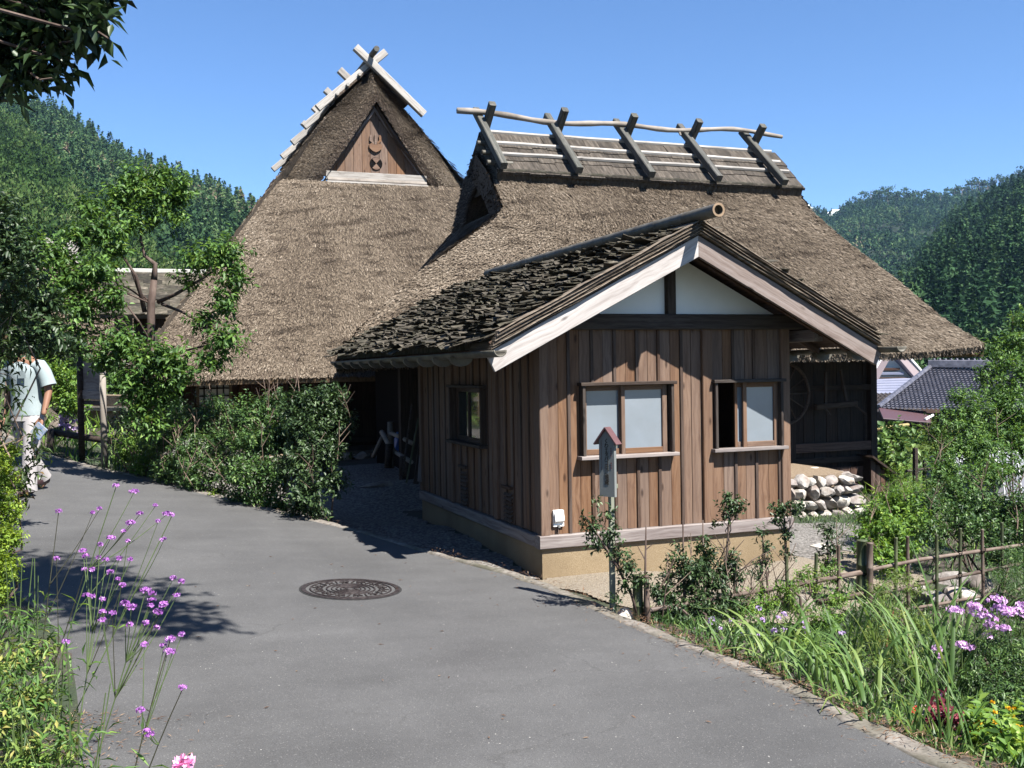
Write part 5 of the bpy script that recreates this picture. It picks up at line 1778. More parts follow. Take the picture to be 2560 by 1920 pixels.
for nm, lab, q, s_ in (('blue_sheet', 'crumpled bright blue sheet beside the thick log post', (996, 1110, 17.2), .14), ('blue_sheet', 'folded deep blue sheet low in the shade behind the hut', (1030, 1138, 16.2), .13)):
    o = rock(nm, at(*q), s_ * .8, s_ * .6, s_ * 1.3, MT['blue'], None, int(s_ * 1000), 3, 1.2); tag(o, lab, 'sheet')
o = rock('stepping_stone', at(945, 1205, 14.6), .34, .25, .06, MT['stone'], None, 71); o.matrix_basis.translation.z = gw(*at(945, 1205, 14.6).xy) + .01; tag(o, 'flat grey stepping stone in the shaded gravel yard', 'stone')

# ------------------------------------------------------------------ village map board on two round posts (under the tree)
nb_ = thing('signboard', 'grey signboard seen from behind on two thick round wooden posts by the road', 'sign', at(230, 1170, 12.6))
def rpost(px, pyt, pyb, d, r, mat, par, name='post'):
    b = at(px, pyb, d); t = at(px, pyt, d)
    mb = MB(); mb.tube([(b.x, b.y, b.z), (b.x, b.y, t.z)], r, 14); return mb.build(name, mat, par, True)
rpost(205, 880, 1150, 14.1, .043, MT['beam'], nb_)
rpost(262, 880, 1185, 13.4, .042, MT['pole'], nb_)
a = at(212, 950, 14.1); b = at(258, 950, 13.45)
board('panel', a, b, .52, .04, MT['grey'], nb_, (-.5, -1, 0))
board('panel_rail', a + V((0, 0, -.20)), b + V((0, 0, -.20)), .12, .07, MT['grey'], nb_, (-.5, -1, 0))
board('panel_rail', a + V((0, 0, -.31)), b + V((0, 0, -.31)), .05, .06, MT['beam'], nb_, (-.5, -1, 0))
rl = thing('log_barrier', 'low dark round log barrier running behind the signboard posts', 'barrier', at(200, 1130, 14))
mb = MB(); mb.tube([at(120, 1078, 14.5), at(205, 1092, 14.4), at(300, 1106, 14.0), at(350, 1110, 13.8)], .048, 10); mb.build('log', MT['beam'], rl, True)
for px, d in ((128, 14.4), (330, 13.9)):
    rpost(px, 1075, 1150, d, .05, MT['beam'], rl)
# tan garden wall with coping and a lit stone base
gwall = thing('garden_wall', 'low tan rendered garden wall with a shaded coping beyond the signboard', 'wall', at(250, 1100, 19))
a = at(90, 1020, 20.5); b = at(345, 1022, 17.5)
board('wall', V((a.x, a.y, .55)), V((b.x, b.y, .55)), 1.3, .25, MT['earth'], gwall, (-.4, -1, 0), .01)
board('coping', V((a.x, a.y, a.z)), V((b.x, b.y, b.z)), .42, .08, MT['greycon'], gwall, (0, 0, 1), .01)
for k, (px, py, d) in enumerate(((150, 1075, 16.5), (162, 1095, 16.4), (140, 1120, 16.0), (125, 1108, 16.2), (175, 1070, 16.7))):
    o = rock('boulder', at(px, py, d), .22, .2, .26 - .02 * k, MT['stone'], None, 600 + k)
    tag(o, ['tall grey boulder behind the walker beside the lavender flowers', 'rounded boulder touching the tall grey boulder', 'low pale stone at the road edge past the walker', 'small stone wedged beside the low pale stone', 'squat boulder nearest the signboard post'][k], 'stone')

# ------------------------------------------------------------------ bark-roofed annexe and a further thatch behind the trees
an = thing('annexe_building', 'bark-roofed outbuilding with a white capped ridge beyond the roadside tree', 'outbuilding', at(380, 1000, 27))
Ya = 27.0
a = onY(262, 678, Ya); b = onY(560, 684, Ya)
zr_ = a.z
board('ridge_cap', (a.x, Ya, zr_), (b.x, Ya, zr_), .28, .14, plain('white_cap', (.62, .61, .57)), an, (0, 0, 1), .01)
ze = onY(360, 780, Ya - 2.0).z
for k in range(13):
    f = k / 12
    y = Ya - 2.1 * f; z = zr_ - .05 - (zr_ - ze) * f
    x = a.x - .1
    while x < b.x:
        w_ = rnd.uniform(.4, .7)
        board('bark_strip', (x, y - .1, z + .02 + rnd.uniform(0, .03)), (x + w_, y - .1, z + .02 + rnd.uniform(-.01, .04)), .26, .03, MT['bark'], an, (0, -.55, 1), .004, 3, .012)
        x += w_
board('post', (a.x + .3, Ya - 1.75, .2), (a.x + .3, Ya - 1.75, ze), .16, .14, MT['brownwall'], an)
for k in range(10):
    board('wall_board', (a.x + .4 + k * .42, Ya - 1.6, .1), (a.x + .4 + k * .42, Ya - 1.6, ze + .2), .40, .04, MT['brownwall'] if k % 3 else MT['grey'], an)
board('eave_rail', (a.x - .1, Ya - 2.0, ze - .1), (b.x, Ya - 2.0, ze - .1), .1, .08, MT['grey'], an)
ft = thing('thatched_house', 'distant thatched roof with pale crossed ridge timbers showing through the roadside tree', 'house', at(140, 1000, 36))
Yf = 36.0
c = onY(152, 612, Yf)
def FF(u, v):
    u = np.asarray(u); v = np.asarray(v)
    return np.stack([c.x + (u * 2 - 1) * (5.2 - 4.9 * v), Yf - 4.4 + 4.2 * v, 2.0 + (c.z - .6 - 2.0) * v], -1)
patch_mesh('thatch', FF, 40, 24, MT['thatchcore'], ft, .03, 31)
straws('thatch_straw', FF, 14000, .3, .05, .15, MT['straw'], ft, 31)
mb = MB(); mb.span((c.x - 4.2, Yf - 3.6, .5), (c.x + 4.2, Yf + 3, 2.2)); mb.build('wall', MT['brownwall'], ft)
for k in range(3):
    uma(ft, V((c.x, Yf + k * 1.6, c.z - .25)), (0, 1, 0), 2.6, .2, .2, math.radians(42), MT['umal'], stub=.6)

# ------------------------------------------------------------------ houses down in the valley
MT['tile'] = surf('glazed_grey_tile', [(.3, (.10, .10, .125)), (.5, (.19, .19, .235)), (.7, (.30, .30, .36))], (3, 3, 3), rough=.35, bump=0, var=.12, spec=.6)
th = thing('tiled_house', 'house with a big dark glazed tile roof beyond the shrubs', 'house', at(2400, 1100, 62))
D0 = 60.0
ex0 = at(2196, 1022, D0); ex1 = at(2700, 1032, D0 - 3)     # eave
rx0 = at(2330, 917, D0 + 6); rx1 = at(2720, 920, D0 + 2)   # ridge
def tile_roof(parent, e0, e1, r0, r1, rows, cols):
    vs = []; fs = []
    e0, e1, r0, r1 = map(np.array, (e0, e1, r0, r1))
    nrm = np.cross(e1 - e0, r0 - e0); nrm /= np.linalg.norm(nrm)
    if nrm[2] < 0: nrm = -nrm
    nu = cols * 4
    al = (e1 - e0) / np.linalg.norm(e1 - e0)
    full = np.linalg.norm(e1 - e0)
    for j in range(rows):
        for edge in (0, 1):
            v = (j + edge) / rows
            l = e0 * (1 - v) + r0 * v; rr_ = e1 * (1 - v) + r1 * v
            s0 = (l - e0) @ al; s1 = (rr_ - e0) @ al
            base = l - al * s0
            for i in range(nu + 1):
                s = full * i / nu
                s = min(max(s, s0), s1)
                h = .05 * (math.cos(s / full * cols * 2 * math.pi) + .35 * math.cos(s / full * cols * 4 * math.pi))
                p = base + al * s + nrm * (h + (.07 if edge == 0 else .0))
                vs.append(p)
    n = nu + 1
    for j in range(rows * 2 - 1):
        for i in range(nu):
            fs.append([j*n + i, j*n + i + 1, (j+1)*n + i + 1, (j+1)*n + i])
    me = mesh_np('roof_tiles', vs, np.array(fs), MT['tile'], True)
    me.set_sharp_from_angle(angle=math.radians(40))
    o = obj('roof_tiles', me, parent); o['kind'] = 'stuff'
tile_roof(th, ex0, ex1, rx0, rx1, 21, 44)
# verge and ridge
mb = MB(); mb.tube([ex0 + V((0, 0, .1)), rx0 + V((0, 0, .1))], .16, 6); mb.build('verge', MT['tile'], th)
board('ridge', rx0 + V((-.3, 0, .2)), rx1 + V((0, 0, .2)), .5, .4, MT['tile'], th, (0, -1, 0), .05)
for k in range(26):
    p = rx0.lerp(rx1, k / 26) + V((0, -.1, .46)); mb = MB(); mb.tube([p, p + V((.12, 0, 0))], .1, 6); mb.build('ridge_tile', MT['tile'], th)
a = at(2215, 1030, D0 + 1.2); b = at(2700, 1040, D0 - 1.8)
mb = MB(); mb.add([a, b, V((b.x, b.y, -6)), V((a.x, a.y, -6))], [[0, 1, 2, 3]]); mb.add([a + V((0, 10, 0)), a, V((a.x, a.y, -6)), V((a.x, a.y + 10, -6))], [[0, 1, 2, 3]])
mb.build('wall', MT['brownwall'], th)
a = at(2202, 1034, D0 - .6); b = at(2322, 1044, D0 - .9)
board('porch_roof', a, b, 1.5, .12, plain('maroon_metal', (.11, .06, .07), .4, .5), th, (0, -.5, 1), .02)
board('downpipe', at(2313, 1048, D0 - 1.4), at(2333, 1037, D0 - .7), .12, .1, MT['white'], th)
# pale blue metal-clad thatch shape with a white gable
bl = thing('metal_roof_house', 'house with pale blue ribbed metal roof and white triangular gable under the eave', 'house', at(2230, 1050, 85))
D1 = 85.0
MT['bluemetal'] = surf('pale_blue_metal', [(.3, (.34, .37, .52)), (.7, (.46, .49, .66))], (.3, .3, .3), rough=.45, bump=0, var=.03, spec=.5)
ap = at(2228, 880, D1); g0 = at(2185, 950, D1); g1 = at(2292, 946, D1)
e0_ = at(2120, 1000, D1 - 4); e1_ = at(2350, 1000, D1 - 4)
for k in range(8):
    f0, f1 = k / 8, (k + 1) / 8 - .012
    a0 = g0.lerp(e0_, f0); a1 = g1.lerp(e1_, f0); c0 = g0.lerp(e0_, f1); c1 = g1.lerp(e1_, f1)
    mb = MB(); up_ = V((0, 0, .07))
    mb.add([a0, a1, c1, c0, a0 + up_, a1 + up_, c1 + up_ * 1.6, c0 + up_ * 1.6], [[0, 1, 2, 3], [7, 6, 5, 4], [2, 6, 7, 3], [0, 4, 5, 1], [1, 5, 6, 2], [3, 7, 4, 0]])
    mb.build('metal_panel', MT['bluemetal'], bl)
mb = MB(); mb.add([ap, g0, g0 + V((0, 14, 0)), ap + V((0, 14, 0)), g1, g1 + V((0, 14, 0))], [[0, 1, 2, 3], [0, 3, 5, 4]]); mb.build('roof', MT['bluemetal'], bl)
mb = MB(); q = V((0, .6, 0)); mb.add([ap + q, g0 + q, g1 + q], [[0, 1, 2]]); mb.build('gable', MT['white'], bl)
MT['pinkbeige'] = plain('gable_board_paint', (.42, .34, .35), .5)
for s_, g in ((-1, g0), (1, g1)):
    board('rake_board', g + V((0, -.05, .2)), ap + V((0, -.05, .5)), .75, .3, MT['pinkbeige'], bl, (0, -1, 0), .04)
    board('rake_trim', g + V((s_ * .3, -.2, .6)), ap + V((0, -.2, 1.1)), .16, .2, MT['white'], bl, (0, -1, 0), .02)
for f, m_ in ((.62, 'brownwall'), (.78, 'bluemetal'), (.95, 'brownwall')):
    a = ap.lerp(g0, f) + V((.5, .3, 0)); b = ap.lerp(g1, f) + V((-.5, .3, 0)); b.z = a.z
    board('gable_louver', a, b, .22, .3, MT[m_], bl, (0, -1, 0), .02)
mb = MB(); mb.add([e0_, e1_, V((e1_.x, e1_.y, -6)), V((e0_.x, e0_.y, -6))], [[0, 1, 2, 3]]); mb.build('wall', MT['brownwall'], bl)
sh = thing('tiled_shed', 'low shed with old brown tiles tucked beside the glazed roof', 'shed', at(2215, 1030, 72))
tile_roof(sh, at(2150, 1055, 66), at(2330, 1050, 66), at(2150, 985, 71), at(2260, 985, 71), 14, 16)
for o_ in sh.children: o_.data.materials[0] = surf('old_brown_tile', [(.3, (.10, .085, .08)), (.7, (.22, .19, .18))], (4, 4, 4), rough=.6, bump=0)
mb = MB(); a = at(2150, 1058, 66.5); b = at(2320, 1054, 66.5); mb.add([a, b, V((b.x, b.y, -6)), V((a.x, a.y, -6))], [[0, 1, 2, 3]]); mb.build('wall', MT['beam'], sh)
# sheeted garden tunnels
MT['sheet'] = surf('pale_sheeting', [(.3, (.42, .43, .50)), (.7, (.60, .61, .68))], (2, 2, 2), rough=.35, bump=.2, var=0)
for (x0, x1, py, d, lab) in ((2455, 2580, 1130, 24, 'grey-white plastic sheeted tunnel behind the leafy bushes'), (2350, 2400, 1132, 27, 'small pale sheeted frame seen between the bushes and the field posts')):
    o = thing('sheeted_tunnel', lab, 'greenhouse', at((x0 + x1) / 2, 1200, d))
    a = at(x0, py, d); b = at(x1, py, d)
    mb = MB(); w_ = .55
    for s_ in (-1, 1):
        mb.add([a, b, b + V((.0, s_ * w_, -.25)), a + V((.0, s_ * w_, -.25)), b + V((.0, s_ * w_ * 1.2, -1.1)), a + V((.0, s_ * w_ * 1.2, -1.1))], [[0, 1, 2, 3], [3, 2, 4, 5]])
    mb.build('sheeting', MT['sheet'], o)
    for f in np.linspace(0, 1, 4):
        p = a.lerp(b, f) + V((0, 0, .006)); mb = MB(); mb.tube([p + V((0, -.67, -1.1)), p + V((0, -.56, -.25)), p + V((0, 0, .01)), p + V((0, .56, -.25)), p + V((0, .67, -1.1))], .015, 5); mb.build('hoop', MT['white'], o)
# field posts with a rail, and a yellow pole
fp = thing('field_fence', 'row of dark weathered posts with one rail in the overgrown garden', 'fence', at(2290, 1220, 18))
for px, yt, yb, d, r_ in ((2289, 1120, 1225, 17.5, .045), (2312, 1150, 1215, 19.5, .04), (2340, 1165, 1210, 20.5, .04), (2352, 1160, 1205, 21.5, .035), (2370, 1180, 1215, 22, .035)):
    b = at(px, yb, d); t = at(px, yt, d); mb = MB(); mb.tube([b - V((0, 0, .3)), V((b.x, b.y, t.z))], r_, 8); mb.build('post', MT['beam'], fp)
mb = MB(); mb.tube([at(2265, 1178, 17.6), at(2312, 1172, 19), at(2375, 1172, 21.5)], .025, 6); mb.build('rail', MT['beam'], fp)
o = lean('yellow_pole', 'pale yellow bamboo pole lying across the bean plants', 'pole', (2184, 1073), (2270, 1062), 22, 23, .04, plain('yellow_cane', (.45, .36, .15)))
# ------------------------------------------------------------------ planting
G = lambda a, b, c, d: [(0, a), (.4, b), (.8, c), (1, d)]
MT['leaf_mid'] = leafmat('tree_leaf', G((.03, .07, .02), (.07, .15, .035), (.14, .26, .055), (.26, .38, .10)), 0.3, 0.5, 0.28, 0.68)
MT['leaf_dark'] = leafmat('dark_glossy_leaf', G((.012, .028, .012), (.03, .06, .022), (.055, .10, .035), (.09, .15, .05)), 0.15, 0.45, 0.3, 0.62)
MT['leaf_shrub'] = leafmat('shrub_leaf', G((.022, .05, .018), (.05, .105, .03), (.10, .18, .045), (.20, .28, .09)), 0.22, 0.45, 0.3, 0.75)
MT['leaf_lime'] = leafmat('hedge_leaf', G((.06, .11, .02), (.14, .23, .03), (.27, .38, .05), (.42, .50, .10)), 0.35, 0.55, 0.2, 0.75)
MT['leaf_bright'] = leafmat('bright_leaf', G((.04, .09, .02), (.10, .20, .035), (.20, .32, .06), (.32, .44, .10)), 0.35, 0.5, 0.25, 0.75)
MT['leaf_nandina'] = leafmat('bamboo_like_leaf', G((.03, .035, .015), (.05, .09, .025), (.10, .17, .04), (.24, .14, .06)), 0.2, 0.5, 0.2, 0.5)
MT['blade'] = leafmat('strap_leaf', G((.05, .10, .03), (.09, .17, .045), (.17, .28, .075), (.28, .34, .11)), 0.35, 0.5, 0.25, 0.66)
MT['fern'] = leafmat('feathery_leaf', G((.05, .08, .02), (.10, .16, .035), (.18, .26, .06), (.32, .30, .09)), 0.3, 0.6, 0.2, 0.75)
MT['bark_t'] = surf('tree_bark', [(.3, (.07, .045, .035)), (.5, (.17, .12, .10)), (.7, (.30, .23, .19))], (10, 10, 3), rough=.9, bump=.6, var=.1)
MT['twig'] = surf('pale_twig', [(.3, (.22, .15, .11)), (.7, (.42, .31, .24))], (8, 8, 8), rough=.8, bump=0, var=.2)
MT['stemg'] = surf('green_stem', [(.3, (.10, .16, .05)), (.7, (.22, .32, .11))], (8, 8, 8), rough=.6, bump=0, var=.1)
MT['stemd'] = surf('dark_stem', [(.3, (.05, .05, .03)), (.7, (.10, .10, .05))], (8, 8, 8), rough=.6, bump=0, var=.1)  # odd stems, and the shaded verbena's, where shade is put into the colour
MT['purple'] = leafmat('purple_petal', G((.30, .09, .40), (.60, .19, .72), (.85, .38, .95), (1.1, .8, 1.2)), .3, .6, .2, 0.5)
MT['lav'] = leafmat('lavender_petal', G((.45, .28, .62), (.68, .48, .85), (.95, .75, 1.1), (1.3, 1.1, 1.4)), .3, .6, .2, 0.6)
MT['phlox'] = leafmat('phlox_petal', G((.55, .28, .60), (.9, .5, .92), (1.2, .85, 1.2), (1.5, 1.2, 1.5)), .3, .6, .2, 0.6)
MT['yellow'] = leafmat('yellow_petal', G((.7, .40, .02), (.9, .55, .03), (1.0, .7, .06), (1.1, .8, .1)), .3, .6, .2, 0.75)
MT['redf'] = leafmat('red_petal', G((.55, .06, .04), (.8, .12, .07), (.95, .25, .15), (1.0, .4, .25)), .3, .6, .2, 0.75)
MT['coleus'] = leafmat('dark_red_leaf', G((.07, .012, .02), (.14, .025, .04), (.22, .04, .06), (.3, .08, .08)), .3, .6, .2, 0.75)
MT['pink'] = leafmat('pink_petal', G((.9, .35, .62), (1.2, .55, .85), (1.5, .8, 1.1), (1.7, 1.1, 1.3)), .3, .6, .2, 0.6)

def bl(px, py, d, rpx, q=.85, qy=1.0):
    r_ = rpx * d / FPX
    return (np.array(at(px, py, d)), np.array((r_, r_ * qy, r_ * q)))

def crown(name, blobs, n, L, W, mat, parent, seed=0, per=8, droop=.15, spread=1.0, tone=0.0, shell=.45, keep=None, rag=.14):
    r = np.random.default_rng(seed)
    vol = np.array([np.prod(b[1]) ** (2 / 3) for b in blobs]); vol /= vol.sum()
    T = []; O = []
    for (c, e), f in zip(blobs, vol):
        m = max(3, int(n * f / per))
        d = r.normal(size=(m, 3)); d /= np.linalg.norm(d, axis=1)[:, None]
        rad = r.random(m) ** shell
        p = c + d * rad[:, None] * e * (1 + rag * r.normal(size=(m, 1)))
        o = d * .8 + r.normal(0, .45, (m, 3)) + (0, 0, .35)
        T.append(p); O.append(o)
    T = np.concatenate(T); O = np.concatenate(O); O /= np.linalg.norm(O, axis=1)[:, None]
    m = len(T)
    k = np.arange(per)
    base = T[:, None, :] + O[:, None, :] * (k[None, :, None] / per - .5) * L * 3.0 * spread
    side = r.normal(size=(m, per, 3)); side -= (side * O[:, None, :]).sum(2, keepdims=True) * O[:, None, :]
    side /= np.linalg.norm(side, axis=2, keepdims=True)
    D = side * 1.0 + O[:, None, :] * .7 + np.array((0, 0, -droop))
    Nn = O[:, None, :] * .5 + np.array((0, 0, 1.0)) + r.normal(0, .35, (m, per, 3))
    P = base.reshape(-1, 3); D = D.reshape(-1, 3); Nn = Nn.reshape(-1, 3)
    q = np.ones(len(P), bool) if keep is None else keep(P)
    P, D, Nn = P[q], D[q], Nn[q]
    nn_ = len(P)
    tw = np.clip(r.normal(.45 + tone, .16, m), 0, 1).repeat(per)[q]
    v = np.clip(tw + r.normal(0, .16, nn_), 0, 1)
    return leaves(name, P, D, Nn, L * r.uniform(.65, 1.2, nn_), W * r.uniform(.7, 1.2, nn_), mat, parent, v)

def limbs(parent, root, blobs, r0, mat, name='branch', wob=.08, seed=0, per=3, tip=.3):
    r = random.Random(seed)
    for c, e in blobs:
        a = V(root); b = V(c)
        L = (b - a).length
        pts = [a]; rr = [r0]
        for i in range(1, 6):
            f = i / 5
            pts.append(a.lerp(b, f) + V((r.gauss(0, 1), r.gauss(0, 1), r.gauss(0, .6) + math.sin(f * 3.14) * 1.2)) * wob * L * (1 if i < 5 else .3))
            rr.append(r0 * (1 - f * (1 - tip)))
        mb = MB(); mb.tube(pts, rr, 6)
        for q in range(per):
            d = V((r.gauss(0, 1), r.gauss(0, 1), r.gauss(.3, .8))).normalized()
            s = pts[r.choice((3, 4, 5))]
            mb.tube([s, s + d * float(e.mean()) * .5 + V((0, 0, .02)), s + d * float(e.mean()) * .95], [r0 * .3, r0 * .2, r0 * .1], 4)
        mb.build(name, mat, parent)

def sticks(parent, pts_list, mat, name='twig'):
    for pts, r_ in pts_list:
        mb = MB(); n_ = len(pts); mb.tube(pts, [r_ * (1 - .6 * i / (n_ - 1)) for i in range(n_)], 5); mb.build(name, mat, parent)

# ---- the slender tree in front of the tall house
DSC = 1.12
tr = thing('deciduous_tree', 'slender leafy tree with forked reddish trunk in front of the tall thatched house', 'tree', at(365, 1200, 11.6))
base = at(372, 1195, 11.6); base.z = gw(base.x, base.y) - .05
fork = at(378, 760, 11.6)
TB = [bl(360, 480, 11.6, 62), bl(300, 500, 11.5, 45), bl(430, 500, 11.7, 45), bl(395, 440, 11.6, 34), bl(330, 450, 11.6, 34), bl(450, 470, 11.6, 32), bl(380, 545, 11.6, 30), bl(440, 545, 11.6, 24), bl(265, 575, 11.2, 55), bl(200, 590, 11.1, 45), bl(150, 640, 11.0, 50), bl(100, 620, 11.2, 40),
      bl(560, 640, 11.2, 55), bl(500, 650, 11.3, 45), bl(590, 690, 11.1, 42), bl(560, 755, 11.0, 45), bl(505, 800, 11.2, 34), bl(470, 700, 11.3, 26), bl(220, 520, 11.3, 30), bl(290, 620, 11.2, 30), bl(330, 560, 11.4, 30), bl(560, 850, 10.9, 48), bl(530, 900, 10.9, 35),
      bl(180, 700, 10.9, 62), bl(250, 680, 10.9, 55), bl(110, 740, 10.8, 60), bl(200, 770, 10.8, 60), bl(280, 740, 10.8, 48), bl(60, 690, 10.9, 50),
      bl(300, 860, 10.7, 60), bl(370, 900, 10.7, 60), bl(430, 900, 10.8, 50), bl(450, 940, 10.8, 42), bl(400, 970, 10.8, 50), bl(330, 950, 10.7, 55), bl(350, 1010, 10.8, 50), bl(380, 1060, 10.8, 45), bl(260, 900, 10.7, 40), bl(180, 850, 10.8, 50), bl(120, 850, 10.9, 55)]
mb = MB(); mb.tube([base, at(372, 1060, 11.6), at(376, 900, 11.6), fork, at(385, 700, 11.6)], [.075, .062, .055, .05, .042], 10); mb.build('trunk', MT['bark_t'], tr, True)
mb = MB(); mb.tube([at(385, 700, 11.6), at(388, 660, 11.6), at(362, 640, 11.6), at(352, 600, 11.6), at(350, 480, 11.6)], [.042, .03, .022, .016, .009], 8); mb.build('limb', MT['bark_t'], tr, True)
mb = MB(); mb.tube([at(362, 780, 11.6), at(340, 690, 11.5), at(300, 630, 11.4), at(255, 585, 11.2)], [.032, .02, .014, .008], 7); mb.build('limb', MT['bark_t'], tr, True)
mb = MB(); mb.tube([at(395, 755, 11.6), at(440, 735, 11.5), at(500, 700, 11.3), at(560, 660, 11.2)], [.03, .022, .016, .01], 7); mb.build('limb', MT['bark_t'], tr, True)
mb = MB(); mb.tube([at(405, 760, 11.6), at(455, 780, 11.4), at(500, 805, 11.2), at(545, 850, 10.9)], [.022, .016, .012, .008], 6); mb.build('limb', MT['bark_t'], tr, True)
limbs(tr, fork, TB[9:12], .014, MT['bark_t'], seed=3, per=2)
limbs(tr, at(376, 950, 11.6), TB[21:], .018, MT['bark_t'], seed=4, per=2)
crown('crown', TB, 17500, .086, .038, MT['leaf_mid'], tr, 21, per=9, droop=.35, spread=1.25, shell=.6, rag=.30)
# ---- clipped shrubs between the road and the yard
def shrub(label, blobs, n, L, W, mat, seed, name='shrub', cat='shrub', twigs=0, group=None, root=None, tone=0.0, sr=.014, **kw):
    lo = min(blobs, key=lambda b: b[0][2] - b[1][2])
    c = np.mean([b[0] for b in blobs], 0)
    rt = V((c[0], c[1], min(gw(c[0], c[1]) - .03, c[2] - .01))) if root is None else root
    o = thing(name, label, cat, rt, group)
    crown('foliage', blobs, n, L, W, mat, o, seed, tone=tone, **kw)
    r = random.Random(seed)
    for k in range(max(4, twigs // 3)):
        b = r.choice(blobs)
        a = V((rt.x + r.gauss(0, 8 * sr), rt.y + r.gauss(0, 8 * sr), rt.z))
        t = V(b[0]) + V([float(x) * r.uniform(-.5, .6) for x in b[1]])
        sticks(o, [([a, a.lerp(t, .5) + V((r.gauss(0, .04), r.gauss(0, .04), .05)), t], sr)], MT['bark_t'], 'stem')
    for k in range(twigs):
        b = r.choice(blobs)
        s = V(b[0]) + V([float(x) * r.uniform(-.7, .7) for x in b[1]])
        d = V((r.gauss(0, .35), r.gauss(0, .3), 1)).normalized()
        L_ = r.uniform(.25, .6)
        s2 = s + d * L_ * .6
        pl_ = [([s, s + d * L_ * .5, s + d * L_ + V((r.gauss(0, .05), 0, 0))], .006), ([s2, s2 + V((r.gauss(0, .1), r.gauss(0, .1), .14))], .004), ([s + d * L_ * .4, s + d * L_ * .4 + V((r.gauss(0, .12), r.gauss(0, .08), .15))], .004)]
        sticks(o, pl_, MT['twig'])
    return o
shrub('dense glossy shrub with bare pale twigs at its top beside the stepped kerb', [bl(400, 1100, 11.3, 60), bl(470, 1060, 11.3, 62), bl(540, 1030, 11.5, 55), bl(480, 1130, 11.0, 65), bl(550, 1110, 11.1, 65), bl(560, 1170, 10.8, 60), bl(480, 1190, 10.8, 48), bl(420, 1170, 11.1, 50), bl(410, 1205, 11.4, 30), bl(470, 1218, 11.0, 34), bl(540, 1230, 10.8, 34)],
      11500, .05, .022, MT['leaf_shrub'], 31, twigs=34)
DSC = 1.07
shrub('tall glossy shrub in the middle of the clipped shrub row', [bl(620, 1040, 11.2, 60), bl(680, 1020, 11.3, 50), bl(640, 1110, 10.9, 68), bl(690, 1090, 11.0, 55), bl(620, 1190, 10.6, 60), bl(690, 1190, 10.6, 55), bl(650, 1240, 10.6, 40), bl(600, 1245, 10.8, 34), bl(700, 1262, 10.5, 32)],
      10500, .052, .024, MT['leaf_shrub'], 32, twigs=16)
DSC = 1.03
shrub('large-leaved dark shrub at the yard end of the shrub row beside the hut', [bl(740, 1010, 11.1, 52), bl(800, 1010, 11.2, 58), bl(770, 1080, 10.9, 62), bl(840, 1050, 11.3, 50), bl(810, 1130, 10.8, 55), bl(740, 1160, 10.6, 52), bl(770, 1230, 10.3, 45), bl(830, 1200, 10.8, 40), bl(845, 990, 11.3, 35), bl(745, 1265, 10.5, 32), bl(790, 1280, 10.4, 26)],
      9500, .056, .027, MT['leaf_dark'], 33, twigs=8, tone=.15)
DSC = 1.13
shrub('loose young shrub leaning out over the kerb under the slender tree', [bl(330, 1110, 11.6, 42), bl(370, 1140, 11.4, 42), bl(310, 1140, 11.6, 30), bl(345, 1170, 11.3, 28)], 2300, .045, .02, MT['leaf_bright'], 34, twigs=6)
shrub('dark undergrowth bush filling the gap behind the slender tree trunk', [bl(330, 1060, 12.6, 60), bl(400, 1080, 12.4, 55), bl(440, 1040, 12.5, 50), bl(290, 1120, 12.6, 28)], 3000, .055, .028, MT['leaf_dark'], 35)
DSC = 1.0
shrub('sunlit yellow-green bush behind the shoulder of the walker', [bl(150, 940, 15.5, 55), bl(175, 1000, 15.5, 48), bl(120, 980, 15.8, 40), bl(215, 960, 15.8, 42), bl(100, 900, 16, 45)], 3600, .07, .035, MT['leaf_bright'], 36, tone=.05)
shrub('broad dark bush behind the tan garden wall', [bl(300, 960, 19, 60), bl(250, 930, 19.5, 55), bl(180, 900, 20, 60), bl(100, 860, 20, 70), bl(30, 880, 20, 70), bl(340, 1000, 18.5, 36)], 4200, .10, .05, MT['leaf_shrub'], 37)
# shaded trees standing close by on the left, over and beside the walker
nd = thing('nandina_bush', 'dark overhanging branches with slender leaves crossing in front of the walker', 'shrub', w2(-3.3, 5.6) + (.1,))
NB = [bl(-10, 880, 6.0, 60), bl(-30, 800, 6.1, 90), bl(50, 860, 6.1, 40), bl(10, 960, 5.8, 40), bl(45, 1000, 5.8, 26), bl(0, 1060, 5.7, 36), bl(-30, 700, 6.2, 80), bl(40, 760, 6.2, 60), bl(60, 690, 6.3, 60)]
crown('foliage', NB, 1300, .062, .016, MT['leaf_nandina'], nd, 41, per=7, droop=.5)
r_ = V((*w2(-3.3, 5.6), .05))
limbs(nd, r_, NB[:8], .012, MT['twig'], seed=5, per=2)
n2 = [bl(90, 1130, 5.6, 28), bl(75, 1180, 5.6, 30), bl(60, 1230, 5.5, 26), bl(80, 1080, 5.7, 22)]
crown('foliage', n2, 190, .055, .016, MT['leaf_nandina'], nd, 42, per=6, droop=.3)
limbs(nd, r_, n2, .008, MT['twig'], seed=6, per=1)
dk = thing('evergreen_tree', 'dark shaded evergreen crown between the walker and the wooded hill', 'tree', at(-60, 1150, 8.5))
DB = [bl(-20, 560, 8.6, 90), bl(30, 640, 8.5, 75), bl(-30, 720, 8.4, 110), bl(60, 740, 8.4, 70), bl(40, 830, 8.3, 80), bl(110, 830, 8.4, 55), bl(120, 760, 8.5, 45), bl(170, 870, 8.6, 35)]
crown('crown', DB, 6200, .07, .03, MT['leaf_dark'], dk, 43)
q = at(-80, 1150, 8.5)
mb = MB(); mb.tube([V((q.x, q.y, .1)), at(-70, 900, 8.5), at(-40, 700, 8.5), at(-20, 560, 8.6)], [.10, .09, .06, .03], 8); mb.build('trunk', MT['bark_t'], dk, True)
limbs(dk, at(-70, 850, 8.5), DB, .03, MT['bark_t'], seed=8, per=1)
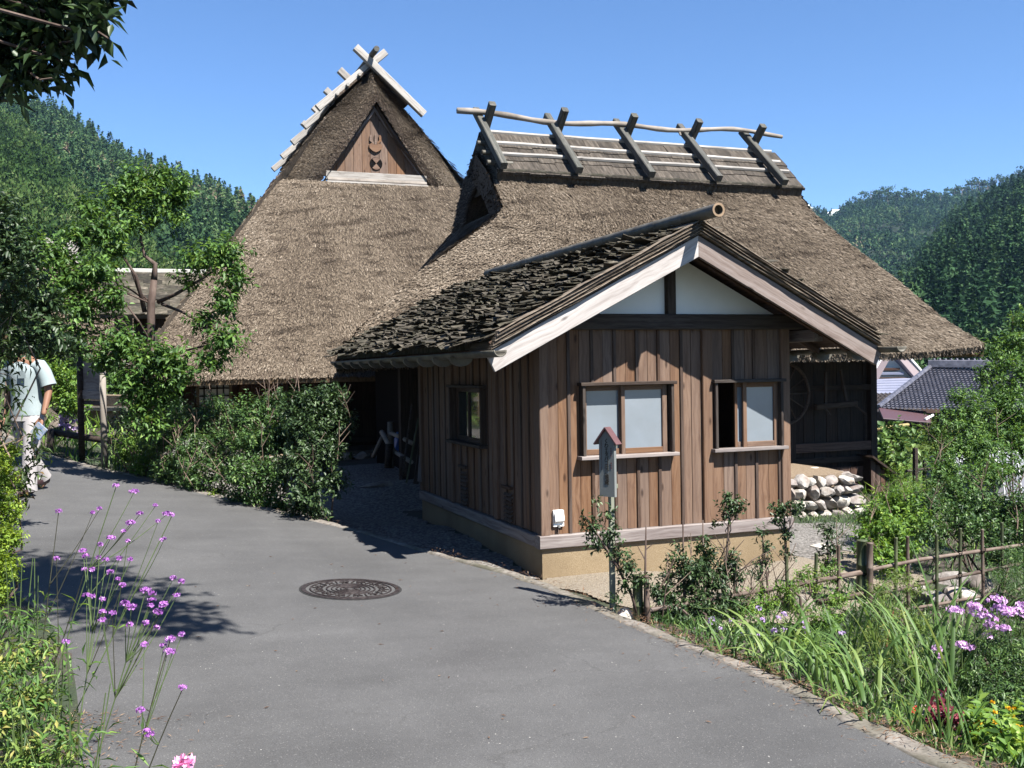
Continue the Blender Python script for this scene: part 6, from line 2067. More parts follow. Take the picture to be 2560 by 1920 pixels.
# the big camellia-like tree overhead, whose crown throws the shade on the road
ct = thing('camellia_tree', 'dark broad-leaved tree whose leafy bough hangs into the sky above the wooded hill', 'tree', w2(-3.6, 3.0) + (.3,))
CB = [bl(40, 40, 4.3, 95), bl(130, 50, 4.2, 80), bl(215, 60, 4.1, 52), bl(40, 130, 4.3, 85), bl(120, 150, 4.2, 52), bl(-80, 120, 4.4, 110), bl(20, -60, 4.3, 120), bl(180, -40, 4.2, 90), bl(60, 200, 4.2, 32), bl(-30, 190, 4.3, 40)]
crown('crown', CB, 2900, .085, .038, MT['leaf_dark'], ct, 51, per=7, droop=.45, spread=.9, shell=.5)
HBL = []
def hb(lat, d, z, r_, q=.7): HBL.append((np.array((*w2(lat, d), z)), np.array((r_, r_, r_ * q))))
for lat, d, z, r_ in ((.87, 3.25, 5.5, .26), (.52, 3.5, 5.5, .46), (.02, 3.95, 5.5, .62), (-.48, 4.35, 5.5, .72), (-1.1, 4.65, 5.5, .8), (-1.9, 4.2, 5.5, .9), (-2.2, 3.2, 5.3, .9), (-1.7, 2.5, 5.4, .7), (-2.8, 3.8, 5.0, .8), (-2.7, 2.6, 5.4, .9), (-.3, 4.1, 6.2, .5)):
    hb(lat, d, z, r_)
crown('crown', HBL, 14000, .10, .05, MT['leaf_dark'], ct, 52, per=7)
cr = V((*w2(-3.6, 3.0), .3))
mb = MB(); mb.tube([cr, V((*w2(-3.4, 3.1), 2.2)), V((*w2(-2.7, 3.3), 4.0)), V((*w2(-1.6, 3.5), 5.2))], [.16, .14, .11, .06], 10); mb.build('trunk', MT['bark_t'], ct, True)
limbs(ct, V((*w2(-2.7, 3.3), 4.0)), HBL, .035, MT['bark_t'], seed=9, per=1)
limbs(ct, V((*w2(-3.4, 3.1), 2.4)), CB[:6], .02, MT['bark_t'], seed=10, per=1)
sticks(ct, [([at(150, 30, 4.2), at(215, 60, 4.1), at(270, 95, 4.0)], .01), ([at(60, 120, 4.2), at(140, 110, 4.2), at(200, 98, 4.1)], .009), ([at(60, 170, 4.2), at(100, 200, 4.1), at(130, 195, 4.1)], .007)], MT['bark_t'], 'branch')

# unseen evergreens added on the left bank to dim sky light on the hut
for i, (la_, d_, h_, r_, lab) in enumerate([(-8.2, 4.5, 5.2, 2.0, 'broad unseen evergreen added on the bank nearest the camellia'), (-9.0, 8.0, 5.6, 2.2, 'unseen evergreen added on the bank behind the walker'), (-7.0, .5, 5.4, 2.1, 'unseen evergreen added on the bank behind the camellia'), (-11.0, 12.5, 5.2, 2.2, 'unseen evergreen added at the far end of the bank')]):
    x_, y_ = w2(la_, d_); zg_ = gw(x_, y_)
    o = thing('evergreen_tree', lab, 'tree', (x_, y_, zg_), 'unseen evergreens added to the road bank')
    mb = MB(); mb.tube([(x_, y_, zg_ - .1), (x_ + .1, y_, zg_ + 2), (x_, y_ + .1, zg_ + h_)], [.2, .15, .06], 8); mb.build('trunk', MT['bark_t'], o)
    c_ = np.array((x_, y_, zg_ + h_ * .62))
    B2 = [(c_ + np.array(q_) * r_, np.array((r_ * .62,) * 3)) for q_ in ((0, 0, .5), (.5, .1, -.1), (-.5, .2, -.1), (.1, .5, 0), (0, -.5, -.2), (0, 0, -.6), (.2, .2, 1.0))]
    crown('crown', B2, 2600, .28, .14, MT['leaf_dark'], o, 300 + i, per=7)
# ---- hedge on the near side of the road
hd = thing('box_hedge', 'small-leaved yellow-green clipped hedge along the near road edge', 'hedge', w2(-2.8, 5.3) + (.1,))
HH = [bl(20, 1130, 5.74, 34), bl(-20, 1180, 5.57, 50), bl(25, 1200, 5.57, 38), bl(-10, 1260, 5.39, 50), bl(30, 1280, 5.39, 32), bl(-10, 1340, 5.22, 50), bl(28, 1350, 5.22, 32), bl(-30, 1420, 5.13, 52), bl(15, 1420, 5.13, 36), bl(-40, 1500, 5.05, 50), bl(-8, 1470, 5.05, 28), bl(-60, 1250, 5.39, 60), bl(-80, 1400, 5.22, 60)]
crown('foliage', HH, 15000, .019, .011, MT['leaf_lime'], hd, 61, per=8, shell=.3, droop=0)
limbs(hd, V((*w2(-2.85, 5.3), .0)), HH, .01, MT['bark_t'], seed=11, per=1)

# ---- verbena by the road, bottom left
def stem(parent, pts, r0, mat, name='stem', n=5):
    mb = MB(); k = len(pts); mb.tube(pts, [r0 * (1 - .45 * i / (k - 1)) for i in range(k)], n); return mb.build(name, mat, parent)
def bez(a, b, c, k=8):
    return [a * (1 - t) ** 2 + b * 2 * t * (1 - t) + c * t * t for t in [i / k for i in range(k + 1)]]
def flower_head(parent, c, r_, n, mat, seed, name='flower_head', flat=.6, size=.011, up=V((0, 0, 1))):
    r = np.random.default_rng(seed)
    d = r.normal(size=(n, 3)); d /= np.linalg.norm(d, axis=1)[:, None]; d[:, 2] = np.abs(d[:, 2]) * 1.0 - .25
    P = np.array(c) + d * r_ * (1, 1, flat) * r.uniform(.5, 1, (n, 1))
    pet = 5
    P = np.repeat(P, pet, 0); D0 = np.repeat(d, pet, 0)
    a = randdir(len(P)); S = np.cross(D0, a); S /= np.linalg.norm(S, axis=1)[:, None]
    return leaves(name, P, S + D0 * .35, D0, size, size * .7, mat, parent, r.random(len(P)), .05)
def leaf_pairs(parent, pts, n, L, W, mat, seed, name='leaves'):
    r = np.random.default_rng(seed)
    pts = [np.array(p) for p in pts]
    P = []; D = []
    for k in range(n):
        f = (.05 + .75 * k / n) * (len(pts) - 1.001); i = int(f); p = pts[i] * (1 - (f - i)) + pts[i + 1] * (f - i)
        ax = pts[i + 1] - pts[i]; ax /= np.linalg.norm(ax)
        s = np.cross(ax, r.normal(size=3)); s /= np.linalg.norm(s)
        for q in (1, -1):
            P.append(p); D.append(s * q + ax * .55)
    P = np.array(P); D = np.array(D)
    return leaves(name, P, D, np.tile((0, 0, 1.), (len(P), 1)) + r.normal(0, .4, (len(P), 3)), L * r.uniform(.5, 1.2, len(P)), W, mat, parent, r.random(len(P)), .3)
vb_specs = [  # base px, depth, heads in zoomed crop coordinates / 2.242 + (0, 1180)
    ('leggy verbena with the topmost purple heads, rooted at the very edge of the road', (60, 1800), 3.6,
     [(650, 76, 3.6), (750, 110, 3.65), (870, 186, 3.7), (935, 232, 3.7), (962, 240, 3.7), (885, 275, 3.65), (783, 232, 3.6), (730, 285, 3.55), (692, 330, 3.5), (918, 377, 3.6), (618, 370, 3.5), (716, 387, 3.55)], 'purple'),
    ('shaded verbena stems with small dark violet heads against the asphalt', (50, 1640), 3.9, [(328, 218, 3.9), (558, 204, 3.95), (520, 226, 3.95), (475, 545, 3.8), (316, 484, 3.8)], 'purple'),
    ('verbena whose many small heads cross the tree shadow on the road', (150, 1880), 3.3,
     [(560, 405, 3.4), (465, 440, 3.4), (483, 470, 3.4), (552, 478, 3.4), (595, 490, 3.4), (665, 484, 3.4), (732, 487, 3.4), (515, 547, 3.35), (620, 560, 3.35), (660, 600, 3.35), (685, 633, 3.35), (513, 697, 3.3), (572, 712, 3.3), (485, 690, 3.3)], 'purple'),
    ('verbena with the largest cluster of bright purple heads over the shadow', (175, 1900), 3.15,
     [(815, 660, 3.25), (855, 680, 3.25), (850, 715, 3.25), (915, 740, 3.25), (885, 783, 3.25), (700, 735, 3.2), (735, 757, 3.2), (970, 594, 3.3), (1018, 610, 3.3), (990, 690, 3.3), (630, 790, 3.2), (573, 782, 3.2), (573, 827, 3.2), (727, 855, 3.2), (875, 872, 3.2), (818, 843, 3.2), (845, 745, 3.25)], 'purple'),
    ('verbena leaning furthest over the road with a bunch of heads at its tip', (165, 1915), 3.05,
     [(952, 937, 3.1), (1020, 907, 3.1), (918, 972, 3.1), (940, 1003, 3.1), (965, 1007, 3.1), (808, 966, 3.1), (373, 950, 3.0)], 'purple'),
    ('lowest verbena with three lone heads near the bottom edge', (215, 1925), 2.9, [(1023, 1206, 2.95), (787, 1332, 2.9), (820, 1452, 2.9), (843, 1472, 2.9)], 'purple')]
k = 0
for lab, (bx, by), bd_, heads, mt in vb_specs:
    b0 = at(bx, by, bd_); b0.z = gw(b0.x, b0.y)
    o = thing('verbena_plant', lab, 'flower', b0, 'verbena plants by the road')
    mains = []
    for (hx, hy, hd_) in heads:
        k += 1
        c = at(hx / 2.242, 1180 + hy / 2.242, hd_)
        big = (hx, hy) in ((750, 110), (935, 232), (700, 735), (735, 757), (815, 660), (885, 783), (940, 1003), (952, 937), (730, 285), (618, 370), (915, 740))
        sml = hd_ > 3.3 and not big and k % 3 == 0
        rr_ = .018 if big else (.008 if sml else .012)
        flower_head(o, c, rr_, 26 if big else 15, MT['purple'], 700 + k, size=.0072)
        near_ = [m_ for m_ in mains if (m_[-1] - c).length < .22 and m_[6].z < c.z - .01]
        if near_:
            m_ = min(near_, key=lambda q: (q[-1] - c).length); j0 = m_[rnd.choice((5, 6))]
            pts = bez(j0, j0.lerp(c, .5) + V((0, 0, -.02)), c - V((0, 0, .004)), 5)
            stem(o, pts, .0018, MT['stemd'] if k % 7 == 0 or 'shaded' in lab else MT['stemg']); continue
        s0 = b0 + V((rnd.gauss(0, .05), rnd.gauss(0, .05), 0))
        mid = s0.lerp(c, .5) + V((rnd.gauss(0, .03), rnd.gauss(0, .03), -.02 + rnd.gauss(0, .04)))
        pts = bez(s0, mid, c - V((0, 0, .006)))
        mains.append(pts)
        stem(o, pts, .0028, MT['stemd'] if k % 7 == 0 or 'shaded' in lab else MT['stemg'])
        leaf_pairs(o, pts, 5, .07, .010, MT['leaf_bright'], 800 + k, 'stem_leaves')['kind'] = 'stuff'
    crown('basal_leaves', [(np.array(b0) + (0, 0, .12), np.array((.14, .14, .12)))], 90, .075, .014, MT['leaf_bright'], o, 850 + k, per=5, droop=.2)
# loose greenery at the foot of the verbenas
o = thing('weed_clump', 'tangle of lance-leaved green weeds and dry stalks at the near road corner', 'weeds', at(40, 1800, 3.5)); o['kind'] = 'stuff'
WB = [bl(30, 1540, 4.1, 50), bl(80, 1560, 4.0, 42), bl(40, 1640, 3.8, 60), bl(110, 1620, 3.9, 40), bl(60, 1720, 3.5, 60), bl(10, 1790, 3.4, 70), bl(110, 1750, 3.5, 50), bl(150, 1850, 3.2, 55), bl(60, 1880, 3.1, 70), bl(-20, 1680, 3.6, 60), bl(190, 1905, 3.0, 45), bl(140, 1690, 3.7, 36)]
crown('foliage', WB, 950, .065, .010, MT['leaf_mid'], o, 71, per=6, droop=.25, spread=1.3)
crown('dry_leaves', WB[2:10], 900, .035, .012, MT['fern'], o, 72, per=5, tone=.3)
for i in range(26):
    b = rnd.choice(WB); s0 = V(b[0]); s0.z = gw(s0.x, s0.y)
    t = V(b[0]) + V((rnd.gauss(0, .08), rnd.gauss(0, .08), rnd.uniform(.05, .25)))
    stem(o, bez(s0, s0.lerp(t, .5) + V((0, 0, .06)), t, 4), .0028, MT['stemg'], n=4)
# pink flower poking in at the bottom
pc = at(460, 1914, 2.75)
o = thing('pink_flower', 'single pale pink blossom poking in at the bottom of the road', 'flower', V((pc.x, pc.y, gw(pc.x, pc.y))))
flower_head(o, pc, .018, 14, MT['pink'], 77, 'petals', .7, .030)
stem(o, bez(V((pc.x - .25, pc.y - .2, 0)), V((pc.x - .15, pc.y - .1, pc.z * .8)), pc), .003, MT['stemg'])

# ---- saplings and shrubs along the bamboo fence, before the hut
def sapling(label, pts, blobs, n, L, W, seed, r0=.012, mat='leaf_dark', extra=(), tone=.12):
    P = [at(*p) for p in pts]
    P[0].z = min(P[0].z, gw(P[0].x, P[0].y))
    o = thing('sapling', label, 'sapling', P[0])
    mb = MB(); mb.tube(P, [r0 * (1 - .6 * i / (len(P) - 1)) for i in range(len(P))], 7); mb.build('stem', MT['bark_t'], o, True)
    for e in extra:
        mb = MB(); Q = [at(*p) for p in e]; mb.tube(Q, [r0 * .45 * (1 - .6 * i / (len(Q) - 1)) for i in range(len(Q))], 5); mb.build('twig', MT['bark_t'], o)
    if blobs:
        B_ = [bl(*b) for b in blobs]
        crown('foliage', B_, int(n * 1.7), L * 1.05, W * 1.1, MT[mat], o, seed, per=7, tone=tone, droop=.1)
        near = P[len(P) // 2]
        limbs(o, near, B_[:6], r0 * .4, MT['bark_t'], seed=seed, per=1, wob=.05)
    return o
sapling('young camellia leaning across the notice post beside the green fence post', [(1598, 1545, 7.0), (1580, 1490, 7.0), (1545, 1420, 6.95), (1500, 1345, 6.9), (1462, 1290, 6.9)],
        [(1480, 1320, 6.9, 26), (1500, 1360, 6.9, 26), (1530, 1330, 6.95, 28), (1545, 1380, 6.95, 28), (1520, 1290, 7.0, 18), (1570, 1420, 6.95, 28), (1600, 1450, 6.95, 26), (1560, 1460, 6.95, 24), (1460, 1300, 6.9, 14), (1490, 1250, 7.0, 12), (1540, 1500, 6.9, 16)], 640, .036, .016, 81,
        extra=[[(1530, 1400, 7.0), (1500, 1300, 7.0), (1485, 1235, 7.0)]])
sapling('bare brown stick of a sapling with fine side twigs before the hut', [(1612, 1555, 7.0), (1613, 1440, 7.0), (1615, 1315, 7.0)], [], 0, 0, 0, 82, extra=[[(1613, 1400, 7.0), (1594, 1365, 7.0)], [(1613, 1375, 7.0), (1632, 1360, 7.0)]])
sapling('sapling cut off to a stub above a leafy collar beside the first fence rail', [(1712, 1600, 7.25), (1710, 1450, 7.25), (1707, 1300, 7.3)], [(1690, 1400, 7.2, 20), (1710, 1420, 7.2, 30), (1670, 1440, 7.2, 24), (1740, 1430, 7.2, 24), (1700, 1370, 7.25, 14)], 400, .036, .016, 83)
sapling('second stubbed sapling with a dense leafy middle beside the cut one', [(1765, 1600, 7.4), (1760, 1450, 7.4), (1757, 1300, 7.45)], [(1760, 1400, 7.4, 28), (1745, 1370, 7.4, 18), (1775, 1380, 7.4, 18), (1750, 1430, 7.4, 26), (1765, 1350, 7.45, 12)], 400, .036, .016, 84)
sapling('tallest sapling with a round leafy head standing before the hut wall', [(1812, 1600, 7.6), (1812, 1450, 7.6), (1820, 1340, 7.6), (1830, 1250, 7.6)], [(1828, 1262, 7.6, 24), (1845, 1275, 7.6, 18), (1810, 1290, 7.6, 14), (1822, 1240, 7.6, 14), (1820, 1400, 7.6, 26), (1800, 1430, 7.6, 26), (1835, 1440, 7.6, 24), (1790, 1310, 7.6, 10)], 560, .038, .017, 85,
        extra=[[(1815, 1400, 7.6), (1860, 1350, 7.6)], [(1814, 1380, 7.6), (1785, 1335, 7.6)], [(1815, 1460, 7.6), (1880, 1400, 7.6), (1940, 1370, 7.7)]])
sapling('sapling with a two-lobed leafy head in front of the corner post of the hut', [(1972, 1600, 7.95), (1968, 1450, 7.95), (1962, 1340, 7.95), (1960, 1270, 7.95)], [(1955, 1275, 7.95, 22), (1985, 1275, 7.9, 16), (1945, 1300, 7.95, 16), (1965, 1330, 7.95, 16), (1968, 1380, 7.95, 14), (2000, 1262, 7.95, 12)], 330, .038, .017, 86,
        extra=[[(1966, 1340, 7.95), (2005, 1262, 7.95)]])
sapling('thin spindly sapling with small scattered leaves between two taller ones', [(1925, 1600, 7.8), (1918, 1450, 7.8), (1905, 1330, 7.8)], [(1905, 1330, 7.8, 14), (1915, 1370, 7.8, 16), (1900, 1410, 7.8, 12), (1922, 1400, 7.8, 12), (1895, 1440, 7.8, 14)], 200, .034, .014, 87)
sapling('sapling with dark clustered leaves behind the thick fence post pair', [(2075, 1560, 8.6), (2068, 1450, 8.6), (2070, 1330, 8.6)], [(2070, 1330, 8.6, 24), (2085, 1370, 8.6, 22), (2065, 1410, 8.6, 18), (2055, 1380, 8.6, 12)], 260, .04, .018, 88)
shrub('low glossy shrub massed along the first bay of the bamboo fence', [bl(1680, 1500, 7.15, 45), bl(1740, 1500, 7.3, 45), bl(1790, 1520, 7.4, 36), bl(1700, 1560, 7.05, 40), bl(1650, 1480, 7.15, 30), bl(1760, 1560, 7.3, 38), bl(1640, 1560, 6.95, 26), bl(1720, 1450, 7.3, 36), bl(1790, 1460, 7.4, 32), bl(1830, 1500, 7.5, 26)], 3600, .038, .017, MT['leaf_dark'], 89, tone=.2, twigs=8)
shrub('sparse shrub with fine leaves by the middle of the bamboo fence', [bl(1900, 1500, 7.75, 40), bl(1960, 1480, 7.9, 40), bl(2020, 1450, 8.1, 42), bl(2080, 1430, 8.3, 36), bl(1850, 1520, 7.6, 38), bl(1990, 1530, 7.9, 34), bl(2090, 1500, 8.1, 34)], 3400, .032, .012, MT['leaf_bright'], 90, twigs=10)
# ---- flower bed
sd_ = 900
def blade_variants(n_, L, W, bend):
    out = []
    for k in range(n_):
        b = bend * rnd.uniform(.3, 1.6); l = L * rnd.uniform(.75, 1.2)
        vs = []; m = 7
        for i in range(m):
            f = i / (m - 1)
            ang = b * f * f
            x = l * (f - .35 * b * f ** 3 * .5) * math.sin(.12 + ang * .75); z = l * f * math.cos(min(1.5, ang * .8))
            w_ = W * (.55 + .9 * f if f < .35 else .87 * (1 - ((f - .35) / .65) ** 2.4)) + .0006
            vs += [(x, -w_ / 2, z), (x - W * .18, 0, z - .001), (x, w_ / 2, z)]
        fs = []
        for i in range(m - 1):
            q = i * 3
            fs += [[q, q + 1, q + 4, q + 3], [q + 1, q + 2, q + 5, q + 4]]
        me = mesh_np('leaf', vs, fs, MT['blade'], True, np.full(len(vs), rnd.uniform(.15, .95)))
        out.append(me)
    return out
def clump(label, px, py, d, n_, variants, spread=.06, aim=None, name='iris_clump', cat='plant', scale=1.0, group='strap-leaved clumps in the bed'):
    b = at(px, py, d); b.z = gw(b.x, b.y) - .01
    o = thing(name, label, cat, b, group)
    for k in range(n_):
        a = rnd.uniform(0, 6.28) if aim is None else rnd.gauss(aim, .8)
        s_ = rnd.uniform(.75, 1.15) * scale
        p = b + V((rnd.gauss(0, spread), rnd.gauss(0, spread), 0))
        m = M4.Translation(p) @ M4.Rotation(a, 4, 'Z') @ M4.Rotation(rnd.gauss(.18, .14), 4, 'Y') @ M4.Diagonal((s_, s_, s_, 1))
        obj('leaf', rnd.choice(variants), o, m)
    return o
IV = blade_variants(8, .62, .040, .95)      # arching
IU = blade_variants(6, .70, .026, .35)     # upright
IG = blade_variants(6, .38, .010, 1.0)     # grassy
RYT = -A0
for i, (px, py, d, n_, vv, aim, sc_, lab) in enumerate([
    (1830, 1700, 6.05, 8, IV, None, .62, 'arching strap-leaf clump nearest the litter strip below the lavender flowers'),
    (1925, 1735, 5.85, 9, IV, None, .72, 'bright strap-leaf clump spilling towards the kerb'),
    (2010, 1760, 5.7, 10, IV, None, .72, 'broad strap-leaf clump with folded yellowish blades by the road edge'),
    (2090, 1800, 5.35, 12, IV, RYT + 2.8, .75, 'strap-leaf clump whose longest blades arch over the kerb'),
    (2170, 1780, 5.6, 11, IV, None, .75, 'strap-leaf clump beside the flat dark stone'),
    (2180, 1880, 4.9, 11, IV, None, .62, 'low strap-leaf clump tipping onto the kerb with a reddish flower behind'),
    (2300, 1870, 4.9, 14, IU, None, .62, 'upright bluish-green fan of leaves near the bottom corner of the bed'),
    (2370, 1880, 4.7, 10, IU, None, .6, 'second upright leaf fan beside the dark red foliage'),
    (2330, 1740, 6.0, 16, IU, None, 1.05, 'tallest upright iris fan rising before the bamboo rails'),
    (2370, 1700, 6.2, 12, IU, RYT, 1.0, 'tall iris fan leaning towards the phlox'),
    (2120, 1640, 7.0, 10, IU, None, .72, 'green iris fan at the foot of the thick fence post'),
    (2230, 1660, 6.8, 10, IU, None, .8, 'iris fan between the feathery plant and the tallest fan'),
    (1960, 1640, 6.9, 10, IV, None, .7, 'strap-leaf clump under the lavender flowers beside the fence'),
    (2050, 1680, 6.4, 10, IV, None, .72, 'strap-leaf clump in the middle of the flower bed')]):
    clump(lab, px, py, d, n_, vv, .07, aim, scale=sc_)
for i, (px, py, d, lab) in enumerate([(300, 1170, 13.2, 'spiky pale green grass clump under the slender tree'), (330, 1190, 13.1, 'second spiky grass clump at the kerb below the slender tree'), (360, 1200, 13.0, 'small grass clump hanging over the kerb beside the spiky ones')]):
    clump(lab, px, py, d, 14, IU, .09, None, 'grass_clump', 'grass', .8, 'grass clumps at the kerb')
# small phlox-like lavender flowers in the bed
lv = thing('lavender_flowers', 'loose drift of small lavender phlox flowers behind the bamboo fence foot', 'flowers', at(1850, 1620, 6.9))
LVP = [(1692, 1568), (1705, 1600), (1735, 1575), (1775, 1560), (1790, 1580), (1800, 1572), (1825, 1612), (1760, 1628), (1830, 1552), (1895, 1520), (1905, 1550), (1945, 1545), (1960, 1535), (1880, 1590), (1897, 1590), (1935, 1575), (1962, 1575), (2000, 1555), (2012, 1570), (2105, 1582), (2045, 1605), (1945, 1620), (1960, 1635), (1995, 1660), (1780, 1548), (1852, 1587), (2020, 1582)]
for i, (px, py) in enumerate(LVP):
    d = 6.9 if px < 1850 else 7.0
    c = at(px, py, d)
    flower_head(lv, c, .024, 9, MT['lav'], 900 + i, 'flower', .7, .014)
    s0 = V((c.x + rnd.gauss(0, .04), c.y + rnd.gauss(0, .04), gw(c.x, c.y)))
    pts = bez(s0, s0.lerp(c, .5) + V((rnd.gauss(0, .03), 0, .03)), c, 4)
    stem(lv, pts, .0025, MT['stemg'], n=4)
    if i % 2 == 0: leaf_pairs(lv, pts, 5, .06, .012, MT['leaf_bright'], 950 + i, 'stem_leaves')['kind'] = 'stuff'
# big phlox
ph = shrub('tall phlox with broad pale violet flower heads over dark foliage', [bl(2480, 1640, 6.2, 70), bl(2540, 1640, 6.1, 70), bl(2440, 1700, 6.0, 60), bl(2520, 1720, 5.9, 80), bl(2580, 1700, 5.9, 80), bl(2440, 1600, 6.3, 40), bl(2500, 1790, 5.6, 60), bl(2570, 1800, 5.5, 60)], 3800, .045, .011, MT['leaf_shrub'], 92, name='phlox', cat='flower')
for i, (px, py, rr_) in enumerate([(2445, 1530, .055), (2470, 1545, .05), (2492, 1500, .05), (2520, 1530, .05), (2548, 1530, .055), (2560, 1515, .04), (2385, 1525, .045), (2480, 1565, .04), (2510, 1570, .035), (2470, 1590, .03), (2340, 1620, .028), (2345, 1638, .02), (2405, 1612, .035), (2425, 1620, .03), (2500, 1520, .04), (2360, 1740, .02), (2590, 1530, .05), (2435, 1515, .035)]):
    c = at(px, py, 6.1)
    rr_ *= 1.25
    flower_head(ph, c, rr_, 44 if rr_ > .04 else 16, MT['phlox'], 1000 + i, 'flower_head', .6, .015)
    s0 = V((c.x + rnd.gauss(0, .08), c.y + rnd.gauss(0, .05), gw(c.x, c.y)))
    stem(ph, bez(s0, s0.lerp(c, .5), c, 4), .004, MT['stemg'], n=4)
# feathery yellow-green plants
shrub('feathery yellow-green plant with a red stem before the thick fence post', [bl(2240, 1450, 7.6, 45, .6), bl(2300, 1470, 7.6, 36, .6), bl(2200, 1480, 7.5, 36), bl(2220, 1540, 7.3, 48), bl(2170, 1600, 7.1, 45), bl(2240, 1610, 7.0, 52), bl(2290, 1560, 7.2, 40), bl(2150, 1660, 6.8, 42), bl(2220, 1680, 6.6, 52), bl(2280, 1660, 6.7, 45)], 5200, .030, .007, MT['fern'], 93, name='cosmos_plant', cat='plant', droop=.1)
sticks(bpy.data.objects['cosmos_plant'], [([at(2212, 1700, 6.9), at(2218, 1600, 7.1), at(2235, 1520, 7.3)], .006)], surf('red_stem', [(.3, (.3, .06, .06)), (.7, (.4, .1, .1))], bump=0), 'red_stem')
shrub('narrow-leaved green plants filling the bed under the fence rails', [bl(1830, 1640, 6.9, 40), bl(1900, 1640, 6.9, 45), bl(1970, 1680, 6.6, 45), bl(2040, 1640, 6.9, 45), bl(2100, 1700, 6.4, 45), bl(2000, 1610, 7.1, 40), bl(2060, 1560, 7.6, 36), bl(1760, 1610, 6.9, 30), bl(2150, 1740, 6.0, 35), bl(1870, 1690, 6.2, 34), bl(1950, 1720, 6.0, 36), bl(2220, 1800, 5.4, 34)], 6200, .042, .014, MT['leaf_bright'], 94, name='bedding_plants', cat='plants', tone=-.05)
# yellow flowers at the corner
yf = shrub('broad-leaved bright green plant with small yellow flowers at the bed corner', [bl(2450, 1850, 4.9, 60), bl(2520, 1830, 4.9, 65), bl(2480, 1900, 4.7, 60), bl(2560, 1890, 4.7, 70), bl(2440, 1790, 5.1, 36), bl(2570, 1960, 4.5, 60)], 1100, .062, .034, MT['leaf_bright'], 95, name='marigold_plant', cat='flower', tone=.12)
for i, (px, py) in enumerate([(2480, 1755), (2488, 1780), (2450, 1805), (2488, 1805), (2530, 1790), (2542, 1815), (2556, 1818), (2520, 1770), (2440, 1812), (2430, 1833), (2455, 1838), (2555, 1850), (2500, 1830), (2535, 1770)]):
    flower_head(yf, at(px, py, 4.85), .010, 8, MT['yellow'], 1100 + i, 'flower', .6, .010)
shrub('dark red-leaved coleus between the leaf fans and the yellow flowers', [bl(2360, 1800, 5.3, 28), bl(2385, 1840, 5.1, 26), bl(2350, 1760, 5.5, 18), bl(2390, 1790, 5.3, 18)], 240, .055, .03, MT['coleus'], 96, name='coleus', cat='plant')
o = thing('red_flowers', 'small red and orange blossoms low among the strap leaves near the kerb', 'flowers', at(2200, 1790, 5.4))
for i, (px, py) in enumerate([(2190, 1790), (2205, 1795), (2282, 1775), (2292, 1772), (2215, 1800)]):
    flower_head(o, at(px, py, 5.35), .018, 10, MT['redf'], 1150 + i, 'blossom', .6, .014)
# ---- bushes on the slope to the right of the yard
shrub('broad leafy shrub between the stone plinth and the bamboo fence', [bl(2190, 1290, 10.3, 45), bl(2230, 1330, 10.0, 50), bl(2170, 1340, 10.0, 35), bl(2250, 1270, 10.6, 45), bl(2200, 1390, 9.6, 40), bl(2230, 1410, 9.5, 34), bl(2290, 1310, 10.4, 46), bl(2160, 1390, 9.5, 26), bl(2265, 1370, 9.9, 36)], 4600, .052, .028, MT['leaf_bright'], 97, tone=-.05, twigs=6)
shrub('dense dark glossy bush above the broad rock and the bamboo fence', [bl(2320, 1270, 10.6, 50), bl(2380, 1240, 10.8, 55), bl(2440, 1270, 10.6, 55), bl(2500, 1290, 10.5, 60), bl(2400, 1310, 10.3, 50), bl(2470, 1340, 10.2, 50), bl(2540, 1350, 10.1, 60), bl(2560, 1270, 10.5, 60), bl(2330, 1330, 10.1, 40), bl(2600, 1300, 10.4, 70), bl(2500, 1390, 9.9, 46), bl(2560, 1400, 9.8, 46)], 9800, .046, .024, MT['leaf_shrub'], 98, tone=-.05, twigs=8)
shrub('tall young tree-like shrub rising over the sheeted tunnels', [bl(2400, 1060, 12.5, 60), bl(2380, 1130, 12.3, 55), bl(2430, 1120, 12.3, 50), bl(2440, 1020, 12.6, 45), bl(2400, 990, 12.7, 32), bl(2350, 1180, 12.0, 45), bl(2470, 1180, 11.8, 50), bl(2420, 1200, 11.7, 50), bl(2340, 1090, 12.6, 34), bl(2460, 1120, 12.2, 50), bl(2370, 1180, 12, 45)], 8200, .052, .02, MT['leaf_mid'], 99, twigs=5)
shrub('large leafy tree at the frame side above the tiled roof corner', [bl(2530, 860, 14, 45), bl(2560, 800, 14.2, 36), bl(2500, 910, 13.8, 40), bl(2560, 940, 13.5, 65), bl(2500, 980, 13.4, 50), bl(2560, 1040, 13.2, 70), bl(2500, 1080, 13, 50), bl(2560, 1120, 12.8, 50), bl(2460, 940, 13.8, 30), bl(2600, 880, 14, 60), bl(2530, 1170, 12.3, 42), bl(2480, 870, 14.0, 22), bl(2520, 1020, 13.2, 50)], 10500, .058, .026, MT['leaf_mid'], 100, name='broadleaf_tree', cat='tree', tone=-.02)
shrub('feathery tall green weeds at the frame side beside the last fence uprights', [bl(2540, 1420, 9.2, 50, 1.3), bl(2560, 1480, 9.0, 50, 1.3), bl(2510, 1460, 9.0, 36, 1.3)], 1700, .06, .006, MT['leaf_shrub'], 101, name='tall_weeds', cat='weeds')
shrub('bean plants with large pale leaves below the yellow pole', [bl(2200, 1110, 21, 30), bl(2230, 1095, 21.5, 30), bl(2260, 1080, 22, 26), bl(2215, 1150, 20, 30), bl(2270, 1120, 21, 30), bl(2250, 1150, 20, 30)], 900, .15, .12, MT['leaf_shrub'], 102, name='bean_plants', cat='vegetable', tone=.15)
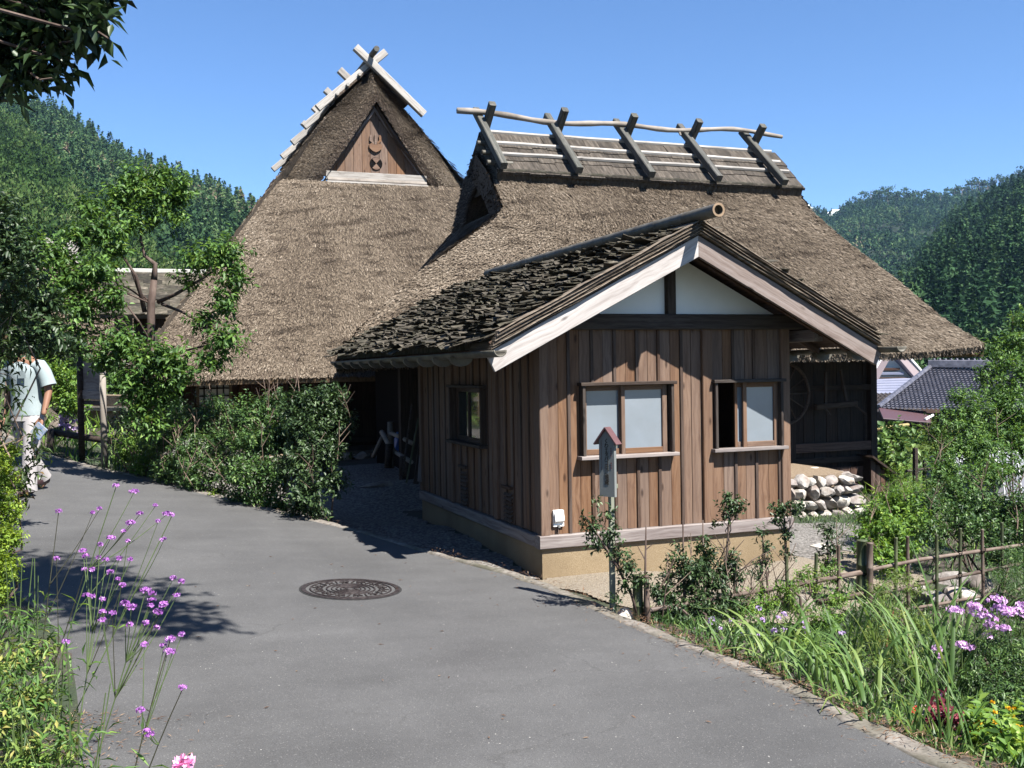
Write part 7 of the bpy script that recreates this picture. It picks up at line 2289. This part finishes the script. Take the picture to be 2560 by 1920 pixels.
shrub('reddish seeding weeds behind the tall dark field post', [bl(2310, 1100, 23, 34), bl(2340, 1085, 24, 32), bl(2300, 1130, 22, 30), bl(2370, 1090, 24, 26), bl(2350, 1130, 22, 26)], 1500, .10, .03, MT['fern'], 103, name='tall_weeds', cat='weeds', tone=.05)
shrub('grassy green bank between the lean-to box and the dark field post', [bl(2250, 1190, 18, 34), bl(2270, 1230, 16.5, 36), bl(2240, 1240, 16, 30), bl(2310, 1230, 16.5, 34), bl(2260, 1270, 15, 34), bl(2210, 1250, 15, 22)], 2600, .09, .014, MT['leaf_bright'], 104, name='grass_bank', cat='grass')
shrub('distant row of dark trees beyond the tiled roof', [bl(2350, 890, 95, 40), bl(2400, 880, 95, 45), bl(2460, 870, 98, 50), bl(2300, 905, 95, 30), bl(2520, 860, 98, 50), bl(2270, 915, 92, 22), bl(2570, 850, 98, 50)], 3600, .75, .4, MT['mixwood'], 105, name='tree_row', cat='trees')
# lavender drift by the garden wall
o = thing('blue_flowers', 'blue-violet flowers and leaves beside the tall grey boulder past the walker', 'flowers', at(170, 1140, 15.8))
for i in range(16):
    px, py = rnd.uniform(155, 195), rnd.uniform(1030, 1100)
    flower_head(o, at(px, py, 15.6), .05, 12, MT['lav'], 1200 + i, 'flower', .8, .035)
crown('foliage', [bl(170, 1110, 15.7, 26), bl(185, 1130, 15.5, 22), bl(165, 1060, 15.8, 24)], 700, .08, .02, MT['leaf_shrub'], o, 106)
# ---- ground cover that nobody could count
def cover(name, polys, n_, L, W, mat, seed, tilt=.9, kind='stuff', zoff=0.0):
    r = np.random.default_rng(seed)
    la = []; dd = []
    for (l0, l1, d0, d1), f in polys:
        m = int(n_ * f)
        la.append(r.uniform(l0, l1, m)); dd.append(r.uniform(d0, d1, m))
    la = np.concatenate(la); dd = np.concatenate(dd)
    # keep off the road and the kerb
    er_ = np.interp(dd, EDR[::-1, 1], EDR[::-1, 0])
    keep = la > er_ + .22
    # off the pale gravel before the hut
    hx = la * RX + dd * FX - HX; hy = la * RY + dd * FY - HY
    keep &= ~((hx > -.3) & (hx < HW + 1.6) & (hy > -1.3) & (hy < HD + .1) & (la < 1.2 + (dd - 7) * .9))
    keep &= ~((hx > -3.4) & (hx < 0.2) & (hy > -.4) & (la > -3.2) & (la > -4.9 + .0 * dd))
    la, dd = la[keep], dd[keep]
    z = gz(la, dd)
    x = la * RX + dd * FX; y = la * RY + dd * FY
    P = np.stack([x, y, z - .01 + zoff], 1)
    D = r.normal(0, .6, (len(P), 3)); D[:, 2] = np.abs(r.normal(tilt, .3, len(P)))
    o = leaves(name, P, D, randdir(len(P)), L * r.uniform(.5, 1.3, len(P)), W, mat, None, r.random(len(P)), .35)
    return tag(o, kind=kind)
cover('ground_cover', [((-9, -3.4, 9.5, 16), .14), ((.9, 5.5, 3.0, 9.5), .5), ((4.2, 10, 8, 20), .36)], 42000, .11, .013, MT['leaf_shrub'], 201)
cover('meadow_grass', [((6, 26, 14, 45), .7), ((-16, -6, 14, 30), .3)], 15000, .34, .04, MT['leaf_bright'], 202)
cover('valley_crops', [((10, 60, 30, 60), 1.0)], 8000, .9, .2, MT['leaf_shrub'], 203)
# dry needles and leaves swept along the kerb
def litter():
    r = np.random.default_rng(5)
    n_ = 15000
    t = r.random(n_) ** .8
    i = (t * (len(KP) - 1)).astype(int)
    p = KP[i]; q = KN[i]
    far = np.interp(p[:, 1], [3, 5, 7.5, 8.5, 12], [1.0, 1.0, .55, .22, .10])
    keep = r.random(n_) < far
    p, q = p[keep], q[keep]; m = len(p)
    off = r.normal(.07, .07, m) + np.where(r.random(m) < .12, r.normal(-.08, .12, m), 0)
    ld = p + q * off[:, None] + r.normal(0, .02, (m, 2))
    z = np.where(off > .13, gz(ld[:, 0], ld[:, 1]) + .07, zroad(ld[:, 0], ld[:, 1]) + np.where(off > 0, .03, .004)) + r.uniform(0, .012, m)
    x = ld[:, 0] * RX + ld[:, 1] * FX; y = ld[:, 0] * RY + ld[:, 1] * FY
    D = r.normal(size=(m, 3)); D[:, 2] *= .15
    leaves('needle_litter', np.stack([x, y, z], 1), D, np.tile((0, 0, 1.), (m, 1)), r.uniform(.02, .06, m), r.uniform(.002, .006, m), MT['litter'], None, r.random(m), .05, 'stuff')
    # a few fallen leaves and twigs out on the road
    m = 60
    la = r.uniform(-2.5, 1.2, m); d = r.uniform(3.6, 9, m)
    k_ = la < np.interp(d, EDR[::-1, 1], EDR[::-1, 0]) - .1
    la, d = la[k_], d[k_]; m = len(la)
    x = la * RX + d * FX; y = la * RY + d * FY
    D = r.normal(size=(m, 3)); D[:, 2] *= .05
    leaves('fallen_leaves', np.stack([x, y, zroad(la, d) + .006], 1), D, np.tile((0, 0, 1.), (m, 1)), r.uniform(.015, .045, m), .008, MT['litter'], None, r.random(m), .05, 'stuff')
    # near corner: dry litter at the foot of the weeds
    m = 2600
    la = r.normal(-2.05, .25, m); d = r.uniform(2.4, 4.6, m)
    x = la * RX + d * FX; y = la * RY + d * FY
    z = np.maximum(gz(la, d), zroad(la, d)) + .01
    D = r.normal(size=(m, 3)); D[:, 2] *= .2
    leaves('needle_litter', np.stack([x, y, z], 1), D, np.tile((0, 0, 1.), (m, 1)), r.uniform(.015, .05, m), r.uniform(.002, .007, m), MT['litter'], None, r.random(m), .05, 'stuff')
MT['litter'] = leafmat('dry_litter', G((.12, .06, .035), (.30, .17, .10), (.45, .28, .18), (.58, .44, .30)), 0, .9, .1)
litter()
# little seedlings on the kerb
shrub('tiny bright seedling rooted in the far kerb edge', [bl(533, 1232, 11.85, 10, .5)], 50, .03, .02, MT['leaf_lime'], 110, sr=.002, name='seedling', cat='weed')
shrub('small pair of weeds sprouting from the kerb near the hut', [bl(658, 1266, 11.2, 8, .5)], 30, .025, .015, MT['leaf_lime'], 111, sr=.002, name='seedling', cat='weed')
# ------------------------------------------------------------------ the walker
MT['skin'] = plain('skin', (.36, .19, .12), .55, .3)
MT['shirt'] = surf('pale_blue_shirt', [(.3, (.50, .61, .63)), (.7, (.60, .71, .73))], (6, 6, 6), rough=.9, bump=.3, bdist=.02, var=0)
MT['trousers'] = surf('white_trousers', [(.3, (.66, .62, .62)), (.7, (.76, .72, .72))], (5, 5, 3), rough=.9, bump=.3, bdist=.03, var=0)
pd = 10.75
foot = onroad(92, 1236)
PF = V((foot.x, foot.y, foot.z))
# local axes: x to the viewer's right, y away from the viewer, z up
PX = V((RX, RY, 0)); PXn = (PX * .96 + V((FX, FY, 0)) * -.28).normalized()
PYn = V((0, 0, 1)).cross(PXn)
PM = M4((PXn, PYn, V((0, 0, 1)))).transposed().to_4x4(); PM.translation = PF + PXn * -.10
man = thing('person', 'walker in a pale blue short-sleeved shirt and white trousers holding a folded leaflet', 'person', PM.translation)

def skin_obj(name, pts, edges, mat, parent, sub=2, root=0):
    me = bpy.data.meshes.new(name)
    me.from_pydata([p[:3] for p in pts], edges, []); me.update()
    o = bpy.data.objects.new(name, me)
    link(o, parent, PM)
    me.skin_vertices or o.modifiers.new('s', 'SKIN')
    if not o.modifiers: o.modifiers.new('s', 'SKIN')
    if not me.skin_vertices: me.skin_vertices.new() if hasattr(me.skin_vertices, 'new') else None
    bpy.context.view_layer.update()
    sk = me.skin_vertices[0].data
    for i, p in enumerate(pts):
        sk[i].radius = (p[3], p[4] if len(p) > 4 else p[3])
        sk[i].use_root = (i == root)
    o.modifiers.new('u', 'SUBSURF').levels = sub
    o.modifiers['u'].render_levels = sub
    dg = bpy.context.evaluated_depsgraph_get()
    ev = o.evaluated_get(dg)
    m2 = bpy.data.meshes.new_from_object(ev)
    o.modifiers.clear()
    o.data = m2
    m2.materials.clear(); m2.materials.append(mat)
    m2.polygons.foreach_set('use_smooth', np.ones(len(m2.polygons), bool))
    return o
# body: pelvis, spine, neck, head, arms, legs (x, y, z, r)
B = [(0, 0, .93, .135, .105), (0, -.01, 1.10, .125, .10), (0, -.02, 1.30, .15, .11), (0, -.01, 1.42, .12, .09), (0, -.01, 1.50, .055), (0, -.02, 1.57, .07), (0, -.03, 1.64, .085), (0, -.025, 1.70, .06),
     (.19, -.01, 1.40, .06), (.25, .0, 1.25, .047), (.28, .01, 1.12, .042), (.29, -.05, .98, .034), (.295, -.10, .86, .026),
     (-.19, -.01, 1.40, .06), (-.25, .02, 1.25, .047), (-.28, .05, 1.12, .042), (-.28, .02, .98, .034), (-.28, -.02, .86, .026),
     (.10, 0, .86, .095), (.12, -.10, .50, .065), (.11, -.14, .12, .045), (.11, -.17, .06, .045), (.12, -.30, .045, .04),
     (-.10, 0, .86, .095), (-.11, .10, .50, .065), (-.10, .34, .18, .045), (-.10, .36, .10, .045), (-.10, .26, .045, .035)]
E = [(0, 1), (1, 2), (2, 3), (3, 4), (4, 5), (5, 6), (6, 7), (3, 8), (8, 9), (9, 10), (10, 11), (11, 12), (3, 13), (13, 14), (14, 15), (15, 16), (16, 17),
     (0, 18), (18, 19), (19, 20), (20, 21), (21, 22), (0, 23), (23, 24), (24, 25), (25, 26), (26, 27)]
skin_obj('body', B, E, MT['skin'], man)
def loft(mb, rings, n=20, cap=True):
    """rings: (x, y, z, rx, ry, tilt)"""
    vs = []
    for x, y, z, rx, ry in rings:
        for k in range(n):
            a = 6.28318 * k / n
            c_ = math.cos(a); s_ = math.sin(a)
            f = 1 + .025 * math.sin(a * 3 + z * 19) + .012 * math.sin(a * 7 + z * 41)
            vs.append((x + c_ * rx * f, y + s_ * ry * f, z))
    fs = [[i * n + k, i * n + (k + 1) % n, (i + 1) * n + (k + 1) % n, (i + 1) * n + k] for i in range(len(rings) - 1) for k in range(n)]
    mb.add(vs, fs)
def limb(mb, pts, n=14):
    mb.tube([p[:3] for p in pts], [p[3] for p in pts], n, False)
mb = MB()
loft(mb, [(0, .0, .86, .195, .135), (0, 0, .92, .192, .135), (0, -.005, 1.02, .178, .125), (0, -.01, 1.12, .175, .122), (0, -.015, 1.24, .19, .128), (0, -.02, 1.33, .205, .125), (0, -.018, 1.385, .20, .11), (0, -.012, 1.425, .15, .092), (0, -.01, 1.455, .085, .075), (0, -.01, 1.475, .068, .065), (0, -.012, 1.50, .073, .07)])
for s_ in (-1, 1):
    limb(mb, [(s_ * .12, -.012, 1.39, .075), (s_ * .19, -.01, 1.385, .078), (s_ * .235, -.005, 1.32, .077), (s_ * .262, 0, 1.25, .077), (s_ * .285, .004, 1.175, .082)])
mb.build('shirt', MT['shirt'], man, True, PM)
mb = MB()
loft(mb, [(0, 0, .80, .185, .135), (0, 0, .86, .18, .13), (0, 0, .93, .17, .12), (0, 0, .98, .16, .115)])
limb(mb, [(.09, 0, .86, .102), (.098, -.02, .76, .108), (.11, -.06, .62, .095), (.12, -.095, .49, .083), (.118, -.115, .30, .080), (.115, -.135, .12, .086), (.115, -.135, .055, .09)])
limb(mb, [(-.09, 0, .86, .102), (-.098, .02, .76, .108), (-.105, .06, .62, .095), (-.11, .09, .50, .083), (-.105, .19, .34, .080), (-.10, .30, .19, .084), (-.10, .335, .14, .088)])
mb.build('trousers', MT['trousers'], man, True, PM)
MT['shoe'] = plain('dark_shoe', (.05, .025, .028), .4, .5)
for sx, y0, z0, nm in ((.12, -.12, .05, 0), (-.10, .36, .10, 1)):
    o = skin_obj('shoe', [(sx, y0 + .06, z0 + .01, .05), (sx, y0 - .02, z0 + .02, .052), (sx + .015, y0 - .13, z0 - .002, .048), (sx + .02, y0 - .21, z0 + .0, .034)], [(0, 1), (1, 2), (2, 3)], MT['shoe'], man)
    mb = MB(); mb.box((sx + .01, y0 - .12, z0 + .045), (.07, .03, .02)); mb.build('shoe_strap', MT['white'], o, m=PM)
def ball(name, c, r, sc, mat, parent, sub=3, cut=None):
    bm = bmesh.new(); bmesh.ops.create_icosphere(bm, subdivisions=sub, radius=r)
    if cut is not None:
        bmesh.ops.delete(bm, geom=[v for v in bm.verts if v.co.z < cut * r], context='VERTS')
    me = bpy.data.meshes.new(name); bm.to_mesh(me); bm.free(); me.materials.append(mat)
    me.polygons.foreach_set('use_smooth', np.ones(len(me.polygons), bool))
    return obj(name, me, parent, PM @ M4.Translation(V(c)) @ M4.Diagonal((*sc, 1)))
MT['hair'] = plain('dark_hair', (.012, .010, .009), .6, .3)
ball('hair', (0, -.005, 1.665), .10, (.92, 1.05, 1.0), MT['hair'], man, 3, -.25)
ball('nose', (0, -.125, 1.635), .016, (.8, 1.2, 1.4), MT['skin'], man, 2)
for s_ in (-1, 1):
    ball('ear', (s_ * .088, -.02, 1.64), .024, (.4, .8, 1.3), MT['skin'], man, 2)
    ball('eye', (s_ * .032, -.108, 1.66), .011, (1.2, .6, .8), MT['hair'], man, 2)
ball('mouth', (0, -.112, 1.595), .02, (1.3, .4, .3), MT['shirt'] if False else MT['redink'], man, 2)
cap = ball('cap', (0, -.02, 1.69), .108, (.95, 1.08, .8), MT['white'], man, 3, .0)
mb = MB(); mb.prism([(-.085, -.06), (.085, -.06), (.07, -.17), (.03, -.20), (-.03, -.20), (-.07, -.17)], 1.688, 1.70); mb.build('cap_peak', MT['white'], man, m=PM)
mb = MB(); mb.prism([(-.05, 0), (.05, 0), (.05, .07), (.0, .085), (-.05, .07)], 0, .006)
mb.build('shirt_pocket', MT['shirt'], man, m=PM @ M4.Translation((.085, -.155, 1.26)) @ M4.Rotation(math.pi / 2, 4, 'X') @ M4.Rotation(.0, 4, 'Z'))
ball('watch', (.293, -.075, .925), .034, (.9, .5, .9), MT['black'], man, 2)
for s_, yy in ((1, -.12), (-1, -.04)):
    hx = .297 * s_ if s_ > 0 else -.28
    pts = [(hx, yy, .84, .03, .02), (hx, yy - .02, .79, .038, .02)]
    ed = [(0, 1)]
    for q, (dx, L) in enumerate(((-.028, .062), (-.010, .072), (.010, .068), (.027, .055))):
        b = len(pts)
        pts += [(hx + dx * .9, yy - .03, .765, .0095), (hx + dx, yy - .05, .765 - L * .55, .009), (hx + dx * .8, yy - .045 - .012, .765 - L, .0075)]
        ed += [(1, b), (b, b + 1), (b + 1, b + 2)]
    b = len(pts)
    pts += [(hx - .035 * s_, yy - .035, .80, .012), (hx - .045 * s_, yy - .06, .765, .010), (hx - .03 * s_, yy - .075, .745, .009)]
    ed += [(0, b), (b, b + 1), (b + 1, b + 2)]
    skin_obj('hand', pts, ed, MT['skin'], man, 1, 0)
lf = PM @ M4.Translation((.31, -.19, .70)) @ M4.Rotation(.75, 4, 'Y') @ M4.Rotation(.2, 4, 'Z')
MT['leaflet'] = surf('printed_leaflet', [(.35, (.25, .5, .9)), (.5, (.7, .85, 1.1)), (.65, (1.0, 1.0, .95))], (22, 22, 22), rough=.5, bump=0, var=0)
lt = thing('leaflet', 'folded pale blue printed leaflet held in the hand of the walker', 'leaflet', lf.translation)
mb = MB(); mb.box((0, 0, 0), (.13, .004, .15)); mb.box((.006, .006, .002), (.128, .003, .15)); mb.build('sheet', MT['leaflet'], lt, m=lf)
# ------------------------------------------------------------------ summer haze: one closed box of thin air
def haze():
    mb = MB(); mb.span((-1500, -60, -40), (1500, 1500, 185))
    m = bpy.data.materials.new('haze'); m.use_nodes = True
    nt = m.node_tree; nt.nodes.remove(nt.nodes['Principled BSDF'])
    v = N(nt, 'ShaderNodeVolumePrincipled', {'Color': (.38, .62, 1.0, 1), 'Density': .00009, 'Anisotropy': .1})
    nt.links.new(v.outputs[0], nt.nodes['Material Output'].inputs['Volume'])
    tag(mb.build('haze', m), kind='stuff')
haze()
SC.cycles.volume_bounces = 0
